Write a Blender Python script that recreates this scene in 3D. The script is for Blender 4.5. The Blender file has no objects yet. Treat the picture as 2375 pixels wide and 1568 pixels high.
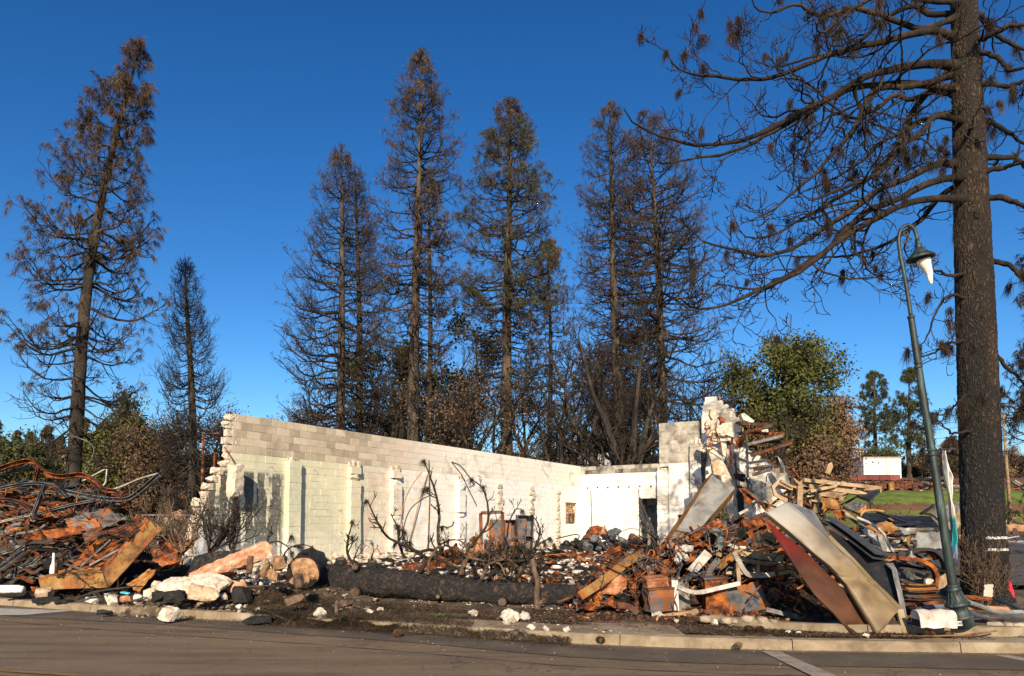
import bpy, bmesh, math, random
import numpy as np
from mathutils import Vector, Matrix, noise as mnoise

C = bpy.context.scene.collection
SC = bpy.context.scene
R = math.radians

# ------------------------------------------------------------------ camera
# measurements below were taken in a 2375 px wide picture of the place
FPX, CX, CY, HORIZON, EYE = 1715.0, 1187.5, 784.0, 1215.0, 1.65
PITCH = R(3.5)
PPY = HORIZON - FPX * math.tan(PITCH)          # row of the optical axis (rising-front lens)
cam_d = bpy.data.cameras.new('camera')
cam = bpy.data.objects.new('camera', cam_d)
C.objects.link(cam)
cam.location = (0, 0, EYE)
cam.rotation_euler = (math.pi / 2 + PITCH, 0, 0)
cam_d.sensor_width = 36
cam_d.lens = FPX / 2375 * 36
cam_d.shift_y = (PPY - CY) / 2375
cam_d.clip_start = .1
cam_d.clip_end = 5000
SC.camera = cam

# ------------------------------------------------------------------ sky, sun, exposure
SUN_EL = R(25)
LH = Vector((.045, .998)).normalized()          # horizontal heading of the light
world = bpy.data.worlds.new('World')
SC.world = world
world.use_nodes = True
wn = world.node_tree
for n in list(wn.nodes): wn.nodes.remove(n)
sky = wn.nodes.new('ShaderNodeTexSky')
sky.sky_type = 'NISHITA'
sky.sun_disc = False
sky.sun_elevation = SUN_EL
sky.sun_rotation = math.atan2(-LH.x, -LH.y)
sky.altitude = 300
sky.air_density = 1.0
sky.dust_density = 0.5
sky.ozone_density = 3.5
hsv = wn.nodes.new('ShaderNodeHueSaturation')
hsv.inputs['Saturation'].default_value = 1.26
gam = wn.nodes.new('ShaderNodeGamma')
gam.inputs['Gamma'].default_value = 1.22
bgn = wn.nodes.new('ShaderNodeBackground')
bgn.inputs['Strength'].default_value = 0.064
wo = wn.nodes.new('ShaderNodeOutputWorld')
wn.links.new(sky.outputs[0], hsv.inputs['Color'])
wn.links.new(hsv.outputs[0], gam.inputs[0])
wn.links.new(gam.outputs[0], bgn.inputs[0])
wn.links.new(bgn.outputs[0], wo.inputs[0])

sun_d = bpy.data.lights.new('sun', 'SUN')
sun_d.energy = 5.0
sun_d.angle = R(.5)
sun_d.color = (1.0, .84, .61)
sun = bpy.data.objects.new('sun', sun_d)
C.objects.link(sun)
sun.location = (5, -30, 30)
sun.rotation_euler = Vector((LH.x * math.cos(SUN_EL), LH.y * math.cos(SUN_EL), -math.sin(SUN_EL))).to_track_quat('-Z', 'Y').to_euler()
vs = SC.view_settings
vs.view_transform = 'Standard'
vs.look = 'None'
vs.exposure = 0.62
vs.gamma = 1
vs.use_curve_mapping = False

# ------------------------------------------------------------------ measuring helpers
_c, _s = math.cos(PITCH), math.sin(PITCH)
def P(px, py, Y):
    """point of the place seen at (px,py), at distance Y in front of the camera"""
    x = (px - CX) / FPX; y = (PPY - py) / FPX
    fy = _c - y * _s; fz = _s + y * _c
    return Vector((x / fy * Y, Y, EYE + fz / fy * Y))
def zoomer(ox, oy, s):
    a = .57983
    return lambda x, y, Y: P((ox + x / s) * a, (oy + y / s) * a, Y)
W1 = zoomer(0, 1700, 1.96); W2 = zoomer(700, 1600, 2.24); W3 = zoomer(1600, 1700, 1.96)
W4 = zoomer(2500, 1500, 2.24); W5 = zoomer(2300, 1900, 2.24); W6 = zoomer(3000, 1900, 1.9498)
W7 = zoomer(900, 2100, 2.159); W8 = zoomer(0, 2200, 1.979)
S4 = zoomer(2500, 0, 1.2062); S5 = zoomer(3300, 800, 1.3066); S6 = zoomer(3100, 1600, 2.3845)
S7 = zoomer(3600, 1700, 1.742); S8 = zoomer(2000, 2350, 1.979)

def sstep(a, b, x):
    t = np.clip((x - a) / (b - a), 0, 1)
    return t * t * (3 - 2 * t)
KERB = np.array([(-60, 30), (-16, 17.4), (-10.4, 15.1), (-7.4, 13.75), (-4.5, 12.65), (-1.5, 11.4), (.6, 10.45), (2.4, 9.98), (3.8, 9.72), (6.6, 9.5), (14, 9.1), (60, 7)], float)
def kerb_y(x): return np.interp(x, KERB[:, 0], KERB[:, 1])
def vnoise(x, y):
    """cheap smooth pseudo-noise, arrays in, about -1..1"""
    return (np.sin(x * 1.7 + 1.3 * np.sin(y * .9 + .4)) + np.sin(y * 2.1 + 1.7 * np.sin(x * 1.3 + 2.)) + np.sin((x + y) * 3.3 + np.sin(x * 2.7 - y * 1.9))) / 3
def gz(x, y):
    """height of the ground"""
    x = np.asarray(x, float); y = np.asarray(y, float)
    k = kerb_y(x)
    d = y - k
    lot = .13 + .40 * sstep(1.2, 9, d)
    u = x / np.maximum(y, 8)
    left = sstep(-.12, -.32, u); right = sstep(.28, .42, u)
    cen = 1 - left - right
    zl = .3 * sstep(24, 32, y) + 1.2 * sstep(32, 52, y) + 7.5 * sstep(55, 130, y)
    zr = .1 * sstep(20, 60, y) + 4.6 * sstep(66, 80, y) + 3.6 * sstep(82, 118, y)
    zc = .8 * sstep(38, 60, y) + 5 * sstep(60, 125, y)
    z = lot + left * zl + right * zr + cen * zc
    z = z - 14 * sstep(160, 600, y)
    bump = .05 * vnoise(x * .9, y * .9) + .025 * vnoise(x * 2.3 + 3, y * 2.3)
    z = z + bump * sstep(1.0, 3.0, d) * (1 + sstep(40, 90, y) * 3)
    return np.where(d < 0, -.02, z)
def G(x, y, dz=0.): return Vector((x, y, float(gz(x, y)) + dz))

# ------------------------------------------------------------------ mesh helpers
def npmesh(name, V, F4=None, F3=None, smooth=False):
    V = np.asarray(V, float).reshape(-1, 3)
    me = bpy.data.meshes.new(name)
    n4 = 0 if F4 is None else len(F4); n3 = 0 if F3 is None else len(F3)
    parts = []; starts = []; tot = []
    if n4: parts.append(np.asarray(F4, np.int32).reshape(-1)); tot.append(np.full(n4, 4, np.int32))
    if n3: parts.append(np.asarray(F3, np.int32).reshape(-1)); tot.append(np.full(n3, 3, np.int32))
    me.vertices.add(len(V)); me.vertices.foreach_set('co', V.astype(np.float32).reshape(-1))
    loops = np.concatenate(parts); tot = np.concatenate(tot)
    me.loops.add(len(loops)); me.loops.foreach_set('vertex_index', loops)
    me.polygons.add(len(tot))
    me.polygons.foreach_set('loop_start', np.concatenate([[0], np.cumsum(tot)[:-1]]).astype(np.int32))
    me.polygons.foreach_set('loop_total', tot)
    if smooth: me.polygons.foreach_set('use_smooth', np.ones(len(tot), bool))
    me.update(calc_edges=True)
    me.validate()
    return me

class MB:
    """collects shapes into one mesh (world coordinates)"""
    def __init__(s): s.v = []; s.f = []; s.n = 0
    def add(s, verts, faces):
        s.v.extend([tuple(v) for v in verts])
        s.f.extend([tuple(i + s.n for i in f) for f in faces])
        s.n += len(verts); return s
    def box(s, c, size, M=None):
        c = Vector(c); h = Vector(size) / 2
        vs = []
        for sx in (-1, 1):
            for sy in (-1, 1):
                for sz in (-1, 1):
                    v = Vector((sx * h.x, sy * h.y, sz * h.z))
                    vs.append(c + (M @ v if M else v))
        return s.add(vs, [(0, 1, 3, 2), (4, 6, 7, 5), (0, 4, 5, 1), (2, 3, 7, 6), (0, 2, 6, 4), (1, 5, 7, 3)])
    def tube(s, pts, rad, k=8, cap=True):
        pts = [Vector(p) for p in pts]; n = len(pts)
        if not hasattr(rad, '__len__'): rad = [rad] * n
        up = None; vs = []
        for i, p in enumerate(pts):
            t = (pts[min(i + 1, n - 1)] - pts[max(i - 1, 0)]).normalized()
            if up is None:
                up = Vector((0, 0, 1)) if abs(t.z) < .9 else Vector((1, 0, 0))
            a = t.cross(up).normalized(); b = a.cross(t).normalized(); up = b
            for j in range(k):
                an = 2 * math.pi * j / k
                vs.append(p + (a * math.cos(an) + b * math.sin(an)) * rad[i])
        fs = []
        for i in range(n - 1):
            for j in range(k):
                fs.append((i * k + j, i * k + (j + 1) % k, (i + 1) * k + (j + 1) % k, (i + 1) * k + j))
        if cap: fs.append(tuple(range(k))[::-1]); fs.append(tuple((n - 1) * k + j for j in range(k)))
        return s.add(vs, fs)
    def sweep(s, pts, prof, up=(0, 0, 1), twist=0.):
        """closed profile [(a,b)...] swept along pts"""
        pts = [Vector(p) for p in pts]; n = len(pts); k = len(prof); vs = []
        b = Vector(up)
        for i, p in enumerate(pts):
            t = (pts[min(i + 1, n - 1)] - pts[max(i - 1, 0)]).normalized()
            a = t.cross(b)
            if a.length < 1e-4: a = t.cross(Vector((1, 0, .1)))
            a.normalize(); b2 = a.cross(t).normalized(); b = b2
            q = Matrix.Rotation(twist * i / max(1, n - 1), 3, t)
            for (u, w) in prof: vs.append(p + q @ (a * u + b2 * w))
        fs = []
        for i in range(n - 1):
            for j in range(k): fs.append((i * k + j, i * k + (j + 1) % k, (i + 1) * k + (j + 1) % k, (i + 1) * k + j))
        fs.append(tuple(range(k))[::-1]); fs.append(tuple((n - 1) * k + j for j in range(k)))
        return s.add(vs, fs)
    def grid(s, f, nu, nv, th):
        """thick sheet; f(u,v) gives the point"""
        Q = [[Vector(f(i / nu, j / nv)) for j in range(nv + 1)] for i in range(nu + 1)]
        top = []; bot = []
        for i in range(nu + 1):
            for j in range(nv + 1):
                du = Q[min(i + 1, nu)][j] - Q[max(i - 1, 0)][j]; dv = Q[i][min(j + 1, nv)] - Q[i][max(j - 1, 0)]
                nn = du.cross(dv)
                nn = nn.normalized() if nn.length > 1e-9 else Vector((0, 0, 1))
                top.append(Q[i][j] + nn * th / 2); bot.append(Q[i][j] - nn * th / 2)
        w = nv + 1; N = (nu + 1) * w; fs = []
        for i in range(nu):
            for j in range(nv):
                a = i * w + j
                fs.append((a, a + w, a + w + 1, a + 1)); fs.append((N + a, N + a + 1, N + a + w + 1, N + a + w))
        for i in range(nu):
            a = i * w; fs.append((a, N + a, N + a + w, a + w)); a += nv; fs.append((a, a + w, N + a + w, N + a))
        for j in range(nv):
            a = j; fs.append((a, a + 1, N + a + 1, N + a)); a = nu * w + j; fs.append((a, N + a, N + a + 1, a + 1))
        return s.add(top + bot, fs)
    def lathe(s, prof, c, k=16, M=None):
        c = Vector(c); vs = []
        for (r, z) in prof:
            for j in range(k):
                a = 2 * math.pi * j / k; v = Vector((r * math.cos(a), r * math.sin(a), z))
                vs.append(c + (M @ v if M else v))
        fs = []
        for i in range(len(prof) - 1):
            for j in range(k): fs.append((i * k + j, i * k + (j + 1) % k, (i + 1) * k + (j + 1) % k, (i + 1) * k + j))
        fs.append(tuple(range(k))[::-1]); fs.append(tuple((len(prof) - 1) * k + j for j in range(k)))
        return s.add(vs, fs)
    def mesh(s, name, off=(0, 0, 0), smooth=False):
        me = bpy.data.meshes.new(name); o = Vector(off)
        me.from_pydata([(v[0] - o.x, v[1] - o.y, v[2] - o.z) for v in s.v], [], s.f)
        bm = bmesh.new(); bm.from_mesh(me); bmesh.ops.recalc_face_normals(bm, faces=bm.faces); bm.to_mesh(me); bm.free()
        if smooth: me.polygons.foreach_set('use_smooth', [True] * len(me.polygons))
        me.update(); return me
    def build(s, name, m, parent=None, smooth=False):
        if parent is None:
            xs = [v[0] for v in s.v]; ys = [v[1] for v in s.v]; zs = [v[2] for v in s.v]
            off = Vector(((min(xs) + max(xs)) / 2, (min(ys) + max(ys)) / 2, min(zs)))
        else: off = worigin(parent)
        return link(name, s.mesh(name, off, smooth), m, parent, off if parent is None else (0, 0, 0))
def worigin(o):
    v = Vector((0, 0, 0))
    while o: v += o.location; o = o.parent
    return v
def link(name, me, m, parent=None, loc=(0, 0, 0)):
    if m is not None and not me.materials: me.materials.append(m)
    o = bpy.data.objects.new(name, me); C.objects.link(o); o.location = loc
    if parent is not None: o.parent = parent
    return o
def npobj(name, V, F4, F3, m, parent=None, smooth=False):
    V = np.asarray(V, float).reshape(-1, 3)
    if parent is None:
        off = np.array([(V[:, 0].min() + V[:, 0].max()) / 2, (V[:, 1].min() + V[:, 1].max()) / 2, V[:, 2].min()])
        loc = tuple(off)
    else: off = np.array(worigin(parent)); loc = (0, 0, 0)
    return link(name, npmesh(name, V - off, F4, F3, smooth), m, parent, loc)
def empty(name, loc, rz=0.):
    o = bpy.data.objects.new(name, None); C.objects.link(o); o.location = loc; o.rotation_euler = (0, 0, rz)
    o.empty_display_size = .2
    return o
def tag(o, label=None, cat=None, group=None, kind=None):
    if label: o['label'] = label
    if cat: o['category'] = cat
    if group: o['group'] = group
    if kind: o['kind'] = kind
    return o
def stuff(o, label, cat=None): return tag(o, label, cat, None, 'stuff')
def struct(o, label=None): return tag(o, label, None, None, 'structure')

# vectorised tubes and branching
def tubes(Pn, Rn, k=4):
    B, n, _ = Pn.shape
    T = np.gradient(Pn, axis=1); T /= np.linalg.norm(T, axis=2, keepdims=True) + 1e-9
    ref = np.where(np.abs(T[:, :1, 2:3]) > .85, np.array([1., .13, 0]), np.array([0, .1, 1.]))
    A = np.cross(T, np.broadcast_to(ref, T.shape)); A /= np.linalg.norm(A, axis=2, keepdims=True) + 1e-9
    Bv = np.cross(A, T)
    an = np.arange(k) * 2 * np.pi / k
    V = Pn[:, :, None, :] + Rn[:, :, None, None] * (A[:, :, None, :] * np.cos(an)[None, None, :, None] + Bv[:, :, None, :] * np.sin(an)[None, None, :, None])
    idx = np.arange(B * n * k).reshape(B, n, k)
    a = idx[:, :-1, :]; b = np.roll(idx, -1, axis=2)[:, :-1, :]; c = np.roll(idx, -1, axis=2)[:, 1:, :]; d = idx[:, 1:, :]
    return V.reshape(-1, 3), np.stack([a, b, c, d], -1).reshape(-1, 4)
def join(parts):
    vs = []; fs = []; n = 0
    for v, f in parts: vs.append(v); fs.append(f + n); n += len(v)
    return np.concatenate(vs), np.concatenate(fs)
def unit(a): return a / (np.linalg.norm(a, axis=-1, keepdims=True) + 1e-9)
def spawn(rng, Pn, Rn, m, u=(.2, 1.), ang=(.6, 1.2), L=None, flat=.6, up=.3, wob=.25, n2=6, rs=.55, rend=.25, grav=0.):
    """m children per parent polyline; L: function (u, parent length)->length"""
    B, n, _ = Pn.shape
    U = np.sort(rng.uniform(u[0], u[1], (B, m)), axis=1)
    fi = U * (n - 1); i0 = np.clip(fi.astype(int), 0, n - 2); fr = (fi - i0)[..., None]
    bi = np.arange(B)[:, None]
    st = Pn[bi, i0] * (1 - fr) + Pn[bi, i0 + 1] * fr
    tg = unit(Pn[bi, i0 + 1] - Pn[bi, i0])
    r0 = (Rn[bi, i0] * (1 - fr[..., 0]) + Rn[bi, i0 + 1] * fr[..., 0])
    plen = np.linalg.norm(np.diff(Pn, axis=1), axis=2).sum(1)[:, None]
    Ln = L(U, plen) * rng.uniform(.7, 1.25, (B, m))
    pr = rng.normal(size=(B, m, 3)); pr[..., 2] *= flat
    pr = unit(pr - (pr * tg).sum(-1, keepdims=True) * tg)
    a = rng.uniform(ang[0], ang[1], (B, m, 1))
    d = unit(np.cos(a) * tg + np.sin(a) * pr)
    pts = [st]; cur = st
    seg = (Ln / (n2 - 1))[..., None]
    w = rng.normal(size=(B, m, 3)) * wob
    for j in range(1, n2):
        t = j / (n2 - 1)
        d = unit(d + np.array([0, 0, 1.]) * (up * t * 2 - grav * (1 - t)) / (n2 - 1) * 1.6 + w / (n2 - 1) + rng.normal(size=(B, m, 3)) * wob * .35)
        cur = cur + d * seg; pts.append(cur)
    P2 = np.stack(pts, 2).reshape(B * m, n2, 3)
    rr = (np.minimum(r0 * rs, Ln * .05 + .004)).reshape(-1, 1)
    R2 = rr * np.linspace(1, rend, n2)[None, :]
    return P2, R2
def tufts(rng, Cn, D, size, n, w, droop=.8, spread=.7):
    """bunches of needles at Cn pointing along D and hanging"""
    m = len(Cn)
    d = unit(D[:, None, :] * .6 + rng.normal(size=(m, n, 3)) * spread + np.array([0, 0, -1.]) * droop)
    ln = size * rng.uniform(.6, 1.15, (m, n, 1))
    if np.ndim(size): ln = np.asarray(size)[:, None, None] * rng.uniform(.6, 1.15, (m, n, 1))
    st = Cn[:, None, :] + rng.normal(size=(m, n, 3)) * (np.mean(size) * .12)
    mid = np.cross(d, unit(rng.normal(size=(m, n, 3)))); mid = unit(mid) * w
    a = st - mid; b = st + mid; c = st + d * ln + np.array([0, 0, -1.]) * ln * .25
    V = np.stack([a, b, c], 2).reshape(-1, 3)
    return V, np.arange(len(V)).reshape(-1, 3)
def leaves(rng, Cn, spread, n, size):
    m = len(Cn)
    c = Cn[:, None, :] + rng.normal(size=(m, n, 3)) * spread
    a = unit(rng.normal(size=(m, n, 3))); b = unit(np.cross(a, rng.normal(size=(m, n, 3))))
    s = size * rng.uniform(.6, 1.3, (m, n, 1))
    V = np.stack([c - a * s, c + b * s * .55, c + a * s, c - b * s * .55], 2).reshape(-1, 3)
    return V, np.arange(len(V)).reshape(-1, 4)
# ------------------------------------------------------------------ materials
def newmat(name):
    m = bpy.data.materials.new(name); m.use_nodes = True
    nt = m.node_tree; b = nt.nodes['Principled BSDF']
    b.inputs['Specular IOR Level'].default_value = .3
    return m, nt, b
def nd(nt, t, **kw):
    n = nt.nodes.new(t)
    for k, v in kw.items(): setattr(n, k, v)
    return n
def ramp(nt, fac, cols):
    r = nd(nt, 'ShaderNodeValToRGB'); e = r.color_ramp.elements
    while len(e) > 1: e.remove(e[-1])
    e[0].position = cols[0][0]; e[0].color = (*cols[0][1], 1)
    for p, c in cols[1:]:
        x = e.new(p); x.color = (*c, 1)
    nt.links.new(fac, r.inputs[0]); return r.outputs[0]
def noise_(nt, vec, scale, detail=6, rough=.6, dist=0.):
    n = nd(nt, 'ShaderNodeTexNoise'); n.inputs['Scale'].default_value = scale; n.inputs['Detail'].default_value = detail
    n.inputs['Roughness'].default_value = rough; n.inputs['Distortion'].default_value = dist
    nt.links.new(vec, n.inputs['Vector']); return n.outputs['Fac']
def mixc(nt, fac, a, b, bt='MIX'):
    m = nd(nt, 'ShaderNodeMix', data_type='RGBA', blend_type=bt)
    for sock, val in ((m.inputs[0], fac), (m.inputs[6], a), (m.inputs[7], b)):
        if isinstance(val, (int, float)): sock.default_value = val
        elif isinstance(val, tuple): sock.default_value = (*val, 1)
        else: nt.links.new(val, sock)
    return m.outputs[2]
def math_(nt, op, a, b=0., c=None, clamp=False):
    m = nd(nt, 'ShaderNodeMath', operation=op, use_clamp=clamp)
    for i, v in enumerate((a, b, c)):
        if v is None: continue
        if isinstance(v, (int, float)): m.inputs[i].default_value = v
        else: nt.links.new(v, m.inputs[i])
    return m.outputs[0]
def bump_(nt, b, h, strength, dist=.02):
    n = nd(nt, 'ShaderNodeBump'); n.inputs['Strength'].default_value = strength; n.inputs['Distance'].default_value = dist
    nt.links.new(h, n.inputs['Height']); nt.links.new(n.outputs[0], b.inputs['Normal'])
def ocoord(nt, stretch=(1, 1, 1), world=False):
    if world:
        src = nd(nt, 'ShaderNodeNewGeometry').outputs['Position']
    else: src = nd(nt, 'ShaderNodeTexCoord').outputs['Object']
    oi = nd(nt, 'ShaderNodeObjectInfo')
    mp = nd(nt, 'ShaderNodeMapping'); mp.inputs['Scale'].default_value = stretch
    nt.links.new(src, mp.inputs['Vector'])
    if world: return mp.outputs[0], oi.outputs['Random']
    ad = nd(nt, 'ShaderNodeVectorMath', operation='ADD'); sc = nd(nt, 'ShaderNodeVectorMath', operation='SCALE')
    sc.inputs[0].default_value = (37, 91, 53); nt.links.new(oi.outputs['Random'], sc.inputs['Scale'])
    nt.links.new(mp.outputs[0], ad.inputs[0]); nt.links.new(sc.outputs[0], ad.inputs[1])
    return ad.outputs[0], oi.outputs['Random']
def mat(name, cols, scale=4., rough=.85, bump=.4, bscale=25., metal=0., rnd=.25, stretch=(1, 1, 1), patch=None, pscale=3., plim=(.5, .58), dist=.3, bdist=.02, island=0., spec=.3, world=False):
    m, nt, b = newmat(name)
    v, rd = ocoord(nt, stretch, world)
    f = noise_(nt, v, scale, 8, .65, dist)
    col = ramp(nt, f, cols)
    if patch:
        pf = noise_(nt, v, pscale, 7, .7, .6)
        mk = ramp(nt, pf, [(plim[0], (0, 0, 0)), (plim[1], (1, 1, 1))])
        col = mixc(nt, mk, col, patch)
    val = math_(nt, 'MULTIPLY_ADD', rd, 2 * rnd, 1 - rnd)
    if island:
        ri = nd(nt, 'ShaderNodeNewGeometry').outputs['Random Per Island']
        val = math_(nt, 'MULTIPLY', val, math_(nt, 'MULTIPLY_ADD', ri, 2 * island, 1 - island))
    h = nd(nt, 'ShaderNodeHueSaturation'); nt.links.new(col, h.inputs['Color']); nt.links.new(val, h.inputs['Value'])
    nt.links.new(h.outputs[0], b.inputs['Base Color'])
    b.inputs['Roughness'].default_value = rough; b.inputs['Metallic'].default_value = metal
    b.inputs['Specular IOR Level'].default_value = spec
    if bump:
        bump_(nt, b, noise_(nt, v, bscale, 6, .7), bump, bdist)
    return m
RUST = [(.37, (.02, .009, .007)), (.46, (.085, .026, .010)), (.54, (.22, .06, .014)), (.62, (.36, .108, .021)), (.78, (.45, .19, .055))]
M_rust = mat('rust', RUST, 5, .9, .5, 40, patch=(.09, .085, .085), pscale=2.5, plim=(.57, .66))
M_rustdark = mat('rust_dark', [(.3, (.018, .012, .01)), (.45, (.06, .025, .014)), (.6, (.16, .055, .018)), (.72, (.30, .10, .025))], 4, .85, .5, 40, patch=(.07, .075, .085), pscale=2, plim=(.52, .62))
M_rustpink = mat('rust_pink', [(.3, (.10, .035, .015)), (.45, (.33, .12, .05)), (.6, (.50, .24, .12)), (.75, (.60, .38, .24))], 5, .9, .5, 30)
M_rustblue = mat('rust_blue', [(.36, (.05, .05, .06)), (.48, (.13, .13, .14)), (.54, (.26, .09, .03)), (.68, (.38, .13, .03))], 3, .7, .4, 40, metal=.15)
M_rusttan = mat('rust_tan', [(.34, (.035, .02, .012)), (.43, (.14, .065, .02)), (.54, (.29, .15, .045)), (.66, (.35, .21, .075)), (.76, (.38, .27, .13))], 2.6, .75, .4, 30, patch=(.30, .085, .016), pscale=2.2, plim=(.52, .64))
M_steel = mat('burnt_steel', [(.3, (.03, .032, .036)), (.5, (.10, .105, .11)), (.66, (.22, .22, .22)), (.8, (.34, .32, .29))], 5, .55, .3, 30, metal=.35, patch=(.22, .085, .03), pscale=3, plim=(.58, .68))
M_lightsteel = mat('pale_steel', [(.3, (.12, .11, .10)), (.5, (.30, .28, .255)), (.7, (.50, .46, .40))], 5, .5, .3, 30, metal=.3, patch=(.25, .14, .07), pscale=3, plim=(.6, .7))
M_galv = mat('heat_stained_galvanised', [(.32, (.07, .065, .06)), (.45, (.22, .21, .195)), (.58, (.33, .32, .295)), (.72, (.30, .23, .14))], 2.2, .42, .25, 14, metal=.4, patch=(.28, .14, .045), pscale=1.3, plim=(.56, .7), dist=.6)
M_tanmetal = mat('heat_stained_tan_sheet', [(.32, (.14, .09, .04)), (.46, (.29, .20, .09)), (.58, (.38, .29, .15)), (.72, (.46, .41, .32))], 1.5, .42, .15, 12, metal=.35, dist=.5, rnd=.08)
def zfade(name, lo, hi, z0, z1, nscale=2.5, **kw):
    """enamel that was burnt to another colour up to some height"""
    m, nt, b = newmat(name); pos = nd(nt, 'ShaderNodeNewGeometry').outputs['Position']; sep = nd(nt, 'ShaderNodeSeparateXYZ'); nt.links.new(pos, sep.inputs[0])
    n1 = noise_(nt, pos, nscale, 7, .65, .5); n2 = noise_(nt, pos, 1.5, 4, .5, .4)
    f = math_(nt, 'ADD', math_(nt, 'DIVIDE', math_(nt, 'SUBTRACT', sep.outputs[2], z0), z1 - z0), math_(nt, 'MULTIPLY_ADD', n1, .9, -.45))
    col = mixc(nt, ramp(nt, f, [(0, (0, 0, 0)), (1, (1, 1, 1))]), ramp(nt, n2, lo), ramp(nt, n2, hi))
    nt.links.new(col, b.inputs['Base Color']); b.inputs['Roughness'].default_value = kw.get('rough', .42); b.inputs['Metallic'].default_value = kw.get('metal', 0.)
    bump_(nt, b, n1, .15, .03); return m
M_red = zfade('burnt_red_enamel', [(.35, (.035, .016, .010)), (.5, (.062, .026, .014)), (.65, (.10, .045, .022))], [(.35, (.12, .014, .013)), (.65, (.2, .016, .016))], .9, 1.6)
M_trough = zfade('burnt_trough_sheet', [(.36, (.10, .066, .034)), (.47, (.16, .11, .058)), (.56, (.22, .16, .09)), (.68, (.14, .085, .04))], [(.3, (.19, .175, .15)), (.5, (.29, .275, .25)), (.7, (.42, .41, .39))], .95, 1.9, 1.6, metal=.0, rough=.5)
M_blackmetal = mat('black_enamel', [(.35, (.008, .008, .009)), (.6, (.025, .025, .028)), (.75, (.06, .06, .062))], 4, .4, .2, 30, spec=.5)
M_char = mat('charcoal', [(.32, (.006, .006, .006)), (.46, (.016, .014, .013)), (.56, (.032, .027, .022)), (.69, (.11, .085, .065))], 16, .6, 1., 30, bdist=.06, patch=(.15, .085, .055), pscale=6, plim=(.57, .66), spec=.5)
M_charstick = mat('charred_branch', [(.35, (.012, .010, .008)), (.55, (.035, .026, .019)), (.75, (.085, .06, .042))], 8, .9, .6, 40, rnd=.3)
M_brownstick = mat('singed_brown_branch', [(.35, (.05, .032, .02)), (.55, (.13, .085, .055)), (.75, (.22, .15, .10))], 8, .9, .6, 40, stretch=(1, 1, .5))
M_needle = mat('singed_needles', [(.35, (.035, .022, .013)), (.55, (.08, .05, .026)), (.7, (.15, .095, .046))], 1.2, .8, 0, rnd=.2, island=.35, world=True)
M_needle_dark = mat('burnt_needles', [(.35, (.012, .008, .006)), (.55, (.03, .02, .012)), (.7, (.075, .048, .025))], 1.5, .8, 0, rnd=.2, island=.4)
M_needle_far = mat('rust_brown_needles', [(.35, (.034, .024, .017)), (.55, (.068, .047, .031)), (.7, (.14, .098, .06))], .5, .85, 0, rnd=.2, island=.35)
M_needle_green = mat('dull_green_needles', [(.35, (.03, .035, .012)), (.55, (.055, .06, .02)), (.7, (.09, .085, .03))], .5, .85, 0, rnd=.2, island=.35)
M_leaf_green = mat('green_leaves', [(.38, (.035, .036, .010)), (.5, (.06, .066, .013)), (.62, (.105, .11, .02)), (.72, (.15, .14, .03))], .4, .7, 0, rnd=.2, island=.4)
M_leaf_brown = mat('scorched_leaves', [(.38, (.07, .043, .026)), (.5, (.13, .08, .046)), (.62, (.19, .12, .07))], .4, .85, 0, rnd=.25, island=.4)
M_bark = mat('scorched_bark', [(.3, (.014, .012, .010)), (.48, (.048, .037, .029)), (.62, (.10, .075, .057)), (.75, (.17, .13, .10))], 3, .95, .8, 14, stretch=(1, 1, .3), bdist=.05)
M_barkdark = mat('burnt_bark', [(.3, (.008, .007, .006)), (.48, (.03, .025, .02)), (.62, (.07, .055, .043)), (.75, (.12, .09, .07))], 3, .95, .8, 14, stretch=(1, 1, .3), bdist=.05)
M_twig = mat('burnt_twigs', [(.35, (.012, .009, .008)), (.55, (.034, .026, .021)), (.72, (.08, .06, .046))], 1, .95, 0, rnd=.2, island=.3)
M_cream = mat('broken_concrete', [(.3, (.26, .19, .13)), (.46, (.52, .43, .33)), (.6, (.68, .60, .49)), (.78, (.82, .76, .67))], 7, .95, .9, 30, rnd=.12)
M_pinkstone = mat('pink_stained_concrete', [(.3, (.26, .11, .05)), (.46, (.47, .22, .12)), (.58, (.58, .35, .22)), (.7, (.76, .63, .49))], 6, .95, .9, 34, rnd=.1)
M_tanstone = mat('tan_concrete', [(.3, (.28, .18, .10)), (.5, (.50, .36, .24)), (.68, (.66, .54, .42))], 6, .95, .9, 34, rnd=.15)
M_white = mat('white_rubble', [(.3, (.26, .21, .16)), (.45, (.44, .38, .31)), (.58, (.60, .545, .47)), (.75, (.74, .70, .63))], 9, .9, .5, 30, rnd=.1, island=.12)
M_asphchunk = mat('asphalt_lump', [(.3, (.006, .006, .006)), (.6, (.028, .026, .025)), (.75, (.07, .06, .055))], 10, .9, .9, 40)
M_cobble = mat('river_stone', [(.3, (.22, .16, .11)), (.6, (.38, .30, .22))], 4, .8, .3, 30)
M_timber = mat('raw_timber', [(.3, (.13, .08, .042)), (.5, (.30, .205, .12)), (.7, (.46, .35, .235))], 4, .85, .4, 30, stretch=(1, 1, 1))
M_darkwood = mat('charred_plank', [(.3, (.012, .010, .009)), (.5, (.04, .03, .022)), (.7, (.13, .085, .05))], 4, .9, .5, 30)
M_cutwood = mat('cut_log_face', [(.3, (.05, .028, .015)), (.44, (.19, .10, .05)), (.58, (.34, .20, .105)), (.75, (.43, .29, .17))], 9, .85, .5, 26)
M_lamp = mat('verdigris_iron', [(.34, (.006, .010, .011)), (.5, (.018, .030, .031)), (.62, (.045, .07, .068)), (.76, (.15, .2, .18))], 6, .5, .3, 30, stretch=(2, 2, .3), rnd=.05, spec=.5)
M_whiteplain = mat('white_enamel', [(.3, (.7, .68, .64)), (.7, (.85, .84, .82))], 4, .45, .1, 20, rnd=.03)
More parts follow.
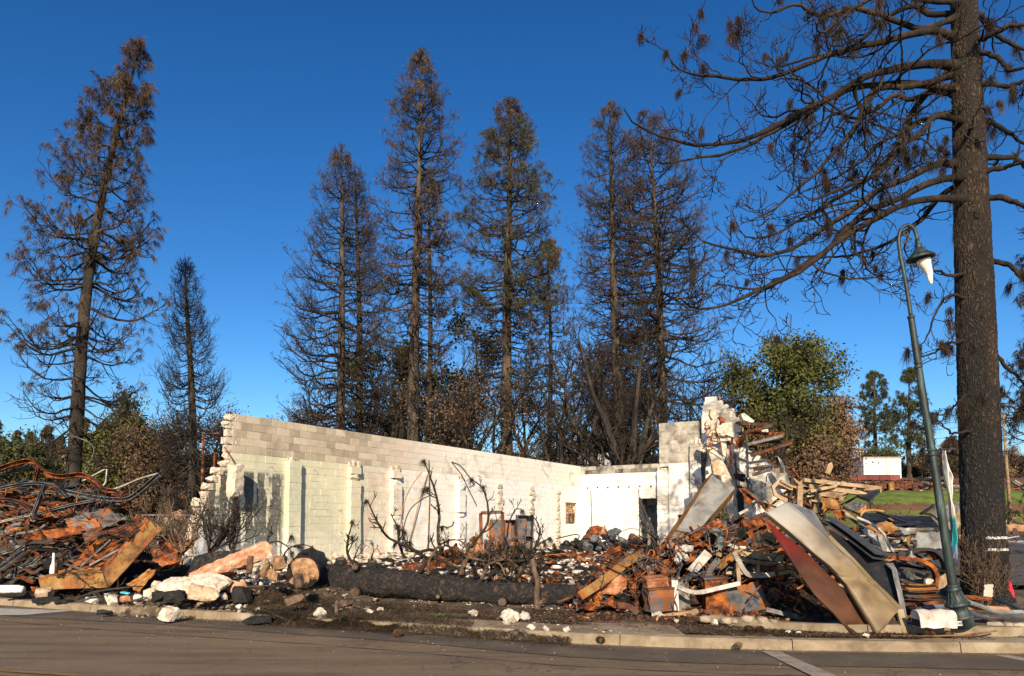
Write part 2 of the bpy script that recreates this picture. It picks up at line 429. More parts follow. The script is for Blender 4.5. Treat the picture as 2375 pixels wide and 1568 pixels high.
M_melt = mat('melted_globe', [(.3, (.70, .64, .54)), (.6, (.85, .82, .75))], 5, .4, .1, 10, rnd=.02)
M_dark = mat('soot', [(.3, (.004, .004, .004)), (.7, (.018, .016, .015))], 5, .95, .5, 20)
M_cable = mat('burnt_cable', [(.3, (.01, .01, .01)), (.6, (.05, .05, .05)), (.75, (.13, .12, .11))], 6, .6, .2, 20)
M_cone = mat('pine_cone', [(.3, (.04, .02, .012)), (.6, (.13, .065, .035))], 20, .9, .6, 60)
M_grass = mat('weed_green', [(.3, (.05, .10, .01)), (.7, (.13, .22, .03))], 3, .8, 0, island=.4)
# ------------------------------------------------------------------ ground, road, kerbs
def ground_material():
    m, nt, b = newmat('burnt_ground')
    pos = nd(nt, 'ShaderNodeNewGeometry').outputs['Position']
    sep = nd(nt, 'ShaderNodeSeparateXYZ'); nt.links.new(pos, sep.inputs[0])
    n1 = noise_(nt, pos, 1.3, 8, .7, .4); n2 = noise_(nt, pos, 9, 6, .75); n3 = noise_(nt, pos, .09, 4, .6, .5)
    near = ramp(nt, n1, [(.32, (.03, .022, .015)), (.46, (.075, .053, .035)), (.58, (.135, .095, .063)), (.72, (.23, .17, .115))])
    near = mixc(nt, math_(nt, 'MULTIPLY', n2, .7), near, (.30, .24, .19), 'MULTIPLY') if False else mixc(nt, ramp(nt, n2, [(.55, (0, 0, 0)), (.68, (.55, .55, .55))]), near, (.40, .33, .27))
    far = ramp(nt, noise_(nt, pos, .35, 6, .6, .6), [(.38, (.055, .04, .025)), (.47, (.10, .07, .038)), (.55, (.075, .09, .022)), (.68, (.10, .13, .03))])
    # the grass bank on the right and soil bands
    gr = ramp(nt, noise_(nt, pos, .8, 6, .6), [(.3, (.06, .07, .018)), (.45, (.085, .12, .02)), (.58, (.12, .165, .024)), (.72, (.15, .17, .04))])
    soil = ramp(nt, n1, [(.3, (.07, .035, .018)), (.7, (.16, .085, .045))])
    zz = math_(nt, 'ADD', sep.outputs[2], math_(nt, 'MULTIPLY_ADD', n1, 1.6, -.8))
    band = ramp(nt, math_(nt, 'DIVIDE', zz, 8), [(.13, (0, 0, 0)), (.18, (.6, .6, .6)), (.35, (.7, .7, .7)), (.39, (0, 0, 0)), (.45, (0, 0, 0)), (.48, (1, 1, 1)), (.63, (1, 1, 1)), (.68, (.2, .2, .2)), (.72, (0, 0, 0))])
    bank = mixc(nt, band, soil, gr)
    u = math_(nt, 'DIVIDE', sep.outputs[0], math_(nt, 'MAXIMUM', sep.outputs[1], 1.))
    isr = ramp(nt, u, [(.27, (0, 0, 0)), (.33, (1, 1, 1))])
    isfar60 = math_(nt, 'MULTIPLY_ADD', sep.outputs[1], 1 / 6, -61 / 6, clamp=True)
    far = mixc(nt, math_(nt, 'MULTIPLY', isr, isfar60), far, bank)
    isfar = math_(nt, 'MULTIPLY_ADD', sep.outputs[1], 1 / 8, -34 / 8, clamp=True)
    col = mixc(nt, isfar, near, far)
    nt.links.new(col, b.inputs['Base Color']); b.inputs['Roughness'].default_value = .95
    bump_(nt, b, n2, .8, .05)
    return m
M_ground = ground_material()
xs = np.unique(np.concatenate([np.linspace(-420, -40, 20), np.linspace(-40, -18, 12), np.linspace(-18, 18, 91), np.linspace(18, 60, 30), np.linspace(60, 420, 20), KERB[:, 0]]))
ds = np.concatenate([[-40, -10, -.5, .02, .11], np.arange(.3, 14, .35), np.arange(14, 40, 1.2), np.arange(40, 110, 2.5), np.linspace(110, 200, 12), np.linspace(230, 1500, 10)])
X, Dd = np.meshgrid(xs, ds, indexing='ij'); Yy = kerb_y(X) + Dd
Z = gz(X, Yy); Z = np.where(Dd < .06, -.02, Z)
idx = np.arange(X.size).reshape(X.shape)
F = np.stack([idx[:-1, :-1], idx[1:, :-1], idx[1:, 1:], idx[:-1, 1:]], -1).reshape(-1, 4)
struct(npobj('ground', np.stack([X, Yy, Z], -1), F, None, M_ground, smooth=True), 'burnt soil lot rising to a grassy bank')

def road_material():
    m, nt, b = newmat('dusty_asphalt')
    pos = nd(nt, 'ShaderNodeNewGeometry').outputs['Position']
    mp = nd(nt, 'ShaderNodeMapping'); mp.inputs['Rotation'].default_value = (0, 0, R(17)); mp.inputs['Scale'].default_value = (.12, 1.1, 1)
    nt.links.new(pos, mp.inputs[0])
    n1 = noise_(nt, mp.outputs[0], 2.2, 8, .7, .3); n2 = noise_(nt, pos, 60, 5, .8); n3 = noise_(nt, pos, .6, 6, .65, .5)
    col = ramp(nt, n1, [(.36, (.125, .095, .064)), (.47, (.185, .136, .089)), (.56, (.235, .170, .109)), (.68, (.285, .203, .128))])
    col = mixc(nt, ramp(nt, n3, [(.45, (0, 0, 0)), (.65, (.45, .45, .45))]), col, (.27, .19, .118))
    col = mixc(nt, .75, col, ramp(nt, n2, [(.35, (.25, .25, .25)), (.62, (1, .96, .9)), (.8, (1.6, 1.5, 1.4))]), 'MULTIPLY')
    # hairline cracks
    v = nd(nt, 'ShaderNodeTexVoronoi', feature='DISTANCE_TO_EDGE'); v.inputs['Scale'].default_value = .45
    ad = nd(nt, 'ShaderNodeVectorMath', operation='ADD'); nn = nd(nt, 'ShaderNodeTexNoise'); nn.inputs['Scale'].default_value = 2.2
    nt.links.new(pos, nn.inputs['Vector']); nt.links.new(nn.outputs['Color'], ad.inputs[0]); nt.links.new(pos, ad.inputs[1]); nt.links.new(ad.outputs[0], v.inputs['Vector'])
    col = mixc(nt, ramp(nt, v.outputs['Distance'], [(0, (.6, .6, .6)), (.008, (0, 0, 0))]), col, (.03, .025, .02))
    nt.links.new(col, b.inputs['Base Color']); b.inputs['Roughness'].default_value = .8
    bump_(nt, b, n2, .5, .01)
    return m
M_road = road_material()
rx = np.linspace(-60, 60, 121); rd = np.concatenate([[-34], np.linspace(-14, .04, 30)])
X, Dd = np.meshgrid(rx, rd, indexing='ij'); Yy = kerb_y(X) + Dd
idx = np.arange(X.size).reshape(X.shape); F = np.stack([idx[:-1, :-1], idx[1:, :-1], idx[1:, 1:], idx[:-1, 1:]], -1).reshape(-1, 4)
struct(npobj('road', np.stack([X, Yy, .012 * vnoise(X * .3, Yy * .5)], -1) * [1, 1, 1], F, None, M_road, smooth=True))
# darker resurfaced strip beside the kerb
M_patch = mat('new_asphalt', [(.3, (.065, .053, .042)), (.55, (.105, .082, .059)), (.72, (.17, .122, .08))], 1.2, .85, .4, 70, world=True, rnd=0)
M_seam = mat('tar_seam', [(.3, (.03, .026, .022)), (.7, (.085, .066, .05))], 6, .8, .3, 50, world=True, rnd=0)
def ribbon(name, line, w0, w1, z, m, n=40):
    """flat strip along a kerb-parallel line: offsets w0..w1 from the kerb for x in line"""
    xs = np.linspace(line[0], line[1], n); k = kerb_y(xs)
    V = np.concatenate([np.stack([xs, k + w0(xs), np.full(n, z) + .012 * vnoise(xs * .3, (k + w0(xs)) * .5)], -1), np.stack([xs, k + w1(xs), np.full(n, z) + .012 * vnoise(xs * .3, (k + w1(xs)) * .5)], -1)])
    F = [(i, i + 1, n + i + 1, n + i) for i in range(n - 1)]
    return npobj(name, V, F, None, m)
struct(ribbon('road_patch', (-9, 20), lambda x: -1.05 - .06 * np.sin(x * 1.3) - .12 * np.sin(x * .4), lambda x: np.full_like(x, -.16) - .04 * np.sin(x * 2.1) ** 2, .009, M_patch))
for k_, (o1, o2) in enumerate(((-1.72, -1.70),)):
    struct(ribbon('tar_seam', (-10, 14), lambda x: o1 - .05 * np.sin(x * .9 + k_) - .015 * np.sin(x * 5.3), lambda x: o2 - .05 * np.sin(x * .9 + k_) - .012 * np.sin(x * 5.3 + .6), .008, M_seam, 160))
M_paint = mat('worn_white_paint', [(.3, (.14, .11, .085)), (.5, (.27, .22, .175)), (.7, (.36, .30, .245))], 5, .85, .3, 50, world=True, rnd=0)
M_ypaint = mat('worn_yellow_paint', [(.3, (.13, .085, .045)), (.5, (.21, .125, .05)), (.7, (.27, .155, .05))], 5, .85, .3, 50, world=True, rnd=0)
def quad(name, pts, m):
    V = np.array([tuple(p) for p in pts]); return npobj(name, V, [(0, 1, 2, 3)], None, m)
def onroad(px, py, z=.02):
    a = P(px, py, 1.); t = (z - EYE) / (a.z - EYE); return Vector((a.x * t, t, z))
struct(quad('crosswalk_stripe', [onroad(1766, 1510), onroad(1806, 1510), onroad(1990, 1588), onroad(1925, 1588)], M_paint))
struct(quad('crosswalk_stripe', [onroad(2305, 1519), onroad(2340, 1519), onroad(2460, 1538), onroad(2400, 1538)], M_paint))
struct(quad('centre_line', [onroad(-60, 1549), onroad(240, 1567), onroad(240, 1572), onroad(-60, 1553)], M_ypaint))
struct(quad('centre_line', [onroad(-60, 1557), onroad(240, 1577), onroad(240, 1583), onroad(-60, 1562)], M_ypaint))
M_conc = mat('pavement_concrete', [(.3, (.125, .092, .06)), (.46, (.22, .168, .11)), (.6, (.30, .238, .162)), (.75, (.38, .315, .225))], 2.3, .9, .4, 60, world=True, rnd=0, patch=(.12, .09, .065), pscale=1.1, plim=(.58, .72))
struct(quad('gutter_slab', [onroad(-60, 1409), onroad(172, 1416), onroad(60, 1426), onroad(-60, 1428)], mat('pale_concrete', [(.3, (.26, .24, .215)), (.6, (.44, .415, .38))], 4, .9, .3, 50, world=True, rnd=0)))

def kerb(name, pts, h, w, z0, m, gaps=()):
    e = empty(name, pts[0]); struct(e)
    # cut into stones about 2.4 m long
    P2 = [Vector((p[0], p[1], 0)) for p in pts]
    L = [0]
    for a, b in zip(P2[:-1], P2[1:]): L.append(L[-1] + (b - a).length)
    def at(s):
        s = min(max(s, 0), L[-1])
        for i in range(len(L) - 1):
            if s <= L[i + 1]: return P2[i].lerp(P2[i + 1], (s - L[i]) / max(1e-6, L[i + 1] - L[i]))
        return P2[-1]
    s = 0
    rr = random.Random(3)
    while s < L[-1] - .2:
        s1 = min(s + rr.uniform(2.0, 3.2), L[-1])
        mb = MB(); V0 = []
        n = 9
        for i in range(n):
            q = at(s + .006 + (s1 - s - .012) * i / (n - 1)); t = (at(s + .1 + (s1 - s) * i / (n - 1)) - at(s - .1 + (s1 - s) * i / (n - 1))).normalized()
            nn = Vector((-t.y, t.x, 0))
            j = lambda: rr.uniform(-.006, .006)
            for (a, z) in ((0, -.03), (.025, h - .025), (.045, h - .004), (w, h), (w, -.03)):
                V0.append(q + nn * (a + j() * .6) + Vector((0, 0, z0 + z + (j() if z > 0 else 0))))
        fs = [(i * 5 + k, i * 5 + (k + 1) % 5, (i + 1) * 5 + (k + 1) % 5, (i + 1) * 5 + k) for i in range(n - 1) for k in range(5)]
        fs += [(0, 1, 2, 3, 4), tuple((n - 1) * 5 + k for k in range(5))]
        mb.add(V0, fs); mb.build('kerb_stone', m, e)
        s = s1
    return e
kx = np.concatenate([[-22], np.linspace(-16, 14, 50)])
kerb('kerb', [(x, float(kerb_y(x)), 0) for x in kx], .137, .16, 0, M_conc)
kerb('planter_kerb', [(2.95, 11.32, 0), (3.45, 10.85, 0), (4.03, 10.42, 0), (4.5, 10.3, 0), (6.9, 10.02, 0)], .13, .14, .134, M_conc)
sw = struct(empty('pavement', (3, 10.4, .13)))
def slab(x0, x1, d0, d1, z=.136):
    n = 5; mb = MB(); xs = np.linspace(x0 + .006, x1 - .006, n); vs = []
    for x in xs:
        for d in (d0, d1):
            vs.append((x, float(kerb_y(x)) + d, z)); vs.append((x, float(kerb_y(x)) + d, z - .1))
    fs = []
    for i in range(n - 1):
        a = i * 4; fs += [(a, a + 4, a + 6, a + 2), (a + 1, a + 3, a + 7, a + 5), (a, a + 1, a + 5, a + 4), (a + 2, a + 6, a + 7, a + 3)]
    fs += [(0, 2, 3, 1), ((n - 1) * 4, (n - 1) * 4 + 1, (n - 1) * 4 + 3, (n - 1) * 4 + 2)]
    mb.add(vs, fs); return mb.build('pavement_slab', M_conc, sw)
for a, b_, w in ((-1.9, -.6, .75), (-.6, .9, .85), (.9, 2.38, 1.2), (2.38, 3.9, .78), (3.9, 5.4, .74), (5.4, 6.9, .72), (6.9, 8.4, .9), (8.4, 10, .9), (10, 12, .9)):
    slab(a, b_, .165, w)
for i in range(11):
    x = 2.05 + i * .029
    mb = MB(); y0 = float(kerb_y(x)) + .2
    mb.box((x, y0 + .36, .139), (.012, .72, .008)); mb.build('ramp_groove', M_conc, sw)
# parking-lot asphalt seen right of the big trunk
px = np.linspace(9.5, 60, 26); py = np.linspace(14.5, 62, 40)
X, Yy = np.meshgrid(px, py, indexing='ij'); X = X + (Yy - 14.5) * .12
idx = np.arange(X.size).reshape(X.shape); F = np.stack([idx[:-1, :-1], idx[1:, :-1], idx[1:, 1:], idx[:-1, 1:]], -1).reshape(-1, 4)
struct(npobj('parking_lot', np.stack([X, Yy, gz(X, Yy) + .09], -1), F, None, mat('lot_asphalt', [(.3, (.05, .047, .044)), (.6, (.085, .078, .07)), (.75, (.12, .10, .085))], 1., .85, .3, 30, world=True, rnd=0), smooth=True))
# ------------------------------------------------------------------ the ruined block building
WA = Vector(((540 - CX) / FPX * 19.02, 19.02, 0)); WB = Vector(((1348 - CX) / FPX * 36.75, 36.75, 0))
dW = (WB - WA).normalized(); WLEN = (WB - WA).length
eW = Vector((dW.y, -dW.x, 0))                     # back wall heads right and nearer
ZTOP = 4.5; ZBOT = .3; CH = .203; CL = .406
def s_of(px):
    k = (px - CX) / FPX; return (k * WA.y - WA.x) / (dW.x - k * dW.y)
def t_of(px):
    k = (px - CX) / FPX; return (k * WB.y - WB.x) / (eW.x - k * eW.y)

def wall_material(kind):
    m, nt, b = newmat('block_paint_' + kind)
    pos = nd(nt, 'ShaderNodeNewGeometry').outputs['Position']
    org, dr = (WA, dW) if kind == 'long' else (WB, eW)
    sb = nd(nt, 'ShaderNodeVectorMath', operation='SUBTRACT'); sb.inputs[1].default_value = org; nt.links.new(pos, sb.inputs[0])
    dt = nd(nt, 'ShaderNodeVectorMath', operation='DOT_PRODUCT'); dt.inputs[1].default_value = dr; nt.links.new(sb.outputs[0], dt.inputs[0])
    s = dt.outputs['Value']
    sep = nd(nt, 'ShaderNodeSeparateXYZ'); nt.links.new(pos, sep.inputs[0]); z = sep.outputs[2]
    cmb = nd(nt, 'ShaderNodeCombineXYZ'); nt.links.new(s, cmb.inputs[0]); nt.links.new(z, cmb.inputs[1]); sz = cmb.outputs[0]
    # one random value per block
    row = math_(nt, 'FLOOR', math_(nt, 'DIVIDE', math_(nt, 'SUBTRACT', ZTOP, z), CH))
    half = math_(nt, 'MULTIPLY', math_(nt, 'MODULO', row, 2.), CL / 2)
    colm = math_(nt, 'FLOOR', math_(nt, 'DIVIDE', math_(nt, 'ADD', math_(nt, 'ADD', s, half), 40.6), CL))
    cb = nd(nt, 'ShaderNodeCombineXYZ'); nt.links.new(row, cb.inputs[0]); nt.links.new(colm, cb.inputs[1])
    wn_ = nd(nt, 'ShaderNodeTexWhiteNoise', noise_dimensions='3D'); nt.links.new(cb.outputs[0], wn_.inputs['Vector']); rb = wn_.outputs['Value']
    def R_(f, cols): return ramp(nt, f, cols)
    def g(v): return (v, v, v)
    big = noise_(nt, sz, .55, 6, .6, .5); mid = noise_(nt, sz, 2.2, 8, .7, .4); fine = noise_(nt, sz, 14, 6, .7)
    if kind == 'long':
        bare = R_(math_(nt, 'ADD', math_(nt, 'MULTIPLY', rb, .4), math_(nt, 'MULTIPLY', mid, .75)), [(.25, (.30, .25, .18)), (.55, (.48, .40, .295)), (.85, (.66, .57, .44))])
        redm = math_(nt, 'MULTIPLY', R_(math_(nt, 'DIVIDE', s, 20), [(.26, g(0)), (.33, g(1)), (.46, g(.9)), (.56, g(0))]), R_(math_(nt, 'ADD', math_(nt, 'MULTIPLY', rb, .5), math_(nt, 'MULTIPLY', big, .6)), [(.42, g(0)), (.7, g(.8))]))
        bare = mixc(nt, redm, bare, (.56, .36, .255))
        bare = mixc(nt, R_(math_(nt, 'DIVIDE', s, 21), [(.22, g(0)), (.46, g(1))]), bare, (.84, .785, .685))
        soot = math_(nt, 'MULTIPLY', R_(big, [(.5, g(0)), (.62, g(.7))]), R_(z, [(.0, g(1)), (1., g(1))]))
        bare = mixc(nt, soot, bare, (.16, .13, .10), 'MIX') if False else mixc(nt, R_(noise_(nt, sz, .9, 5, .6, .8), [(.56, g(0)), (.68, g(.5))]), bare, (.22, .18, .14))
        paint = R_(math_(nt, 'ADD', math_(nt, 'MULTIPLY', mid, .45), math_(nt, 'MULTIPLY', big, .55)), [(.34, (.48, .485, .335)), (.45, (.61, .595, .43)), (.53, (.70, .645, .46)), (.64, (.79, .725, .575))])
        paint = mixc(nt, R_(math_(nt, 'DIVIDE', s, 20), [(.22, g(0)), (.38, g(1))]), paint, R_(mid, [(.33, (.72, .64, .53)), (.45, (.84, .785, .69)), (.6, (.88, .85, .79))]))
        paint = mixc(nt, math_(nt, 'MULTIPLY', R_(math_(nt, 'DIVIDE', s, 20), [(.2, g(0)), (.25, g(1)), (.31, g(1)), (.36, g(0))]), R_(mid, [(.46, g(0)), (.56, g(.65))])), paint, (.62, .42, .32))
        paint = mixc(nt, R_(math_(nt, 'DIVIDE', s, 20), [(.42, g(0)), (.6, g(1))]), paint, R_(fine, [(.3, (.80, .77, .71)), (.6, (.88, .865, .83))]))
        # bleached foot of the wall
        low = math_(nt, 'MULTIPLY', R_(math_(nt, 'DIVIDE', math_(nt, 'ADD', z, math_(nt, 'MULTIPLY', big, 1.4)), 4), [(.42, g(1)), (.6, g(0))]), R_(math_(nt, 'DIVIDE', math_(nt, 'ADD', s, 4), 20), [(.26, g(1)), (.32, g(.15))]))
        paint = mixc(nt, low, paint, R_(mid, [(.35, (.62, .60, .62)), (.6, (.80, .78, .77))]))
        # vertical tar streaks between the broken end and the first pilaster
        mp = nd(nt, 'ShaderNodeMapping'); mp.inputs['Scale'].default_value = (2.6, .34, 1); mp.inputs['Location'].default_value = (.3, .1, 0); nt.links.new(sz, mp.inputs[0])
        st = noise_(nt, mp.outputs[0], 1.35, 5, .6, .25)
        col2 = math_(nt, 'SINE', math_(nt, 'MULTIPLY', s, 15.5))
        st = math_(nt, 'ADD', math_(nt, 'MULTIPLY_ADD', col2, .075, st), math_(nt, 'MULTIPLY_ADD', mid, .40, -.20))
        win = math_(nt, 'MULTIPLY', R_(math_(nt, 'DIVIDE', math_(nt, 'ADD', s, 4), 8), [(.34, g(0)), (.42, g(1)), (.695, g(1)), (.715, g(0))]), R_(math_(nt, 'DIVIDE', z, 4), [(.16, g(.35)), (.30, g(.9)), (.55, g(1)), (.745, g(1)), (.765, g(0))]))
        tar = math_(nt, 'MULTIPLY', R_(st, [(.40, g(0)), (.43, g(1))]), win)
        paint = mixc(nt, math_(nt, 'MULTIPLY', tar, .93), paint, R_(fine, [(.35, (.03, .032, .034)), (.65, (.10, .105, .105))]))
        paint = mixc(nt, R_(noise_(nt, sz, 1.1, 8, .72, 1.0), [(.52, g(0)), (.66, g(.42))]), paint, (.40, .36, .31))
        paint = mixc(nt, R_(noise_(nt, sz, 7, 6, .7, .5), [(.60, g(0)), (.64, g(.55))]), paint, (.80, .775, .72))
        edge = math_(nt, 'ADD', z, math_(nt, 'MULTIPLY_ADD', mid, .06, -.03))
        top = R_(math_(nt, 'DIVIDE', edge, 6), [((ZTOP - 5 * CH - .012) / 6, g(0)), ((ZTOP - 5 * CH) / 6, g(1))])
        col = mixc(nt, top, paint, bare)
    else:
        paint = R_(math_(nt, 'ADD', math_(nt, 'MULTIPLY', mid, .6), math_(nt, 'MULTIPLY', rb, .25)), [(.25, (.62, .58, .52)), (.45, (.78, .755, .70)), (.6, (.86, .845, .80))])
        smoke_shade = R_(noise_(nt, sz, .8, 6, .65, .7), [(.46, g(0)), (.62, g(.8))])  # grey smudges: smoke stain plus smudged shadows painted into the colour
        col = mixc(nt, math_(nt, 'MULTIPLY', smoke_shade, R_(math_(nt, 'DIVIDE', s, 10), [(.25, g(.1)), (.42, g(1))])), paint, (.17, .155, .145))
        grime = math_(nt, 'MULTIPLY', R_(noise_(nt, sz, 1.7, 7, .7, 1.2), [(.44, g(0)), (.56, g(.85))]), R_(math_(nt, 'DIVIDE', s, 14), [(.45, g(0)), (.50, g(1))]))
        col = mixc(nt, grime, col, R_(mid, [(.35, (.07, .06, .05)), (.65, (.34, .28, .21))]))
        band = R_(math_(nt, 'DIVIDE', z, 6), [((ZTOP - 2.05 * CH) / 6, g(0)), ((ZTOP - 2 * CH) / 6, g(1)), (.752, g(1)), (.756, g(0))])
        band = math_(nt, 'MULTIPLY', band, R_(math_(nt, 'DIVIDE', s, 10), [(.40, g(1)), (.42, g(0))]))
        col = mixc(nt, band, col, R_(math_(nt, 'ADD', math_(nt, 'MULTIPLY', rb, .3), mid), [(.45, (.055, .05, .045)), (.62, (.20, .18, .155)), (.8, (.42, .38, .32))]))
        up = R_(math_(nt, 'DIVIDE', z, 8), [(.553, g(0)), (.558, g(1))])
        up = math_(nt, 'MULTIPLY', up, R_(math_(nt, 'DIVIDE', s, 10), [(.41, g(0)), (.42, g(1)), (.62, g(1)), (.63, g(0))]))
        col = mixc(nt, up, col, R_(math_(nt, 'ADD', math_(nt, 'MULTIPLY', rb, .15), mid), [(.36, (.12, .105, .09)), (.6, (.36, .325, .275)), (.85, (.58, .53, .45))]))
    col = mixc(nt, .35, col, R_(fine, [(.3, (.72, .7, .68)), (.6, (1, 1, 1))]), 'MULTIPLY')
    nt.links.new(col, b.inputs['Base Color']); b.inputs['Roughness'].default_value = .92
    bump_(nt, b, noise_(nt, sz, 40, 5, .7), .35, .015)
    return m
M_long = wall_material('long'); M_back = wall_material('back')
M_mortar = mat('mortar', [(.3, (.50, .46, .39)), (.6, (.64, .60, .53))], 6, .95, .3, 40)
M_mortar_dark = mat('sooty_mortar', [(.3, (.12, .10, .09)), (.6, (.30, .27, .23))], 4, .95, .3, 40)

def block_mesh(l, h, t, cells=False, seed=0):
    """concrete block with slightly worn arrises; front face at y=0"""
    rr = random.Random(seed); mb = MB(); c = .004
    def ring(y, i): return [Vector((sx * (l / 2 - i) + rr.uniform(-.003, .003), y, sz * (h / 2 - i) + rr.uniform(-.003, .003))) for sx, sz in ((-1, -1), (1, -1), (1, 1), (-1, 1))]
    vs = ring(0, c) + ring(c, .0) + ring(t, 0)
    fs = [(0, 1, 2, 3)] + [(i + 4 * k, (i + 1) % 4 + 4 * k, (i + 1) % 4 + 4 * k + 4, i + 4 * k + 4) for k in range(2) for i in range(4)] + [(11, 10, 9, 8)]
    mb.add(vs, fs); return mb.mesh('block')
class BlockWall:
    """courses of blocks along +x of an empty; x0(r), x1(r) give each course's ends"""
    def __init__(s, name, org, dr, m, ztop, nrow, x0, x1, holes=(), th=.2, nparts=300, seed=1, core=True, moff=M_mortar, yoff=0.):
        s.e = empty(name, (org.x, org.y, 0), math.atan2(dr.y, dr.x)); s.m = m
        s.dr = dr; rr = random.Random(seed)
        g = .009; full = [block_mesh(CL - g, CH - g, th, seed=k) for k in range(4)]
        items = []
        for r in range(nrow):
            a, b = x0(r), x1(r); zc = ztop - (r + .5) * CH
            off = (CL / 2 if r % 2 else 0)
            k = math.floor((a + off) / CL)
            x = k * CL - off
            while x < b - .02:
                xa, xb = max(x, a), min(x + CL, b)
                if xb - xa > .05:
                    segs = [(xa, xb)]
                    for (h0, h1, z0, z1) in holes:
                        if z0 - .05 < zc < z1 + .05:
                            ns = []
                            for (p, q) in segs:
                                if q <= h0 or p >= h1: ns.append((p, q))
                                else:
                                    if p < h0 - .04: ns.append((p, h0))
                                    if q > h1 + .04: ns.append((h1, q))
                            segs = ns
                    for (p, q) in segs: items.append((r, p, q, zc))
                x += CL
        def near(it):
            w = org + dr * ((it[1] + it[2]) / 2); return w.y - .15 * it[3]
        items.sort(key=near)
        cache = {}
        rest = MB()
        for i, (r, p, q, zc) in enumerate(items):
            l = q - p - g
            dy = rr.uniform(-.004, .004) + yoff
            if i < nparts:
                if abs(l - (CL - g)) < .01: me = full[rr.randrange(4)]
                else:
                    key = round(l, 2)
                    if key not in cache: cache[key] = block_mesh(l, CH - g, th, seed=int(key * 100))
                    me = cache[key]
                o = link('block', me, m, s.e, ((p + q) / 2, dy, zc))
            else: rest.box(((p + q) / 2, dy + th / 2, zc), (l, th, CH - g))
        if rest.v:
            o = link('block_courses', rest.mesh('block_courses'), m, s.e); o['kind'] = 'stuff'
        if core:
            mb = MB()
            for r in range(nrow):
                a, b = x0(r), x1(r); zc = ztop - (r + .5) * CH; segs = [(a + .02, b - .02)]
                for (h0, h1, z0, z1) in holes:
                    if z0 - .05 < zc < z1 + .05:
                        ns = []
                        for (p, q) in segs:
                            if q <= h0 or p >= h1: ns.append((p, q))
                            else: ns += [(p, h0 - .01), (h1 + .01, q)]
                        segs = ns
                for (p, q) in segs:
                    if q - p > .05: mb.box(((p + q) / 2, yoff + th / 2, zc), (q - p, th - .012, CH + (.004 if r % 2 else .002)))
            link('mortar', mb.mesh('mortar'), moff, s.e)
    def L(s, x, y, z):
        """wall coordinates to the parts' local space"""
        return Vector((x, y, z))

# pale chipped edge lumps on the torn end
def hull_pts(rg, size, n=22, box=.75):
    pts = []
    for _ in range(n):
        v = Vector((rg.uniform(-1, 1), rg.uniform(-1, 1), rg.uniform(-1, 1)))
        m_ = max(abs(v.x), abs(v.y), abs(v.z)); s2 = v.normalized()
        v = (v / m_) * box + s2 * (1 - box)
        pts.append(Vector((v.x * size[0] / 2, v.y * size[1] / 2, v.z * size[2] / 2)))
    return pts
def chunk_mesh(name, size, seed, n=22, rough=.05, sub=1, box=.75):
    rg = random.Random(seed); bm = bmesh.new()
    vs = [bm.verts.new(p) for p in hull_pts(rg, size, n, box)]
    res = bmesh.ops.convex_hull(bm, input=vs)
    bmesh.ops.delete(bm, geom=[g for g in res['geom_interior'] if isinstance(g, bmesh.types.BMVert)], context='VERTS')
    bmesh.ops.dissolve_limit(bm, angle_limit=.12, verts=bm.verts, edges=bm.edges)
    bmesh.ops.triangulate(bm, faces=bm.faces)
    lim = max(size) / (3.2 * (1 + sub)) if sub else 9.
    for _ in range(5):                       # even triangles: split only what is long
        lg_ = [e for e in bm.edges if e.calc_length() > lim]
        if not lg_: break
        bmesh.ops.subdivide_edges(bm, edges=lg_, cuts=1); bmesh.ops.triangulate(bm, faces=bm.faces)
        bmesh.ops.beautify_fill(bm, faces=bm.faces, edges=[e for e in bm.edges if len(e.link_faces) == 2 and e.calc_face_angle(1.) < .02])
    sc = min(size)
    for v in bm.verts:
        o = mnoise.noise_vector(v.co * (2.2 / sc) + Vector((seed, 0, 0))) * rough * sc + mnoise.noise_vector(v.co * (6 / sc) + Vector((0, seed, 0))) * rough * .5 * sc
        v.co += o
    bmesh.ops.recalc_face_normals(bm, faces=bm.faces)
    me = bpy.data.meshes.new(name); bm.to_mesh(me); bm.free(); return me
def chunk(name, pos, size, rot, m, seed, label=None, cat='rubble', group=None, parent=None, rough=.06, sub=1, box=.75, n=22):
    o = link(name, chunk_mesh(name, size, seed, n, rough, sub, box), m, parent, pos)
    o.rotation_euler = rot
    if label: tag(o, label, cat, group)
    return o
# --- long wall on the left
ends = [(0, 541), (1, 536), (2, 536), (3, 537), (4, 536), (5, 533), (6, 526), (7, 516), (8, 505), (9, 494), (10, 484), (11, 474), (12, 470), (13, 466), (14, 463), (15, 460), (16, 457), (17, 454), (18, 450), (19, 447), (20, 446)]
endx = {r: s_of(x) for r, x in ends}
WIN = (s_of(1311.5), s_of(1338), 1.70, 2.68)
LW = BlockWall('block_wall', WA, dW, M_long, ZTOP, 21, lambda r: endx[r], lambda r: WLEN, holes=[WIN], nparts=300, moff=M_long)
tag(LW.e, 'long pale green and grey block wall with pilasters and a broken stepped end', 'wall')
rr = random.Random(5)
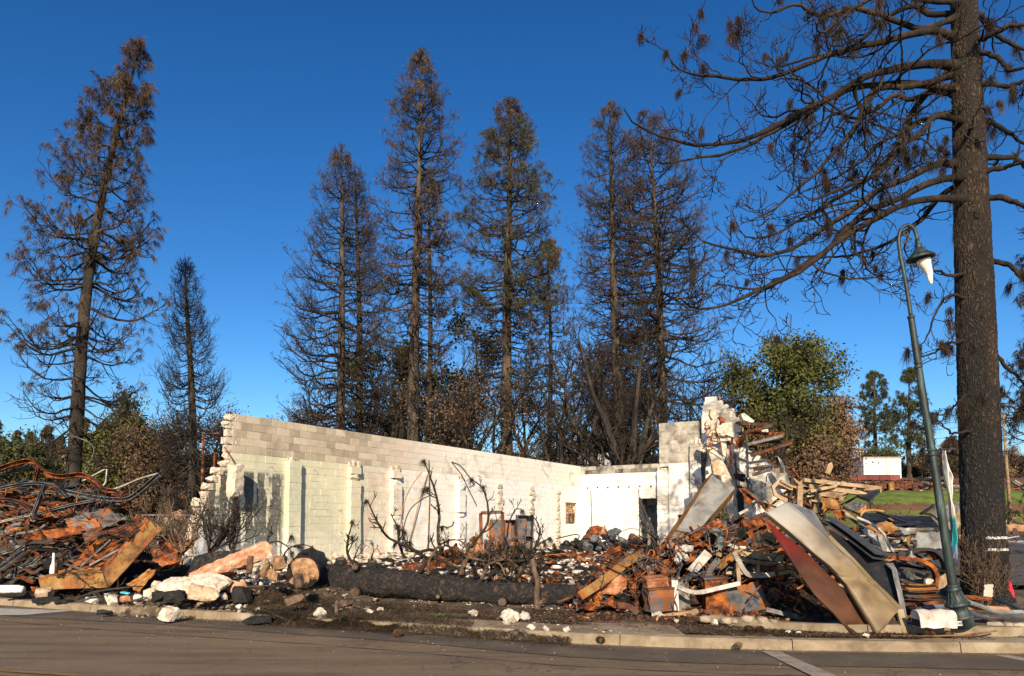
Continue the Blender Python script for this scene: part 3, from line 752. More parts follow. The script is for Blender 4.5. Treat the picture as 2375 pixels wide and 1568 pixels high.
# broken hollow block ends: a toothed second leaf at the torn end, seen edge-on
for r in range(21):
    a = endx[r]
    mb = MB(); zc = ZTOP - (r + .5) * CH
    ln = rr.uniform(.06, .22)
    mb.box((a - ln / 2, .03, zc), (ln, .045, CH - .02 - rr.uniform(0, .03)))
    if rr.random() < .8: mb.box((a - ln * .4, .17, zc), (ln * rr.uniform(.5, 1.2), .05, CH - .03))
    if rr.random() < .6: mb.box((a - .02, .10, zc), (.04, .12, CH - .05))
    link('broken_block', mb.mesh('broken_block'), M_cream, LW.e)
    o = link('broken_block', chunk_mesh('broken_block', (rr.uniform(.2, .42), .21, rr.uniform(.16, .26)), 1000 + r, 22, .14, 2, .8), M_cream, LW.e, (a + rr.uniform(-.12, .04), .1, zc)); o.rotation_euler = (rr.uniform(-.1, .1), rr.uniform(-.25, .25), 0)
# pilasters
def pilaster(sc, ztop, proud, width, torn=False, seed=0):
    rg = random.Random(seed)
    p = empty('pilaster', (sc, 0, 0)); p.parent = LW.e
    n = int((ztop - .35) / CH)
    if not torn:
        me = [block_mesh(width - rg.uniform(.0, .03), CH - .003, proud + .05, seed=60 + seed + k) for k in range(5)]
        for r in range(n):
            zc = ztop - (r + .5) * CH
            if rg.random() < .16: link('chipped_block', chunk_mesh('chipped_block', (width * 1.02, proud * 2 + .1, CH * 1.1), 900 + seed * 30 + r, 26, .07, 2, .93), M_long, p, (0, .05, zc))
            else: link('block', me[rg.randrange(5)], M_long, p, (rg.uniform(-.01, .01), -proud - rg.uniform(0, .012), zc))
        for k in range(4):       # torn vertical ribs at its head
            mb = MB(); x = -width / 2 + width * (k + .5) / 4; h = rg.uniform(.08, .3)
            mb.box((x, -proud + .05 + rg.uniform(0, .08), ztop + h / 2 - .02), (width / 5.4, rg.uniform(.06, .12), h)); 
            link('torn_rib', mb.mesh('torn_rib'), M_cream, p)
        o = link('broken_corner', chunk_mesh('broken_corner', (width * .8, proud * .8, .28), 30 + seed), M_cream, p, (0, -proud * .45, ztop - .03))
    else:
        for r in range(n):
            w = width * rg.uniform(.55, 1.1)
            o = link('torn_block', chunk_mesh('torn_block', (w, .16, CH * 1.12), 200 + seed * 40 + r, 16, .08, 1, .85), M_cream, p, (rg.uniform(-.05, .05), -.01, ztop - (r + .5) * CH))
    return p
for i, (pxc, zt, pr_, w, torn) in enumerate(((671, 3.40, .17, .46, 0), (814, 3.38, .16, .46, 0), (911, 3.36, .16, .46, 0), (1063, 3.3, .16, .42, 0), (1157, 3.28, .1, .46, 1), (1231, 3.26, .1, .46, 1), (1292, 3.25, .1, .42, 1))):
    pilaster(s_of(pxc) + .05, zt, pr_, w, bool(torn), i)
# cap course, darker and smooth
# rusty vents and pins on the wall
for k in range(16):
    x = rr.uniform(-.6, 4.5); z = rr.choice((3.2, 2.6, 2.0, 1.4)) + rr.uniform(-.05, .05)
    mb = MB(); mb.tube([(x, .02, z), (x + .02, -.06, z + .01), (x + .035, -.09, z - .03)], .006, 4); link('wall_tie', mb.mesh('wall_tie'), M_rustdark, LW.e)
# window recess near the corner: bricks behind bars
wn0 = empty('barred_window', ((WIN[0] + WIN[1]) / 2, .1, WIN[2])); wn0.parent = LW.e
ww = WIN[1] - WIN[0]; wh = WIN[3] - WIN[2]
for r in range(9):
    for c in range(5):
        mb = MB(); mb.box((-ww / 2 + ww * (c + .5 + .25 * (r % 2 - .5)) / 5, .1 + rr.uniform(-.05, .05), wh * (r + .5) / 9), (ww / 5 - .03, .12, wh / 9 - .02))
        link('brick', mb.mesh('brick'), M_tanstone if rr.random() < .6 else M_rustpink, wn0)
for k in range(5):
    mb = MB(); mb.box((-ww / 2 + ww * (k + .5) / 5, -.06, wh / 2), (.035, .03, wh + .02)); link('bar', mb.mesh('bar'), M_timber, wn0)
mb = MB(); mb.box((0, -.06, wh + .03), (ww + .1, .06, .06)); link('lintel', mb.mesh('lintel'), M_dark, wn0)
fr_ = MB()
for (x, z, sx, sz) in ((-.22, .22, .05, .42), (.22, .22, .05, .42), (0, .42, .48, .05), (0, .02, .48, .05)): fr_.box((x, -.1, z), (sx, .08, sz))
link('vent_frame', fr_.mesh('vent_frame'), M_darkwood, wn0)
# conduit and rods up the wall
def wallrod(wall, pts, r, m, name='conduit'):
    mb = MB(); mb.tube(pts, r, 5); return link(name, mb.mesh(name), m, wall.e)
wallrod(LW, [(-.55, .5, 2.2), (-.55, .5, 3.95), (-.2, .35, 3.98)], .03, M_rust, 'rusty_pipe')
wallrod(LW, [(-.28, .4, 2.6), (-.28, .4, 3.5)], .025, M_rust, 'rusty_pipe')
wallrod(LW, [(8.2, -.03, .8), (8.25, -.04, 2.6), (8.2, -.03, 3.9)], .018, M_rustdark)
wallrod(LW, [(7.0, -.05, .7), (7.5, -.1, 2.2), (8.1, -.05, 3.4)], .016, M_rustpink)
# a lump of bond beam hanging from one rod in front of the wall
hc = empty('hanging_concrete_lump', WA + dW * -.2 - Vector((-dW.y, dW.x, 0)) * .33 + Vector((0, 0, 2.32)), math.atan2(dW.y, dW.x))
tag(hc, 'squarish concrete lump hanging from a rod on the pale green wall', 'concrete lump')
link('lump', chunk_mesh('lump', (.36, .28, .84), 77, 26, .05, 2, .92), M_cream, hc, (0, 0, .42))
mb = MB(); mb.tube([(0, 0, .8), (-.08, .12, 1.05), (-.14, .27, 1.28)], .014, 5); link('rod', mb.mesh('rod'), M_rust, hc)

# --- back wall, from the corner to the right
DOOR = (t_of(1485), t_of(1530), .2, 2.72)
BW = BlockWall('block_wall', WB, eW, M_back, ZTOP - .02, 21, lambda r: .0, lambda r: t_of(1533), holes=[DOOR], nparts=230, seed=4, moff=M_back)
tag(BW.e, 'low white back wall with a sooty top course and a doorway full of cables', 'wall')
for k, t in enumerate((.55, 3.05)):
    wallrod(BW, [(t, -.03, .6), (t + .03, -.05, 2.0), (t - .01, -.03, 3.3)], .02, M_rustdark)
for k in range(7):
    mb = MB(); mb.tube([(.35 + k * .55, .05, 3.42 + .02 * (k % 2)), (.35 + k * .55, -.06, 3.42 + .02 * (k % 2))], .035, 7); link('bolt_head', mb.mesh('bolt_head'), M_dark, BW.e)
# room behind the doorway
rw = MB(); o_ = WB + eW * (DOOR[0] - .3) - Vector((eW.y, -eW.x, 0)) * 1.7
back_room = BlockWall('block_wall', o_, eW, mat('sooty_block', [(.3, (.07, .06, .05)), (.6, (.35, .30, .24)), (.75, (.5, .44, .36))], 2, .95, .4, 30), 3.0, 13, lambda r: 0, lambda r: 2.0, nparts=70, seed=8)
tag(back_room.e, 'sooty inner block wall seen through the doorway behind the cables', 'wall')
rg = random.Random(9)
for k in range(9):
    mb = MB(); z0 = rg.uniform(1.3, 2.6); z1 = rg.uniform(.7, 1.5)
    a = WB + eW * (DOOR[0] + .02) - Vector((eW.y, -eW.x, 0)) * -.15; b_ = WB + eW * (DOOR[1] + rg.uniform(-.05, .3)) + Vector((eW.y, -eW.x, 0)) * rg.uniform(.1, .5)
    pts = [Vector((a.x, a.y, z0 + .3)).lerp(Vector((b_.x, b_.y, z1)), u) + Vector((0, 0, -.35 * math.sin(math.pi * u) * rg.uniform(.4, 1))) for u in np.linspace(0, 1, 9)]
    mb.tube(pts, rg.uniform(.025, .05), 6); tag(mb.build('burnt_cable', M_cable), 'sagging black cable hanging in the doorway of the back wall', 'cable', 'cables in the doorway')

# --- taller block tower at the right end of the back wall
off = Vector((eW.y, -eW.x, 0)) * .28                # toward the camera side
off = -Vector((dW.x, dW.y, 0)) * .28
T0, T1 = t_of(1535), t_of(1612)
TW = BlockWall('block_tower', WB + off, eW, M_back, 6.33, 30, lambda r: T0 if r < 10 else t_of(1556), lambda r: T1 + .3, nparts=250, seed=6, moff=M_back, holes=[(t_of(1575), t_of(1600), 1.2, 2.1)])
tag(TW.e, 'tall grey and white block tower standing above the back wall', 'wall')
def tpil(t, ztop, w, proud, seed):
    p = empty('pilaster', (t, 0, 0)); p.parent = TW.e; rg = random.Random(seed)
    me = [block_mesh(w, CH - .01, proud + .1, seed=90 + k) for k in range(2)]
    for r in range(int((ztop - .3) / CH)): link('block', me[r % 2], M_back, p, (rg.uniform(-.01, .01), -proud - .004 * (r % 2), ztop - (r + .5) * CH))
    for k in range(3):
        mb = MB(); h = rg.uniform(.1, .3); mb.box((-w / 2 + w * (k + .5) / 3, -proud * .5, ztop + h / 2 - .02), (w / 4, .1, h)); link('torn_rib', mb.mesh('torn_rib'), M_cream, p)
tpil(t_of(1543), 4.15, .5, .12, 1); tpil(t_of(1624), 5.3, .55, .3, 2)
# --- ragged remnant right of the tower (R1) and the white wall beyond (R2)
def prof(pts): 
    xs_ = [t_of(p[0]) for p in pts]; zs_ = [EYE + (HORIZON - p[1]) / FPX * 33.4 for p in pts]
    return xs_, zs_
PX, PZ = prof([(1636, 960), (1645, 925), (1668, 922), (1690, 942), (1712, 958), (1735, 984), (1760, 1010)])
def r1_end(r):
    zc = 7.35 - (r + .5) * CH
    xs_ = np.linspace(PX[0], PX[-1], 80); ok = xs_[np.interp(xs_, PX, PZ) > zc]
    return (float(ok.min()), float(ok.max())) if len(ok) else (PX[1], PX[1])
RW = BlockWall('block_wall', WB + off * 1.6, eW, M_back, 7.35, 34, lambda r: max(r1_end(r)[0], t_of(1638) if r > 9 else 0), lambda r: min(r1_end(r)[1], t_of(1715) + (.2 if r % 2 else 0)) if r < 22 else t_of(1690) - .3 * (r % 3), nparts=280, seed=11, moff=M_back, holes=[(t_of(1668), t_of(1684), 2.0, 4.6), (t_of(1690), t_of(1702), 3.6, 5.2)])
tag(RW.e, 'jagged peak of torn white block wall rising right of the tower', 'wall')
R2 = BlockWall('block_wall', WB + off * 3, eW, M_back, 5.0, 24, lambda r: t_of(1705), lambda r: t_of(1748 + r * 14) if r < 6 else t_of(1834), nparts=200, seed=12, moff=M_back, holes=[(t_of(1720), t_of(1733), .3, 4.4)])
tag(R2.e, 'white block wall with a sloping broken top behind the timber frames', 'wall')

def coping(px0, py0, px1, py1):
    a = P(px0, py0, 33.0); b = P(px1, py1, 31.6); mb = MB().sweep([a, a.lerp(b, .4) + Vector((0, 0, .05)), a.lerp(b, .7) - Vector((0, 0, .04)), b], [(-.22, -.16), (.22, -.16), (.22, .1), (-.22, .1)]); o = mb.build('fallen_coping', M_rustdark); tag(o, 'dark rusty coping lying along the sloping top of the white wall', 'coping')
coping(1738, 1058, 1838, 1100)
# ------------------------------------------------------------------ trees
def trunk_mesh(rng, pts, rad, k=14, rough=.06, fr=3.):
    """tapered trunk with uneven, furrowed surface"""
    Pn = np.array([tuple(p) for p in pts]); n = len(Pn)
    u = np.linspace(0, 1, n); uu = np.linspace(0, 1, n * 3)
    Pn = np.stack([np.interp(uu, u, Pn[:, i]) for i in range(3)], -1); rad = np.interp(uu, u, rad)
    V, F = tubes(Pn[None], rad[None], k)
    V = V.reshape(len(uu), k, 3); c = Pn[:, None, :]
    an = np.arange(k) * 2 * np.pi / k
    zz = Pn[:, 2][:, None]
    f = 1 + rough * (np.sin(an * 3 + zz * .7)[...] * .5 + vnoise(an[None] * fr + 0 * zz, zz * 2.1 + an[None]) * .8) + rng.normal(size=(len(uu), k)) * rough * .25
    return (c + (V - c) * f[..., None]).reshape(-1, 3), F
def conifer(name, label, base, top, r0, c0, prof, nb, seed, cat='tree', bark=None, twigm=None, needm=None, ntw=9, tuft=.7, tsize=.4, tn=9, tw=.022, e=(-.35, .12, .9), sag=.25, tip=.35, n3=2, bend=.3, group=None, green=0., twl=.3, trad=1., tmin=0.):
    rng = np.random.default_rng(seed)
    base = np.array(tuple(base)); top = np.array(tuple(top)); H = np.linalg.norm(top - base)
    t = np.linspace(0, 1, 14)
    w = np.stack([np.sin(t * 4 + seed) * bend * t, np.cos(t * 3.1 + seed) * bend * t, 0 * t], -1)
    ax = base + (top - base) * t[:, None] + w - w[-1] * t[:, None]
    rad = r0 * (1 - t) ** .75 * (1 + .35 * np.exp(-t * 40)) + .02
    root = empty(name, tuple(base)); tag(root, label, cat, group)
    V, F = trunk_mesh(rng, ax, rad, 12)
    npobj('trunk', V, F, None, bark, root, True)
    tb = c0 + (1 - c0) * np.sort(rng.uniform(0, 1, nb) ** .9) * .985
    az = np.arange(nb) * 2.39996 + rng.normal(size=nb) * .5
    L = np.interp(tb, [p[0] for p in prof], [p[1] for p in prof]) * rng.uniform(.72, 1.12, nb)
    st = np.stack([np.interp(tb, t, ax[:, i]) for i in range(3)], -1)
    el = np.interp(tb, [c0, c0 + (1 - c0) * .55, 1], e) + rng.normal(size=nb) * .12
    n = 9; u = np.linspace(0, 1, n)[None, :]
    Lc = L[:, None]
    h = Lc * (u - .08 * u ** 2)
    wob = np.cumsum(rng.normal(size=(nb, n)) * .035, axis=1) * Lc * u
    zo = Lc * (el[:, None] * u - sag * np.sin(np.pi * np.minimum(u * 1.15, 1)) * u + tip * u ** 3) + np.cumsum(rng.normal(size=(nb, n)) * .018, axis=1) * Lc
    ca, sa = np.cos(az)[:, None], np.sin(az)[:, None]
    B = np.stack([st[:, 0:1] + ca * h - sa * wob, st[:, 1:2] + sa * h + ca * wob, st[:, 2:3] + zo], -1)
    rb = np.interp(tb, t, rad)
    R0 = np.minimum(.016 * L + .012, rb * .6) * trad
    Rb = R0[:, None] * (1 - .8 * u)
    Bl = lambda U, pl: np.minimum(pl * (1.3 - U) * twl + .2, pl * .75)
    P1, R1 = spawn(rng, B, Rb, ntw, (.3, 1.), (.45, 1.1), Bl, .5, .4, .4, 6, .7, .4, .15)
    parts = [tubes(B, Rb, 5), tubes(P1, np.maximum(R1, .008 * trad), 3)]
    ends = [P1[:, -1], B[:, -1]]; dirs = [unit(P1[:, -1] - P1[:, -2]), unit(B[:, -1] - B[:, -2])]
    if n3:
        P2, R2 = spawn(rng, P1, R1, n3, (.3, .95), (.5, 1.1), lambda U, pl: pl * .4 + .1, .7, .35, .4, 4, .8, .5)
        parts.append(tubes(P2, np.maximum(R2, .007 * trad), 3)); ends.append(P2[:, -1]); dirs.append(unit(P2[:, -1] - P2[:, -2]))
    V, F = join(parts)
    npobj('branches', V, F, None, twigm, root)['kind'] = 'stuff'
    E = np.concatenate(ends); D = np.concatenate(dirs)
    pk = rng.random(len(E)) < tuft * sstep(tmin - .12, tmin + .12, (E[:, 2] - base[2]) / H)
    if pk.any():
        V, F = tufts(rng, E[pk], D[pk], tsize, tn, tw, .9, .38)
        npobj('needles', V, None, F, needm, root)['kind'] = 'stuff'
    if green:
        hh = (E[:, 2] - base[2]) / H
        pk = (rng.random(len(E)) < green) & (hh > .5) & (hh < .93)
        V, F = tufts(rng, E[pk], D[pk], tsize * 1.25, tn + 4, tw * 1.2, .1, 1.)
        npobj('green_needles', V, None, F, M_needle_green, root)['kind'] = 'stuff'
    return root
def broadleaf(name, label, base, H, W, seed, r0=.25, leaf=None, nl=10, lsize=.09, bark=None, forks=3, cat='tree', group=None, lean=(0, 0), lv=(7, 6, 5), spread=.35, fork_h=.3, top_bias=.0, leafprob=1., stem_ang=(.15, .5)):
    rng = np.random.default_rng(seed)
    base = np.array(tuple(base))
    root = empty(name, tuple(base)); tag(root, label, cat, group)
    # stems: a short bole that forks
    n = 9; t = np.linspace(0, 1, n)
    stems = []; rads = []
    for k in range(forks):
        a = 2 * np.pi * (k + rng.uniform(0, .6)) / forks; an = rng.uniform(*stem_ang)
        x = np.cos(a) * np.tan(an) * H * .8; y = np.sin(a) * np.tan(an) * H * .8
        hh = H * rng.uniform(.72, .95)
        f = np.clip((t - fork_h) / (1 - fork_h), 0, 1)
        pp = np.stack([lean[0] * t + x * f ** 1.1 + rng.normal(size=n) * .04 * H * t * .4, lean[1] * t + y * f ** 1.1 + rng.normal(size=n) * .04 * H * t * .4, hh * t], -1) + base
        stems.append(pp); rads.append(r0 * (1 - .85 * t) * (1 + .4 * np.exp(-t * 20)) * (1 if k == 0 else .8) + .015)
    S = np.array(stems); Rs = np.array(rads)
    V, F = tubes(S, Rs, 9); npobj('trunk', V, F, None, bark or M_bark, root, True)
    P1, R1 = spawn(rng, S, Rs, lv[0], (fork_h * .8, 1.), (.5, 1.2), lambda U, pl: W * (1.15 - .6 * U), .8, .35, .4, 7, .6, .3)
    P2, R2 = spawn(rng, P1, R1, lv[1], (.25, 1.), (.4, 1.1), lambda U, pl: pl * .42 + .1, .9, .3, .5, 6, .65, .35)
    P3, R3 = spawn(rng, P2, R2, lv[2], (.25, 1.), (.4, 1.1), lambda U, pl: pl * .45 + .1, 1., .3, .5, 4, .7, .5)
    V, F = join([tubes(P1, R1, 5), tubes(P2, np.maximum(R2, .012), 4), tubes(P3, np.maximum(R3, .009), 3)])
    npobj('branches', V, F, None, M_twig, root)['kind'] = 'stuff'
    if leaf:
        E = np.concatenate([P3[:, -1], P3[:, 2], P2[:, -1]])
        zc = (E[:, 2] - base[2]) / H
        pk = rng.random(len(E)) < leafprob * np.clip(1 + top_bias * (zc - .55) * 3, .1, 1)
        V, F = leaves(rng, E[pk], spread, nl, lsize); npobj('foliage', V, F, None, leaf, root)['kind'] = 'stuff'
    return root
def on(px, Y, py=None):
    a = P(px, py or 1100, Y); return G(a.x, Y)
def pine(label, bx, tx, ty, Y, r0, c0, prof, nb, seed, **kw):
    kw.setdefault('bark', M_bark); kw.setdefault('twigm', M_twig); kw.setdefault('needm', M_needle_far)
    return conifer(kw.pop('name', 'pine_tree'), label, on(bx, Y, 1200) + Vector((0, 0, -.3)), P(tx, ty, Y), r0, c0, prof, nb, seed, **kw)
# leaning pine left
pine('tall scorched pine leaning right behind the rusty heap at the far left', 160, 328, 92, 32, .32, .10, [(.1, .8), (.22, 2.1), (.35, 3.), (.46, 3.3), (.6, 2.8), (.8, 1.6), (.92, .6), (1, .1)], 135, 3, bark=M_barkdark, needm=M_needle, ntw=9, tsize=.34, tn=20, tw=.010, tuft=.5, e=(-.4, .0, .5), sag=.22, tip=.35, n3=2, bend=.7, trad=1.1, twl=.34, tmin=.36)
# burnt cedar next to the wall's broken end
pine('slender black burnt conifer with drooping bare branches beside the broken wall end', 442, 430, 600, 36, .24, .12, [(.1, 1.7), (.3, 2.2), (.6, 1.5), (.85, .7), (1, .15)], 190, 7, name='burnt_conifer', bark=M_barkdark, twigm=M_barkdark, ntw=11, tuft=.0, e=(-.5, -.15, .4), sag=.25, tip=.75, n3=2)
# pair of cedars
pine('broad reddish brown cedar, left of the pair behind the wall', 795, 789, 342, 50, .36, .10, [(.1, 3.), (.25, 4.6), (.38, 5.), (.5, 4.7), (.6, 4.2), (.71, 3.1), (.82, 2.3), (.93, 1.2), (1, .1)], 190, 11, name='cedar_tree', ntw=10, tuft=.4, tsize=.24, tn=5, tw=.012, e=(.0, .16, .6), sag=.25, tip=.12, n3=3, twl=.3, trad=.95)
pine('narrow dark cedar, right of the pair behind the wall', 829, 823, 372, 51, .30, .25, [(0.2, 1.80), (0.4, 2.28), (0.7, 1.68), (0.9, 0.96), (1, 0.18)], 120, 13, name='cedar_tree', bark=M_barkdark, ntw=11, tuft=.3, tsize=.26, tn=5, tw=.014, e=(-.2, .1, .7), sag=.2, tip=.3, n3=2, trad=.9)
# tall pines in the middle
pine('tallest pine of the middle group, rust brown tufts and a double trunk', 958, 976, 118, 48, .44, .24, [(.24, 2.), (.36, 3.2), (.5, 3.5), (.65, 3.5), (.77, 3.), (.88, 1.8), (.945, .85), (1, .12)], 185, 17, ntw=11, tsize=.32, tn=10, tw=.012, tuft=.42, e=(-.25, .03, .4), sag=.1, tip=.2, n3=2, twl=.3, trad=1.0, tmin=.42)
pine('thin grey second stem close against the tallest middle pine', 985, 992, 400, 48.6, .24, .35, [(.3, 1.4), (.6, 1.8), (.85, 1.3), (1, .3)], 45, 19, name='burnt_conifer', ntw=9, tuft=.5, tsize=.32, e=(-.2, .15, .7), tip=.4)
pine('middle pine that keeps some dull green needles in its crown', 1178, 1184, 226, 50, .46, .28, [(.26, 2.5), (.4, 3.5), (.6, 4.), (.76, 3.4), (.85, 2.4), (.92, 1.4), (1, .12)], 200, 23, ntw=11, tsize=.32, tn=10, tw=.012, tuft=.42, e=(-.25, .05, .5), sag=.1, tip=.2, green=.3, n3=2, twl=.3, trad=1.0, tmin=.4)
pine('bare grey pine, left of the two behind the forked oak', 1452, 1413, 238, 50, .42, .32, [(.28, 2.2), (.42, 3.), (.6, 3.2), (.78, 2.5), (.9, 1.6), (.96, .8), (1, .12)], 190, 29, ntw=11, tsize=.28, tn=8, tw=.012, tuft=.32, e=(-.2, .05, .5), sag=.1, tip=.2, n3=2, trad=1.0, tmin=.5)
pine('brown tufted pine left of the big foreground limbs', 1548, 1503, 262, 52, .40, .14, [(.12, 3.), (.22, 5.), (.4, 5.6), (.58, 4.9), (.75, 3.8), (.86, 2.6), (.96, 1.1), (1, .15)], 230, 31, ntw=11, tsize=.3, tn=9, tw=.012, tuft=.45, e=(-.15, .05, .5), sag=.1, tip=.18, n3=2, twl=.3, trad=1.0, tmin=.35)
pine('small reddish scorched pine between the tall middle pines', 1275, 1268, 560, 54, .25, .2, [(0.2, 2.34), (0.5, 2.99), (0.8, 1.82), (1, 0.26)], 90, 37, ntw=10, tuft=.6, tsize=.3, tn=7, n3=2)
# bare oaks and forked trees behind the wall
OAK = dict(bark=M_barkdark)
def oak(label, px, Y, H, W, seed, **kw):
    k = dict(OAK); k.update(kw); return broadleaf(k.pop('name', 'oak_tree'), label, on(px, Y) + Vector((0, 0, -.2)), H, W, seed, **k)
oak('big forked bare oak left of the block tower', 1462, 42, 13.2, 3.8, 41, r0=.34, forks=4, fork_h=.2, lv=(7, 6, 5), stem_ang=(.12, .42))
oak('bare oak with crooked limbs in front of the pink house', 1375, 44, 13.0, 3.4, 43, r0=.26, forks=3, fork_h=.36, lv=(8, 6, 5), stem_ang=(.1, .4))
oak('slim bare oak rising from behind the low back wall corner', 1282, 46, 12.0, 3.2, 45, r0=.22, forks=3, fork_h=.2, lv=(8, 7, 5), lean=(1.2, 0))
oak('dark scrubby oak with a few brown leaves below the middle pines', 1120, 46, 11.5, 3.2, 47, r0=.24, forks=3, leaf=M_leaf_brown, nl=3, lsize=.09, leafprob=.6, lv=(8, 7, 5))
oak('olive green oak showing between the cedars and the tallest pine', 905, 62, 17.5, 3.8, 49, r0=.3, leaf=M_leaf_green, nl=8, lsize=.16, spread=.45, forks=3, leafprob=.75, lv=(8, 6, 5))
oak('second olive green oak behind the tallest pine trunk', 1030, 64, 17, 3.8, 51, r0=.3, leaf=M_needle_green, nl=9, lsize=.16, spread=.45, leafprob=.8, lv=(8, 6, 5))
oak('bare brown scrub tree right of the tallest pine trunk', 1045, 47, 11.5, 3.0, 53, r0=.2, forks=4, leaf=M_leaf_brown, nl=3, lsize=.08, leafprob=.4, lv=(8, 7, 5))
oak('rounded dark crown tree behind the forked oak', 1430, 60, 19.5, 3.6, 55, r0=.25, fork_h=.45, leaf=M_leaf_brown, nl=8, lsize=.13, spread=.4, lv=(8, 7, 5), leafprob=.8)
oak('reddish bare oak at the left foot of the cedar pair', 690, 58, 8.2, 2.6, 57, r0=.18, leaf=M_leaf_brown, nl=5, lsize=.11, forks=4, lv=(7, 6, 5))
oak('faint bare oak at the right foot of the cedar pair', 875, 57, 13, 3.2, 59, r0=.2, forks=4, lv=(8, 6, 5))
oak('bare scrub oak right behind the tower', 1590, 50, 11, 3.2, 61, r0=.2, forks=4, lv=(8, 7, 5))
oak('thin bare oak at the left edge of the pink house', 1235, 50, 12.5, 3.0, 63, r0=.2, forks=3, lv=(8, 7, 5), leaf=M_leaf_brown, nl=2, lsize=.09, leafprob=.5)
oak('spreading bare oak with long low limbs behind the tower', 1530, 46, 12.0, 4.2, 65, r0=.24, forks=3, fork_h=.25, lv=(9, 7, 5), stem_ang=(.2, .6))
for i, (px_, Y_, H_, W_, lb) in enumerate(((920, 50, 13, 3., 'tall bare dark tree just left of the tallest pine'), (1085, 52, 14, 3.2, 'tall bare dark tree right of the tallest pine'), (1150, 53, 13.5, 3., 'tall bare dark tree left of the green tinged pine'), (1215, 54, 14.5, 3.2, 'tall bare dark tree right of the green tinged pine'), (1330, 53, 15, 3.2, 'tall bare dark tree above the salmon gable'), (1405, 55, 15, 3.2, 'tall bare dark tree above the pink house'), (1495, 54, 14.5, 3.2, 'tall bare dark tree between the forked oak and the tower'), (1625, 55, 12.5, 3., 'bare dark tree showing above the jagged peak'), (740, 56, 11, 3., 'bare dark tree left of the cedar pair'), (860, 54, 12, 2.8, 'bare dark tree between the cedars and the tallest pine'))):
    oak(lb, px_, Y_, H_, W_, 600 + i, r0=.2, forks=3, fork_h=.45, lv=(8, 6, 4), stem_ang=(.05, .3))
# green oak at the right
oak('large oak with a bright green top above the timber frames', 1815, 50, 13.6, 3.6, 67, r0=.34, forks=5, fork_h=.2, leaf=M_leaf_green, nl=9, lsize=.12, spread=.33, top_bias=.55, lv=(10, 7, 5), stem_ang=(.08, .38), bark=M_bark)
oak('brown leafed oak right of the bright green oak', 1905, 56, 10.0, 2.9, 69, r0=.25, forks=4, leaf=M_leaf_brown, nl=10, lsize=.13, spread=.36, lv=(9, 7, 5), stem_ang=(.08, .34))
oak('scorched dark oak left of the bright green oak', 1745, 54, 11, 2.6, 71, r0=.22, forks=4, leaf=M_leaf_brown, nl=6, lsize=.11, spread=.36, lv=(8, 7, 5))
oak('grey barked bare oak in front of the green oak', 1790, 46, 7.5, 2.4, 73, r0=.18, forks=4, lv=(8, 6, 5), bark=M_bark)
oak('low brown scrub oak behind the timber frames', 1870, 48, 6.0, 2.5, 75, r0=.15, forks=5, leaf=M_leaf_brown, nl=7, lsize=.11, spread=.36, lv=(8, 6, 5))
oak('low brown scrub oak behind the sloping white wall', 1760, 49, 6.0, 2.5, 77, r0=.15, forks=5, leaf=M_leaf_brown, nl=7, lsize=.11, spread=.36, lv=(8, 6, 5))
# green tree at the left
oak('bright yellow green oak in the gap left of the broken wall end', 275, 46, 6.6, 2.3, 79, r0=.2, forks=4, leaf=M_leaf_green, nl=8, lsize=.10, spread=.3, lv=(8, 7, 5), stem_ang=(.1, .4))
oak('bare brown scrub oak between the green oak and the black conifer', 375, 44, 6.5, 2.2, 81, r0=.14, forks=5, leaf=M_leaf_brown, nl=3, lsize=.08, lv=(8, 7, 5))
oak('bare scrub oak right beside the black conifer', 500, 48, 7.6, 2.0, 83, r0=.14, forks=4, leaf=M_leaf_brown, nl=2, lsize=.08, lv=(8, 6, 5))
oak('dusty grey green bush at the left picture edge', 30, 40, 4.4, 2.2, 85, r0=.14, forks=6, leaf=M_needle_green, nl=9, lsize=.09, spread=.28, lv=(7, 6, 5), name='bush')
# far pines at the right
GP = dict(needm=M_needle_green, tn=10, tsize=.62, tw=.045, ntw=8, n3=2, tuft=.85, e=(-.1, .1, .7), tip=.2, sag=.15)
pine('distant green pine left of the street lamp, nearer the oak', 2035, 2030, 862, 128, .45, .22, [(.2, 3.2), (.5, 3.6), (.8, 2.1), (1, .3)], 60, 91, **GP)
pine('distant green pine right behind the street lamp post', 2112, 2108, 858, 126, .45, .2, [(.2, 3.2), (.5, 3.8), (.8, 2.3), (1, .3)], 60, 93, **GP)
pine('small distant brown pine left of the big trunk', 2205, 2204, 1020, 100, .2, .2, [(.2, 1.5), (.6, 1.5), (1, .3)], 40, 95, ntw=7, tsize=.5, tw=.05)
pine('scorched pine with drooping tufts at the right picture edge', 2440, 2412, 600, 24, .2, .15, [(.1, 1.4), (.5, 1.2), (1, .3)], 40, 97, ntw=7, tsize=.22, needm=M_needle_dark, tn=12, tw=.012)
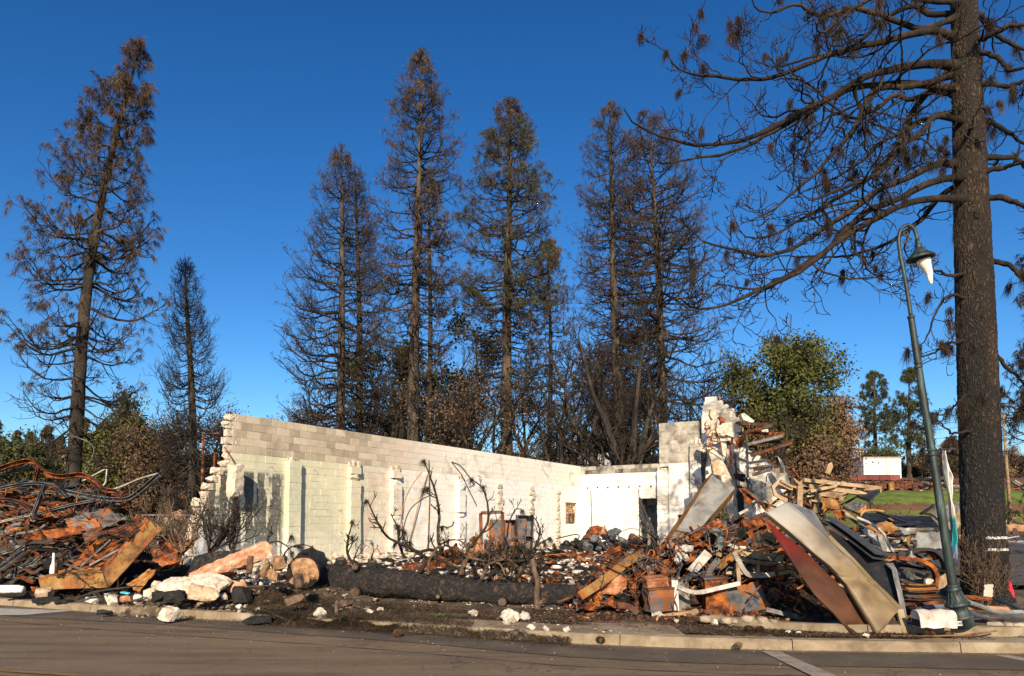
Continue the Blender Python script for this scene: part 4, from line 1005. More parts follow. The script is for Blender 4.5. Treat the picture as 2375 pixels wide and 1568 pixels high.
# far hillside woods: simple trees, a few shapes shared between many copies
def copy_tree(o, loc, s, rz, label=None):
    c = o.copy(); C.objects.link(c); c.location = loc; c.scale = (s, s, s); c.rotation_euler = (0, 0, rz)
    if label: c['label'] = label
    for ch in list(o.children):
        k = ch.copy(); C.objects.link(k); k.parent = c
    return c
rg = random.Random(21)
def far_row(protos, spots, label, group):
    used = set()
    for i, (px, Y, s) in enumerate(spots):
        p = protos[i % len(protos)]; loc = on(px, Y) + Vector((0, 0, -.4))
        if p.name not in used: p.location = loc; p.scale = (s, s, s); used.add(p.name); o = p
        else: o = copy_tree(p, loc, s, rg.uniform(0, 6.28))
        o['label'] = label; o['group'] = group
o0 = Vector((0, 0, 0))
fb = [broadleaf('scorched_tree', 'x', o0, 7, 2.4, 301 + i, r0=.18, forks=4, leaf=(M_leaf_brown, M_needle_green, M_leaf_brown)[i], nl=10, lsize=.2, spread=.5, lv=(6, 5, 4)) for i in range(3)]
fp = [conifer('conifer', 'x', o0, Vector((0, 0, 11)), .2, .2, [(.2, 2.), (.6, 1.6), (1, .2)], 60, 311 + i, bark=M_bark, twigm=M_twig, needm=(M_needle_green, M_needle_far)[i], ntw=8, tsize=.5, tw=.045, tn=8, n3=1, e=(-.2, 0, .6)) for i in range(2)]
sp = [(px + rg.uniform(-12, 12), rg.uniform(62, 105), rg.uniform(.5, .8)) for px in range(-60, 560, 24)] + [(px + rg.uniform(-15, 15), rg.uniform(48, 62), rg.uniform(.35, .55)) for px in range(-40, 470, 30)]
far_row(fb, sp, 'small scorched tree in the distant woods on the left', 'distant woods on the left')
sp = [(px + rg.uniform(-8, 8), rg.uniform(70, 110), rg.uniform(.6, .95)) for px in (-20, 40, 75, 100, 140, 190, 235, 300, 345)]
far_row(fp, sp, 'small conifer rising from the distant woods on the left', 'conifers in the distant woods on the left')
fb2 = [copy_tree(p, o0, 1, 0) for p in fb]
sp = [(px + rg.uniform(-12, 12), rg.uniform(70, 110), rg.uniform(.6, .9)) for px in range(570, 1700, 36)]
far_row(fb2, sp, 'low scorched tree far behind the long wall', 'scorched trees far behind the wall')
fb3 = [copy_tree(p, o0, 1, 0) for p in fb]
sp = [(px + rg.uniform(-12, 12), rg.uniform(118, 140), rg.uniform(.45, .8)) for px in range(1850, 2420, 26)]
far_row(fb3, sp, 'low scorched tree on the far rise at the right', 'scorched trees on the right rise')

# ------------------------------------------------------------------ the big foreground pine
def big_bark():
    m, nt, b = newmat('furrowed_burnt_bark')
    pos = nd(nt, 'ShaderNodeNewGeometry').outputs['Position']; nrm = nd(nt, 'ShaderNodeNewGeometry').outputs['Normal']
    mp = nd(nt, 'ShaderNodeMapping'); mp.inputs['Scale'].default_value = (1, 1, .42); nt.links.new(pos, mp.inputs[0])
    v = nd(nt, 'ShaderNodeTexVoronoi', feature='DISTANCE_TO_EDGE'); v.inputs['Scale'].default_value = 17
    ad = nd(nt, 'ShaderNodeVectorMath', operation='MULTIPLY_ADD'); nn = nd(nt, 'ShaderNodeTexNoise'); nn.inputs['Scale'].default_value = 5; nn.inputs['Detail'].default_value = 5
    nt.links.new(mp.outputs[0], nn.inputs['Vector']); nt.links.new(nn.outputs['Color'], ad.inputs[0]); ad.inputs[1].default_value = (.34, .34, .34); nt.links.new(mp.outputs[0], ad.inputs[2]); nt.links.new(ad.outputs[0], v.inputs['Vector'])
    plates = ramp(nt, v.outputs['Distance'], [(.0, (.45, .45, .45)), (.25, (.82, .82, .82)), (.55, (1, 1, 1))])
    n1 = noise_(nt, mp.outputs[0], 3.2, 8, .7, .5); n2 = noise_(nt, pos, 26, 6, .75)
    brown = ramp(nt, math_(nt, 'MULTIPLY', plates, n1), [(.1, (.012, .009, .007)), (.28, (.024, .017, .012)), (.42, (.05, .034, .023)), (.6, (.12, .072, .045))])
    blk = ramp(nt, math_(nt, 'MULTIPLY', plates, n2), [(.05, (.004, .004, .004)), (.35, (.018, .016, .014)), (.55, (.055, .047, .04)), (.7, (.13, .10, .075))])
    sep = nd(nt, 'ShaderNodeSeparateXYZ'); nt.links.new(pos, sep.inputs[0]); z = sep.outputs[2]
    sn = nd(nt, 'ShaderNodeSeparateXYZ'); nt.links.new(nrm, sn.inputs[0])
    # charring: heavy low down; brown bark painted lighter on the sunlit right flank
    f = math_(nt, 'ADD', math_(nt, 'MULTIPLY_ADD', n1, .9, -.45), math_(nt, 'DIVIDE', z, 14.))
    f = math_(nt, 'ADD', f, math_(nt, 'MULTIPLY', math_(nt, 'GREATER_THAN', sep.outputs[0], 8.62), .2))
    col = mixc(nt, ramp(nt, f, [(.30, (0, 0, 0)), (.55, (1, 1, 1))]), blk, brown)
    wob = math_(nt, 'ADD', z, math_(nt, 'MULTIPLY_ADD', n1, .06, -.03))
    def band(z0): return math_(nt, 'LESS_THAN', math_(nt, 'ABSOLUTE', math_(nt, 'SUBTRACT', wob, z0)), .022)
    rings = math_(nt, 'MULTIPLY', math_(nt, 'MAXIMUM', band(1.40), band(1.19)), math_(nt, 'GREATER_THAN', math_(nt, 'ADD', sep.outputs[0], math_(nt, 'MULTIPLY', n2, .25)), 8.62))
    rings = math_(nt, 'MULTIPLY', rings, ramp(nt, n2, [(.36, (0, 0, 0)), (.44, (1, 1, 1))]))
    col = mixc(nt, rings, col, (.72, .70, .66))
    sp_ = nd(nt, 'ShaderNodeVectorMath', operation='DISTANCE'); sp_.inputs[1].default_value = (8.93, 13.35, .50); nt.links.new(pos, sp_.inputs[0])
    pink = ramp(nt, math_(nt, 'ADD', sp_.outputs['Value'], math_(nt, 'MULTIPLY_ADD', n2, .12, -.06)), [(.12, (1, 1, 1)), (.19, (0, 0, 0))])
    col = mixc(nt, pink, col, (.95, .05, .09))
    nt.links.new(col, b.inputs['Base Color']); b.inputs['Roughness'].default_value = .75
    hgt = math_(nt, 'ADD', math_(nt, 'MULTIPLY', plates, 1.), math_(nt, 'MULTIPLY', n2, .5))
    bump_(nt, b, hgt, 1., .06)
    return m
M_bigbark = big_bark()
TX, TY = (2283 - CX) / FPX * 13.6, 13.6
TB = G(TX, TY, -.15)
big = empty('pine_tree', TB); tag(big, 'huge charred pine trunk with white painted rings behind the street lamp', 'tree')
rng = np.random.default_rng(77)
tt = np.linspace(0, 1, 60); pxs = np.interp(tt, [0, 1], [2287, 2226]); pys = np.interp(tt, [0, 1], [1405, -260])
axis = np.array([tuple(P(a, b_, TY)) for a, b_ in zip(pxs, pys)])
rad = np.interp(tt, [0, .03, .1, .45, .8, 1], [.50, .41, .365, .31, .24, .2])
k = 72; V, F = tubes(axis[None], rad[None], k)
# refine along the height for real furrows
nz = 420; uz = np.linspace(0, 1, nz); A2 = np.stack([np.interp(uz, tt, axis[:, i]) for i in range(3)], -1); r2 = np.interp(uz, tt, rad)
an = np.arange(k) * 2 * np.pi / k
Zg, Ag = np.meshgrid(A2[:, 2], an, indexing='ij')
ph = Ag * 11 + 1.1 * np.sin(Zg * 3.1 + 2 * np.sin(Ag * 3)) + .8 * np.sin(Zg * 7.3 + Ag * 5)
fur = np.abs(np.sin(ph)) ** .6 * (.75 + .25 * np.sin(Zg * 9 + 4 * np.sin(Ag * 4 + Zg))) 
fur += .35 * vnoise(Ag * 9, Zg * 5) + rng.normal(size=Zg.shape) * .16
V, F = tubes(A2[None], r2[None], k); V = V.reshape(nz, k, 3); cc = A2[:, None, :]
V = cc + (V - cc) * (1 + (.055 * fur - .035)[..., None] + .03 * np.sin(Ag * 2 + Zg * .5)[..., None])
npobj('trunk', V.reshape(-1, 3), F, None, M_bigbark, big, True)
def trunk_at(py): 
    return P(np.interp(py, [-260, 1405], [2226, 2287]), py, TY)
M_limb = mat('burnt_limb', [(.3, (.008, .006, .005)), (.5, (.022, .015, .011)), (.66, (.055, .036, .025)), (.8, (.11, .07, .046))], 3, .95, .8, 16, bdist=.03)
limbs = [  # polylines in the picture, depth at root and tip, root radius, tuft share
 ([(1575, 185), (1480, 145), (1380, 160), (1200, 200), (1050, 235), (950, 270), (850, 310), (720, 350), (600, 365), (480, 355), (380, 340), (300, 310), (240, 270), (215, 220)], 13.5, 11.6, .10, .5),
 ([(1580, 320), (1480, 300), (1330, 320), (1180, 355), (1080, 410), (960, 480), (850, 540), (740, 600), (640, 650), (540, 680), (440, 690), (340, 690), (260, 670), (150, 625), (70, 565), (37, 515)], 13.4, 11.4, .11, .05),
 ([(1580, 425), (1470, 405), (1330, 395), (1150, 400), (1050, 435), (920, 510), (800, 590), (700, 650), (600, 700), (480, 735), (400, 740), (300, 755), (200, 765), (170, 740)], 13.6, 12.2, .10, .04),
 ([(1600, 790), (1500, 790), (1400, 840), (1280, 895), (1180, 950), (1080, 1030), (960, 1105), (860, 1170), (760, 1210), (640, 1215), (520, 1180), (400, 1150), (300, 1060)], 13.6, 12.4, .095, .05),
 ([(1610, 850), (1530, 850), (1400, 905), (1290, 965), (1180, 1010), (1060, 1100), (960, 1200), (860, 1250), (760, 1310), (640, 1370), (540, 1390), (470, 1370)], 13.3, 11.6, .095, .1),
 ([(1610, 960), (1480, 955), (1380, 985), (1240, 1050), (1120, 1130), (1000, 1210), (900, 1290), (780, 1370), (640, 1440), (520, 1490), (420, 1520), (320, 1515), (260, 1480)], 13.3, 11.2, .10, .06),
 ([(1600, 870), (1500, 970), (1430, 1050), (1330, 1140), (1240, 1190), (1160, 1220), (1060, 1245), (940, 1250), (830, 1245)], 13.9, 14.6, .08, .5),
 ([(1580, 300), (1480, 420), (1400, 520), (1330, 640), (1290, 740), (1200, 840), (1100, 920), (980, 985), (820, 1080), (680, 1140), (560, 1135), (505, 1015)], 13.9, 14.8, .09, .12),
 ([(1570, 350), (1400, 400), (1220, 420), (1170, 500), (1100, 640), (1000, 750), (900, 850), (790, 935), (700, 1010), (600, 1055)], 13.5, 12.0, .085, .2),
 ([(1580, 90), (1400, 130), (1250, 60), (1100, 20), (980, 60), (900, 50), (850, 10), (720, 65), (640, 50), (620, 10)], 13.5, 12.0, .085, .35),
 ([(1590, 590), (1480, 560), (1400, 640), (1330, 680), (1220, 790), (1060, 880), (950, 930), (850, 960)], 13.3, 11.4, .08, .3),
 ([(1590, 560), (1520, 540), (1440, 560), (1360, 600), (1260, 640), (1150, 720), (1040, 790), (930, 850), (840, 880)], 13.8, 14.9, .07, .35),
 ([(1580, 60), (1480, 70), (1380, 30), (1250, 100), (1150, 190), (1040, 260), (900, 270), (760, 310), (700, 250)], 13.9, 15.2, .08, .3),
 ([(1590, 20), (1450, 10), (1330, -30), (1200, -20), (1050, 60), (960, 110), (940, 60)], 13.3, 11.0, .08, .35),
 ([(1570, 470), (1490, 440), (1400, 480), (1320, 450), (1230, 520), (1120, 560), (1010, 540), (900, 600), (800, 690)], 13.9, 14.9, .075, .3),
 ([(1600, 1310), (1480, 1308)], 13.3, 13.0, .05, 0), 
 ([(1605, 1440), (1560, 1432), (1525, 1475), (1500, 1550), (1470, 1640), (1445, 1700)], 13.4, 12.9, .035, .5),
 ([(1615, 1640), (1540, 1650), (1450, 1710), (1380, 1700)], 13.4, 12.9, .03, .6),
 ([(1620, 1900), (1590, 1950), (1560, 1985)], 13.4, 13.1, .025, .9),
 ([(1625, 2080), (1580, 2090), (1530, 2060), (1480, 2020)], 13.4, 13.0, .03, .9),
 ([(1690, 190), (1760, 180), (1840, 140), (1930, 105), (2050, 90)], 13.4, 12.5, .09, .4),
 ([(1690, 60), (1750, 110), (1820, 190), (1925, 250), (2040, 330)], 13.8, 14.6, .09, .3),
 ([(1700, 240), (1780, 260), (1850, 320), (1930, 310), (2050, 380)], 13.4, 12.6, .07, .6),
 ([(1700, 420), (1760, 420), (1840, 440), (1930, 420), (2060, 440)], 13.5, 12.8, .08, .6),
 ([(1710, 590), (1770, 580), (1850, 640), (1930, 690), (2050, 800)], 13.8, 14.5, .08, .4),
 ([(1730, 755), (1850, 760), (1925, 790), (2060, 880)], 13.6, 13.6, .085, .3),
 ([(1740, 850), (1820, 820), (1925, 800), (2050, 830)], 13.4, 12.8, .075, .3),
 ([(1745, 945), (1860, 975), (1925, 1010), (2050, 1120)], 13.4, 12.6, .09, .3),
 ([(1760, 1240), (1850, 1285), (1925, 1365), (2030, 1520)], 13.5, 13.0, .08, .6),
 ([(1700, 600), (1680, 640), (1640, 660), (1700, 700), (1760, 690)], 13.2, 12.4, .04, .8),
 ([(1790, 1620), (1850, 1760), (1930, 1830), (2040, 1960)], 13.7, 14.5, .06, .7),
 ([(1800, 1990), (1860, 1960), (1940, 1990)], 13.5, 13.1, .03, .9),
]
def resample(Q, n):
    Q = np.array([tuple(q) for q in Q]); d = np.concatenate([[0], np.cumsum(np.linalg.norm(np.diff(Q, axis=0), axis=1))])
    # Catmull-Rom through the points
    u = np.linspace(0, d[-1], n); out = np.empty((n, 3))
    m_ = np.gradient(Q, d, axis=0) if len(Q) > 2 else np.tile((Q[1] - Q[0]) / d[-1], (2, 1))
    i = np.clip(np.searchsorted(d, u, side='right') - 1, 0, len(d) - 2); h = (d[i + 1] - d[i])[:, None]; t_ = ((u - d[i]) / (d[i + 1] - d[i]))[:, None]
    return (2 * t_**3 - 3 * t_**2 + 1) * Q[i] + (t_**3 - 2 * t_**2 + t_) * h * m_[i] + (-2 * t_**3 + 3 * t_**2) * Q[i + 1] + (t_**3 - t_**2) * h * m_[i + 1]
for li, (pl, Y0, Y1, r0, ts) in enumerate(limbs):
    n = len(pl); pts = [S4(x, y, Y0 + (Y1 - Y0) * (i / (n - 1)) ** 1.2) for i, (x, y) in enumerate(pl)]
    a = trunk_at(float(.48072 * pl[0][1])); pts[0] = a.lerp(pts[0], .35)
    N = 30; Q = resample(pts, N) + np.cumsum(rng.normal(size=(N, 3)) * .013, axis=0)
    LL = np.linalg.norm(np.diff(Q, axis=0), axis=1).sum()
    rr_ = r0 * .64 * (1 - np.linspace(0, 1, N)) ** .8 + .009
    rr_[:2] *= 1.3
    rr_ = rr_ * (1 + rng.normal(size=N) * .06)
    parts = [tubes(Q[None], rr_[None], 8)]; E = [Q[-1:]]; D = [unit(Q[-1:] - Q[-2:-1])]
    if LL > .8:
        nc = max(3, int(LL * 2.0))
        P1, R1 = spawn(rng, Q[None], rr_[None], nc, (.18, .98), (.5, 1.2), lambda U, p: .3 + (1.2 - U) * min(1.9, p * .36), 1., .5, .75, 14, .45, .28, .7)
        P2, R2 = spawn(rng, P1, R1, 4, (.25, 1.), (.4, 1.1), lambda U, p: p * .3 + .10, 1., .9, .7, 8, .65, .55)
        P3, R3 = spawn(rng, P2, R2, 4, (.2, .98), (.5, 1.2), lambda U, p: np.minimum(p * .35, .2) + .03, 1., .4, .5, 4, .8, .8)
        parts += [tubes(P1, np.maximum(R1, .007), 5), tubes(P2, np.maximum(R2, .006), 4), tubes(P3, np.maximum(R3, .006), 3)]
        E += [P1[:, -1], P2[:, -1]]; D += [unit(P1[:, -1] - P1[:, -2]), unit(P2[:, -1] - P2[:, -2])]
    V, F = join(parts); lo = npobj('limb', V, F, None, M_limb, big, True)
    E = np.concatenate(E); D = np.concatenate(D); pk = rng.random(len(E)) < ts * .6 + .015
    if ts and pk.any():
        V, F = tufts(rng, E[pk], D[pk], .21 * rng.uniform(.6, 1.5, pk.sum()), 100, .004, 1.7, .36)
        npobj('needle_tufts', V, None, F, M_needle_dark, lo)['kind'] = 'stuff'
for (px_, py_) in ((2283, 580), (2283, 735), (2270, 495)):   # old branch scars on the trunk
    q = P(px_, py_, TY - .33); so = link('branch_scar', chunk_mesh('branch_scar', (.13, .1, .17), int(px_ + py_), 26, .1, 2, .2), M_dark, big, q - TB + Vector((0, .06, 0)))
# ------------------------------------------------------------------ debris makers
def nz3(p, s, sd): return mnoise.noise(Vector((p[0] * s + sd * 3.1, p[1] * s - sd * 1.7, p[2] * s + sd)))
def sheet_mb(c, nu=12, nv=8, amp=.06, seed=0, th=.012, fold=0., ragged=0.):
    """crumpled sheet between corners c0..c3 (going round)"""
    c = [Vector(q) for q in c]; rg = random.Random(seed)
    nrm = (c[1] - c[0]).cross(c[3] - c[0]).normalized()
    cr = [(rg.uniform(0, 1), rg.uniform(0, 1), rg.uniform(0, math.pi), rg.uniform(.5, 1) * rg.choice((-1, 1))) for _ in range(4)]
    sc = ((c[1] - c[0]).length + (c[3] - c[0]).length) / 2
    def f(u, v):
        if ragged:
            u = u + ragged * nz3((v * 7, 0, 0), 1, seed) * (1 if u > .5 else -1) * abs(u - .5) * 2
            v = v + ragged * nz3((u * 7, 5, 0), 1, seed) * (1 if v > .5 else -1) * abs(v - .5) * 2
        p = c[0].lerp(c[1], u).lerp(c[3].lerp(c[2], u), v)
        h = 0
        for (a, b, t, s) in cr: h += s * abs((u - a) * math.cos(t) + (v - b) * math.sin(t))
        h = h * amp * .6 + amp * (nz3(p, 2.2 / max(sc, .2), seed) + .5 * nz3(p, 6 / max(sc, .2), seed + 9) - .7 * abs(nz3(p, 4.5 / max(sc, .2), seed + 4)))
        h += fold * (u - .5) ** 2
        return p + nrm * h
    return MB().grid(f, nu, nv, th)
def sheet(name, c, m, label=None, cat='sheet metal', group=None, smooth=False, parent=None, **kw):
    kw.setdefault('ragged', .12)
    o = sheet_mb(c, **kw).build(name, m, parent, smooth)
    if label: tag(o, label, cat, group)
    return o
PROFS = {
 'flat': lambda w, h: [(-w / 2, -h / 2), (w / 2, -h / 2), (w / 2, h / 2), (-w / 2, h / 2)],
 'C': lambda w, h: [(-w / 2, -h / 2), (w / 2, -h / 2), (w / 2, -h / 2 + .012), (-w / 2 + .012, -h / 2 + .012), (-w / 2 + .012, h / 2 - .012), (w / 2, h / 2 - .012), (w / 2, h / 2), (-w / 2, h / 2)],
 'L': lambda w, h: [(-w / 2, -h / 2), (w / 2, -h / 2), (w / 2, -h / 2 + .012), (-w / 2 + .012, -h / 2 + .012), (-w / 2 + .012, h / 2), (-w / 2, h / 2)],
}
def smoothline(pts, n):
    return [Vector(p) for p in resample(pts, n)]
def beam(name, pts, m, w=.08, h=.08, kind='C', label=None, cat='beam', group=None, n=None, twist=0., up=(0, 0, 1), curve=True, parent=None):
    pts = [Vector(p) for p in pts]
    if curve and len(pts) > 2: pts = smoothline(pts, n or len(pts) * 4)
    o = MB().sweep(pts, PROFS[kind](w, h), up, twist).build(name, m, parent)
    if label: tag(o, label, cat, group)
    return o
def rod(name, pts, r, m, label=None, cat='rod', group=None, k=6, curve=True, taper=None):
    if curve and len(pts) > 2: pts = smoothline(pts, len(pts) * 4)
    n = len(pts); rr_ = [r] * n if taper is None else [r + (taper - r) * i / (n - 1) for i in range(n)]
    o = MB().tube(pts, rr_, k).build(name, m, None, True)
    if label: tag(o, label, cat, group)
    return o
def tray(name, c, m, depth, label, cat='panel', th=.01, amp=.02, seed=0, nu=16, nv=4, edges=(1, 1, 1, 1), flm=None, ribs=0):
    """pressed-metal panel: face plus folded flanges, as a thing with parts"""
    c = [Vector(q) for q in c]; b0 = sum(c, Vector()) / 4
    root = empty(name, (b0.x, b0.y, min(q.z for q in c))); tag(root, label, cat)
    sheet_mb(c, nu, nv, amp, seed, th).build('face', m, root)
    nrm = (c[1] - c[0]).cross(c[3] - c[0]).normalized()
    if nrm.y < 0: nrm = -nrm
    for i in range(4):
        if not edges[i]: continue
        a, b = c[i], c[(i + 1) % 4]
        sheet_mb([a, b, b + nrm * depth, a + nrm * depth], nu if i % 2 == 0 else nv, 2, amp * .6, seed + i + 1, th).build('flange', flm or m, root)
    return root
def rot_rand(rg, tilt=.5): return (rg.uniform(-tilt, tilt), rg.uniform(-tilt, tilt), rg.uniform(0, 6.28))
def scatter(name, pts, size, m, label, seed=0, flat=.7, lie=True, kind='box'):
    """many small broken pieces as one object"""
    rng = np.random.default_rng(seed); pts = np.asarray(pts, float); n = len(pts)
    cube = np.array([(x, y, z) for x in (-1, 1) for y in (-1, 1) for z in (-1, 1)], float)
    s = np.exp(rng.uniform(np.log(size[0]), np.log(size[1]), (n, 1, 1))) * np.stack([rng.uniform(.6, 1.4, n), rng.uniform(.6, 1.4, n), rng.uniform(.4, 1., n) * flat], -1)[:, None, :] * .5
    V = (cube[None] + rng.normal(size=(n, 8, 3)) * .28) * s
    a = rng.uniform(0, 6.28, n); t = rng.normal(size=n) * (.35 if lie else 1.2)
    ca, sa, ct, st = np.cos(a), np.sin(a), np.cos(t), np.sin(t)
    x = V[..., 0]; y = V[..., 1] * ct[:, None] - V[..., 2] * st[:, None]; z = V[..., 1] * st[:, None] + V[..., 2] * ct[:, None]
    V = np.stack([x * ca[:, None] - y * sa[:, None], x * sa[:, None] + y * ca[:, None], z], -1) + pts[:, None, :]
    f = np.array([(0, 1, 3, 2), (4, 6, 7, 5), (0, 4, 5, 1), (2, 3, 7, 6), (0, 2, 6, 4), (1, 5, 7, 3)])
    F = (f[None] + (np.arange(n) * 8)[:, None, None]).reshape(-1, 4)
    return stuff(npobj(name, V, F, None, m), label)
rs = np.random.default_rng(5)
def pts_on(n, xr, dr, dz=.01, mound=None, clump=0):
    """random ground points: x in xr, distance behind the kerb in dr"""
    x = rs.uniform(*xr, n); d = rs.uniform(*dr, n); y = kerb_y(x) + d
    if clump:
        keep = vnoise(x * 1.1, y * 1.3) + .3 * rs.normal(size=n) > clump; x, y = x[keep], y[keep]
    z = gz(x, y)
    if mound is not None: z = np.maximum(z, mound(x, y))
    return np.stack([x, y, z + dz], -1)

COLW = {M_rust: 'orange rusty', M_rustdark: 'dark rusty', M_steel: 'grey', M_blackmetal: 'black', M_lightsteel: 'pale grey', M_rustblue: 'rust and grey', M_rusttan: 'tan rusty', M_timber: 'tan wooden', M_darkwood: 'charred wooden', M_dark: 'sooty black', M_rustpink: 'pinkish rusty', M_char: 'burnt', M_brownstick: 'singed', M_cable: 'dull black'}
def screen(p): return (CX + FPX * p.x / p.y, HORIZON - FPX * (p.z - EYE) / p.y)
SEEN = {}
def auto(o, noun, m, p, ln, anchors, cat, group):
    """label from the piece's own colour and length and the nearest thing one can find"""
    x, y = screen(p); o['category'] = cat; o['group'] = group
    size = 'long' if ln > .75 else ('short' if ln < .4 else 'mid-sized')
    best = None
    for (ph, ax_, ay_) in sorted(anchors, key=lambda a: (a[1] - x) ** 2 + (a[2] - y) ** 2)[:6]:
        dx, dy = x - ax_, y - ay_; r = 'touching' if dx * dx + dy * dy < 250 else ('left of' if abs(dx) > abs(dy) and dx < 0 else 'right of' if abs(dx) > abs(dy) else 'above' if dy < 0 else 'below')
        lb = f'{size} {COLW.get(m, "rusty")} {noun} {r} the {ph}'
        if best is None: best = lb
        if lb not in SEEN: best = lb; break
    SEEN[best] = 1; o['label'] = best
AL = [(ph, x * .29583, 985.7 + y * .29583) for ph, x, y in (('arching orange beam', 300, 330), ('upswept dark channel', 950, 570), ('folded pale triangle', 820, 420), ('diagonal grey bar', 310, 580), ('perforated plate', 900, 830), ('rust and blue sheets', 750, 740), ('big tan box frame', 1000, 1050), ('white and red bottle', 435, 1090), ('long orange panel', 480, 850), ('charred boards', 80, 1100), ('bent rusty duct', 690, 890), ('pale bar at the left edge', 100, 740), ('sagging channel at the left edge', 60, 600), ('white pipe', 90, 1290), ('frame cross bars', 700, 1050), ('frame lower corner', 380, 1230), ('straight grey bar', 520, 640))]
AR = [(ph, 1333.6 + x * .25885, 1101.7 + y * .25885) for ph, x, y in (('tan plank', 320, 900), ('leaning grey duct', 1080, 400), ('large orange sheet', 1130, 520), ('rust brown cowl', 1600, 430), ('red panel', 1900, 750), ('speckled box', 720, 990), ('blue grey box', 760, 1130), ('big orange sheet facing the road', 1540, 1110), ('rusty cabinet', 1265, 1080), ('pinkish rust sheet', 330, 1010), ('white lump', 980, 710), ('copper box', 890, 640), ('pale tan board', 1660, 720), ('hockey stick strut', 1560, 860), ('corner bracket', 1390, 760), ('grey curved strip', 1270, 580), ('pale post', 900, 1080), ('spotted channel', 1120, 780), ('curled tan sheet', 220, 1140), ('rusty pipes', 1880, 1060), ('orange slab', 900, 800), ('rust brown hood', 640, 940))]
AT = [(ph, 1739.5 + x * .29738, 1101.7 + y * .29738) for ph, x, y in (('tan trough', 620, 700), ('dark riveted channel', 820, 480), ('black tray', 1130, 360), ('square grey panel', 1390, 510), ('rusty hoop', 1300, 700), ('long timber rail', 700, 90), ('tan timber hoop', 600, 200), ('grey triangular sheet', 450, 300), ('hanging black tray', 920, 150), ('white edge strip', 1160, 900), ('rusty channel stack', 1320, 920), ('black fender', 1440, 630), ('tan curled sheet', 1030, 425), ('timber post', 385, 165), ('pale pipe', 1000, 450), ('bent timber loop', 220, 100))]
AF = [(ph, 927.7 + x * .29583, 985.7 + y * .29583) for ph, x, y in (('standing branch stub', 1050, 1200), ('pointed orange sheet', 1640, 1020), ('burnt car parts', 1600, 930), ('orange hood', 1530, 830), ('doorway of cables', 1960, 800), ('dark locker', 970, 850), ('rusty door frame', 720, 840), ('barred window', 1345, 690), ('rusty wire nest', 1320, 1060), ('fallen log end', 1300, 1330), ('log tangle', 650, 1080), ('foot of the long wall', 560, 960), ('leaning grey duct', 2080, 950), ('tan plank', 1700, 1150), ('fourth pilaster', 465, 700), ('left branch tangle', 200, 1000), ('crumpled orange sheet', 1320, 1070))]
# ------------------------------------------------------------------ mounds under the heaps
def gauss(x, y, cx, cy, sx, sy, h): return h * np.exp(-((x - cx) / sx) ** 2 - ((y - cy) / sy) ** 2)
def hL(x, y): return gz(x, y) + gauss(x, y, -10.6, 17.9, 2.7, 1.15, 1.05) + .1 * vnoise(x * 3, y * 3) * gauss(x, y, -10.4, 17.2, 2.6, 1.4, 1.)
def hR(x, y): return gz(x, y) + gauss(x, y, 4.4, 13.9, 2.0, 1.1, .75) + gauss(x, y, 3.6, 14.4, 1.0, .7, .3) + .1 * vnoise(x * 3, y * 3) * gauss(x, y, 4.4, 13.6, 2.3, 1.2, 1.)
def hM(x, y): return gz(x, y) + gauss(x, y, -4.9, 14.2, 1.7, .75, .28) + gauss(x, y, -3.7, 14.6, .6, .6, .14)
def mound(name, f, x0, x1, y0, y1, m, label, n=60):
    X, Y_ = np.meshgrid(np.linspace(x0, x1, n), np.linspace(y0, y1, n), indexing='ij')
    Z = f(X, Y_); edge = np.minimum.reduce([X - x0, x1 - X, Y_ - y0, y1 - Y_]); Z = Z - .12 * sstep(.5, 0, edge)
    idx = np.arange(X.size).reshape(X.shape); F = np.stack([idx[:-1, :-1], idx[1:, :-1], idx[1:, 1:], idx[:-1, 1:]], -1).reshape(-1, 4)
    return stuff(npobj(name, np.stack([X, Y_, Z], -1), F, None, m, smooth=True), label)
M_ash_shade = mat('ash_scrap_shade', [(.3, (.006, .005, .004)), (.48, (.018, .012, .009)), (.6, (.05, .024, .013)), (.74, (.15, .10, .07))], 5, .95, 1., 18, bdist=.06, world=True, rnd=0)  # near-black colour painted in for the shade in the heap's gaps
mound('ash_heap', hL, -15, -6.6, 15.3, 20.5, M_ash_shade, 'ash and scrap filling the rusty heap at the left, painted near-black for gap shade')
mound('ash_heap', hR, .8, 7.6, 11.4, 16.5, M_ash_shade, 'ash and scrap filling the heap at the right, painted near-black for gap shade')
mound('ash_heap', hM, -7.3, -2.4, 12.95, 16, M_ground, 'low bank of soil and ash under the concrete slabs')

# ------------------------------------------------------------------ left heap: named pieces
LH_ = 'twisted steel strips tangled on the left heap'
def L1(pl, Y0, Y1=None):
    Y1 = Y1 or Y0; n = len(pl); return [W1(x, y, Y0 + (Y1 - Y0) * i / max(1, n - 1)) for i, (x, y) in enumerate(pl)]
beam('bent_beam', L1([(-60, 360), (0, 345), (120, 305), (250, 290), (300, 330), (370, 385), (500, 405), (660, 395), (720, 430), (800, 500), (900, 520)], 16.6), M_rust, .13, .1, 'C', 'long wavy rust orange beam arching over the top of the left heap', 'beam')
beam('bent_beam', L1([(0, 385), (60, 378), (130, 360), (230, 312)], 16.9), M_steel, .09, .05, 'C', 'short curved grey strip under the arching orange beam', 'beam')
beam('bent_beam', L1([(-60, 515), (0, 500), (150, 470), (330, 460), (440, 490), (520, 560)], 16.4), M_steel, .11, .06, 'C', 'grey channel curving across the upper left heap', 'beam')
beam('bent_beam', L1([(265, 505), (300, 335)], 16.5), M_rust, .09, .05, 'C', 'short upright rusty strut below the arching orange beam', 'beam')
beam('bent_beam', L1([(268, 690), (352, 468)], 16.2), M_steel, .11, .05, 'C', 'straight grey bar standing diagonal in the left heap', 'beam')
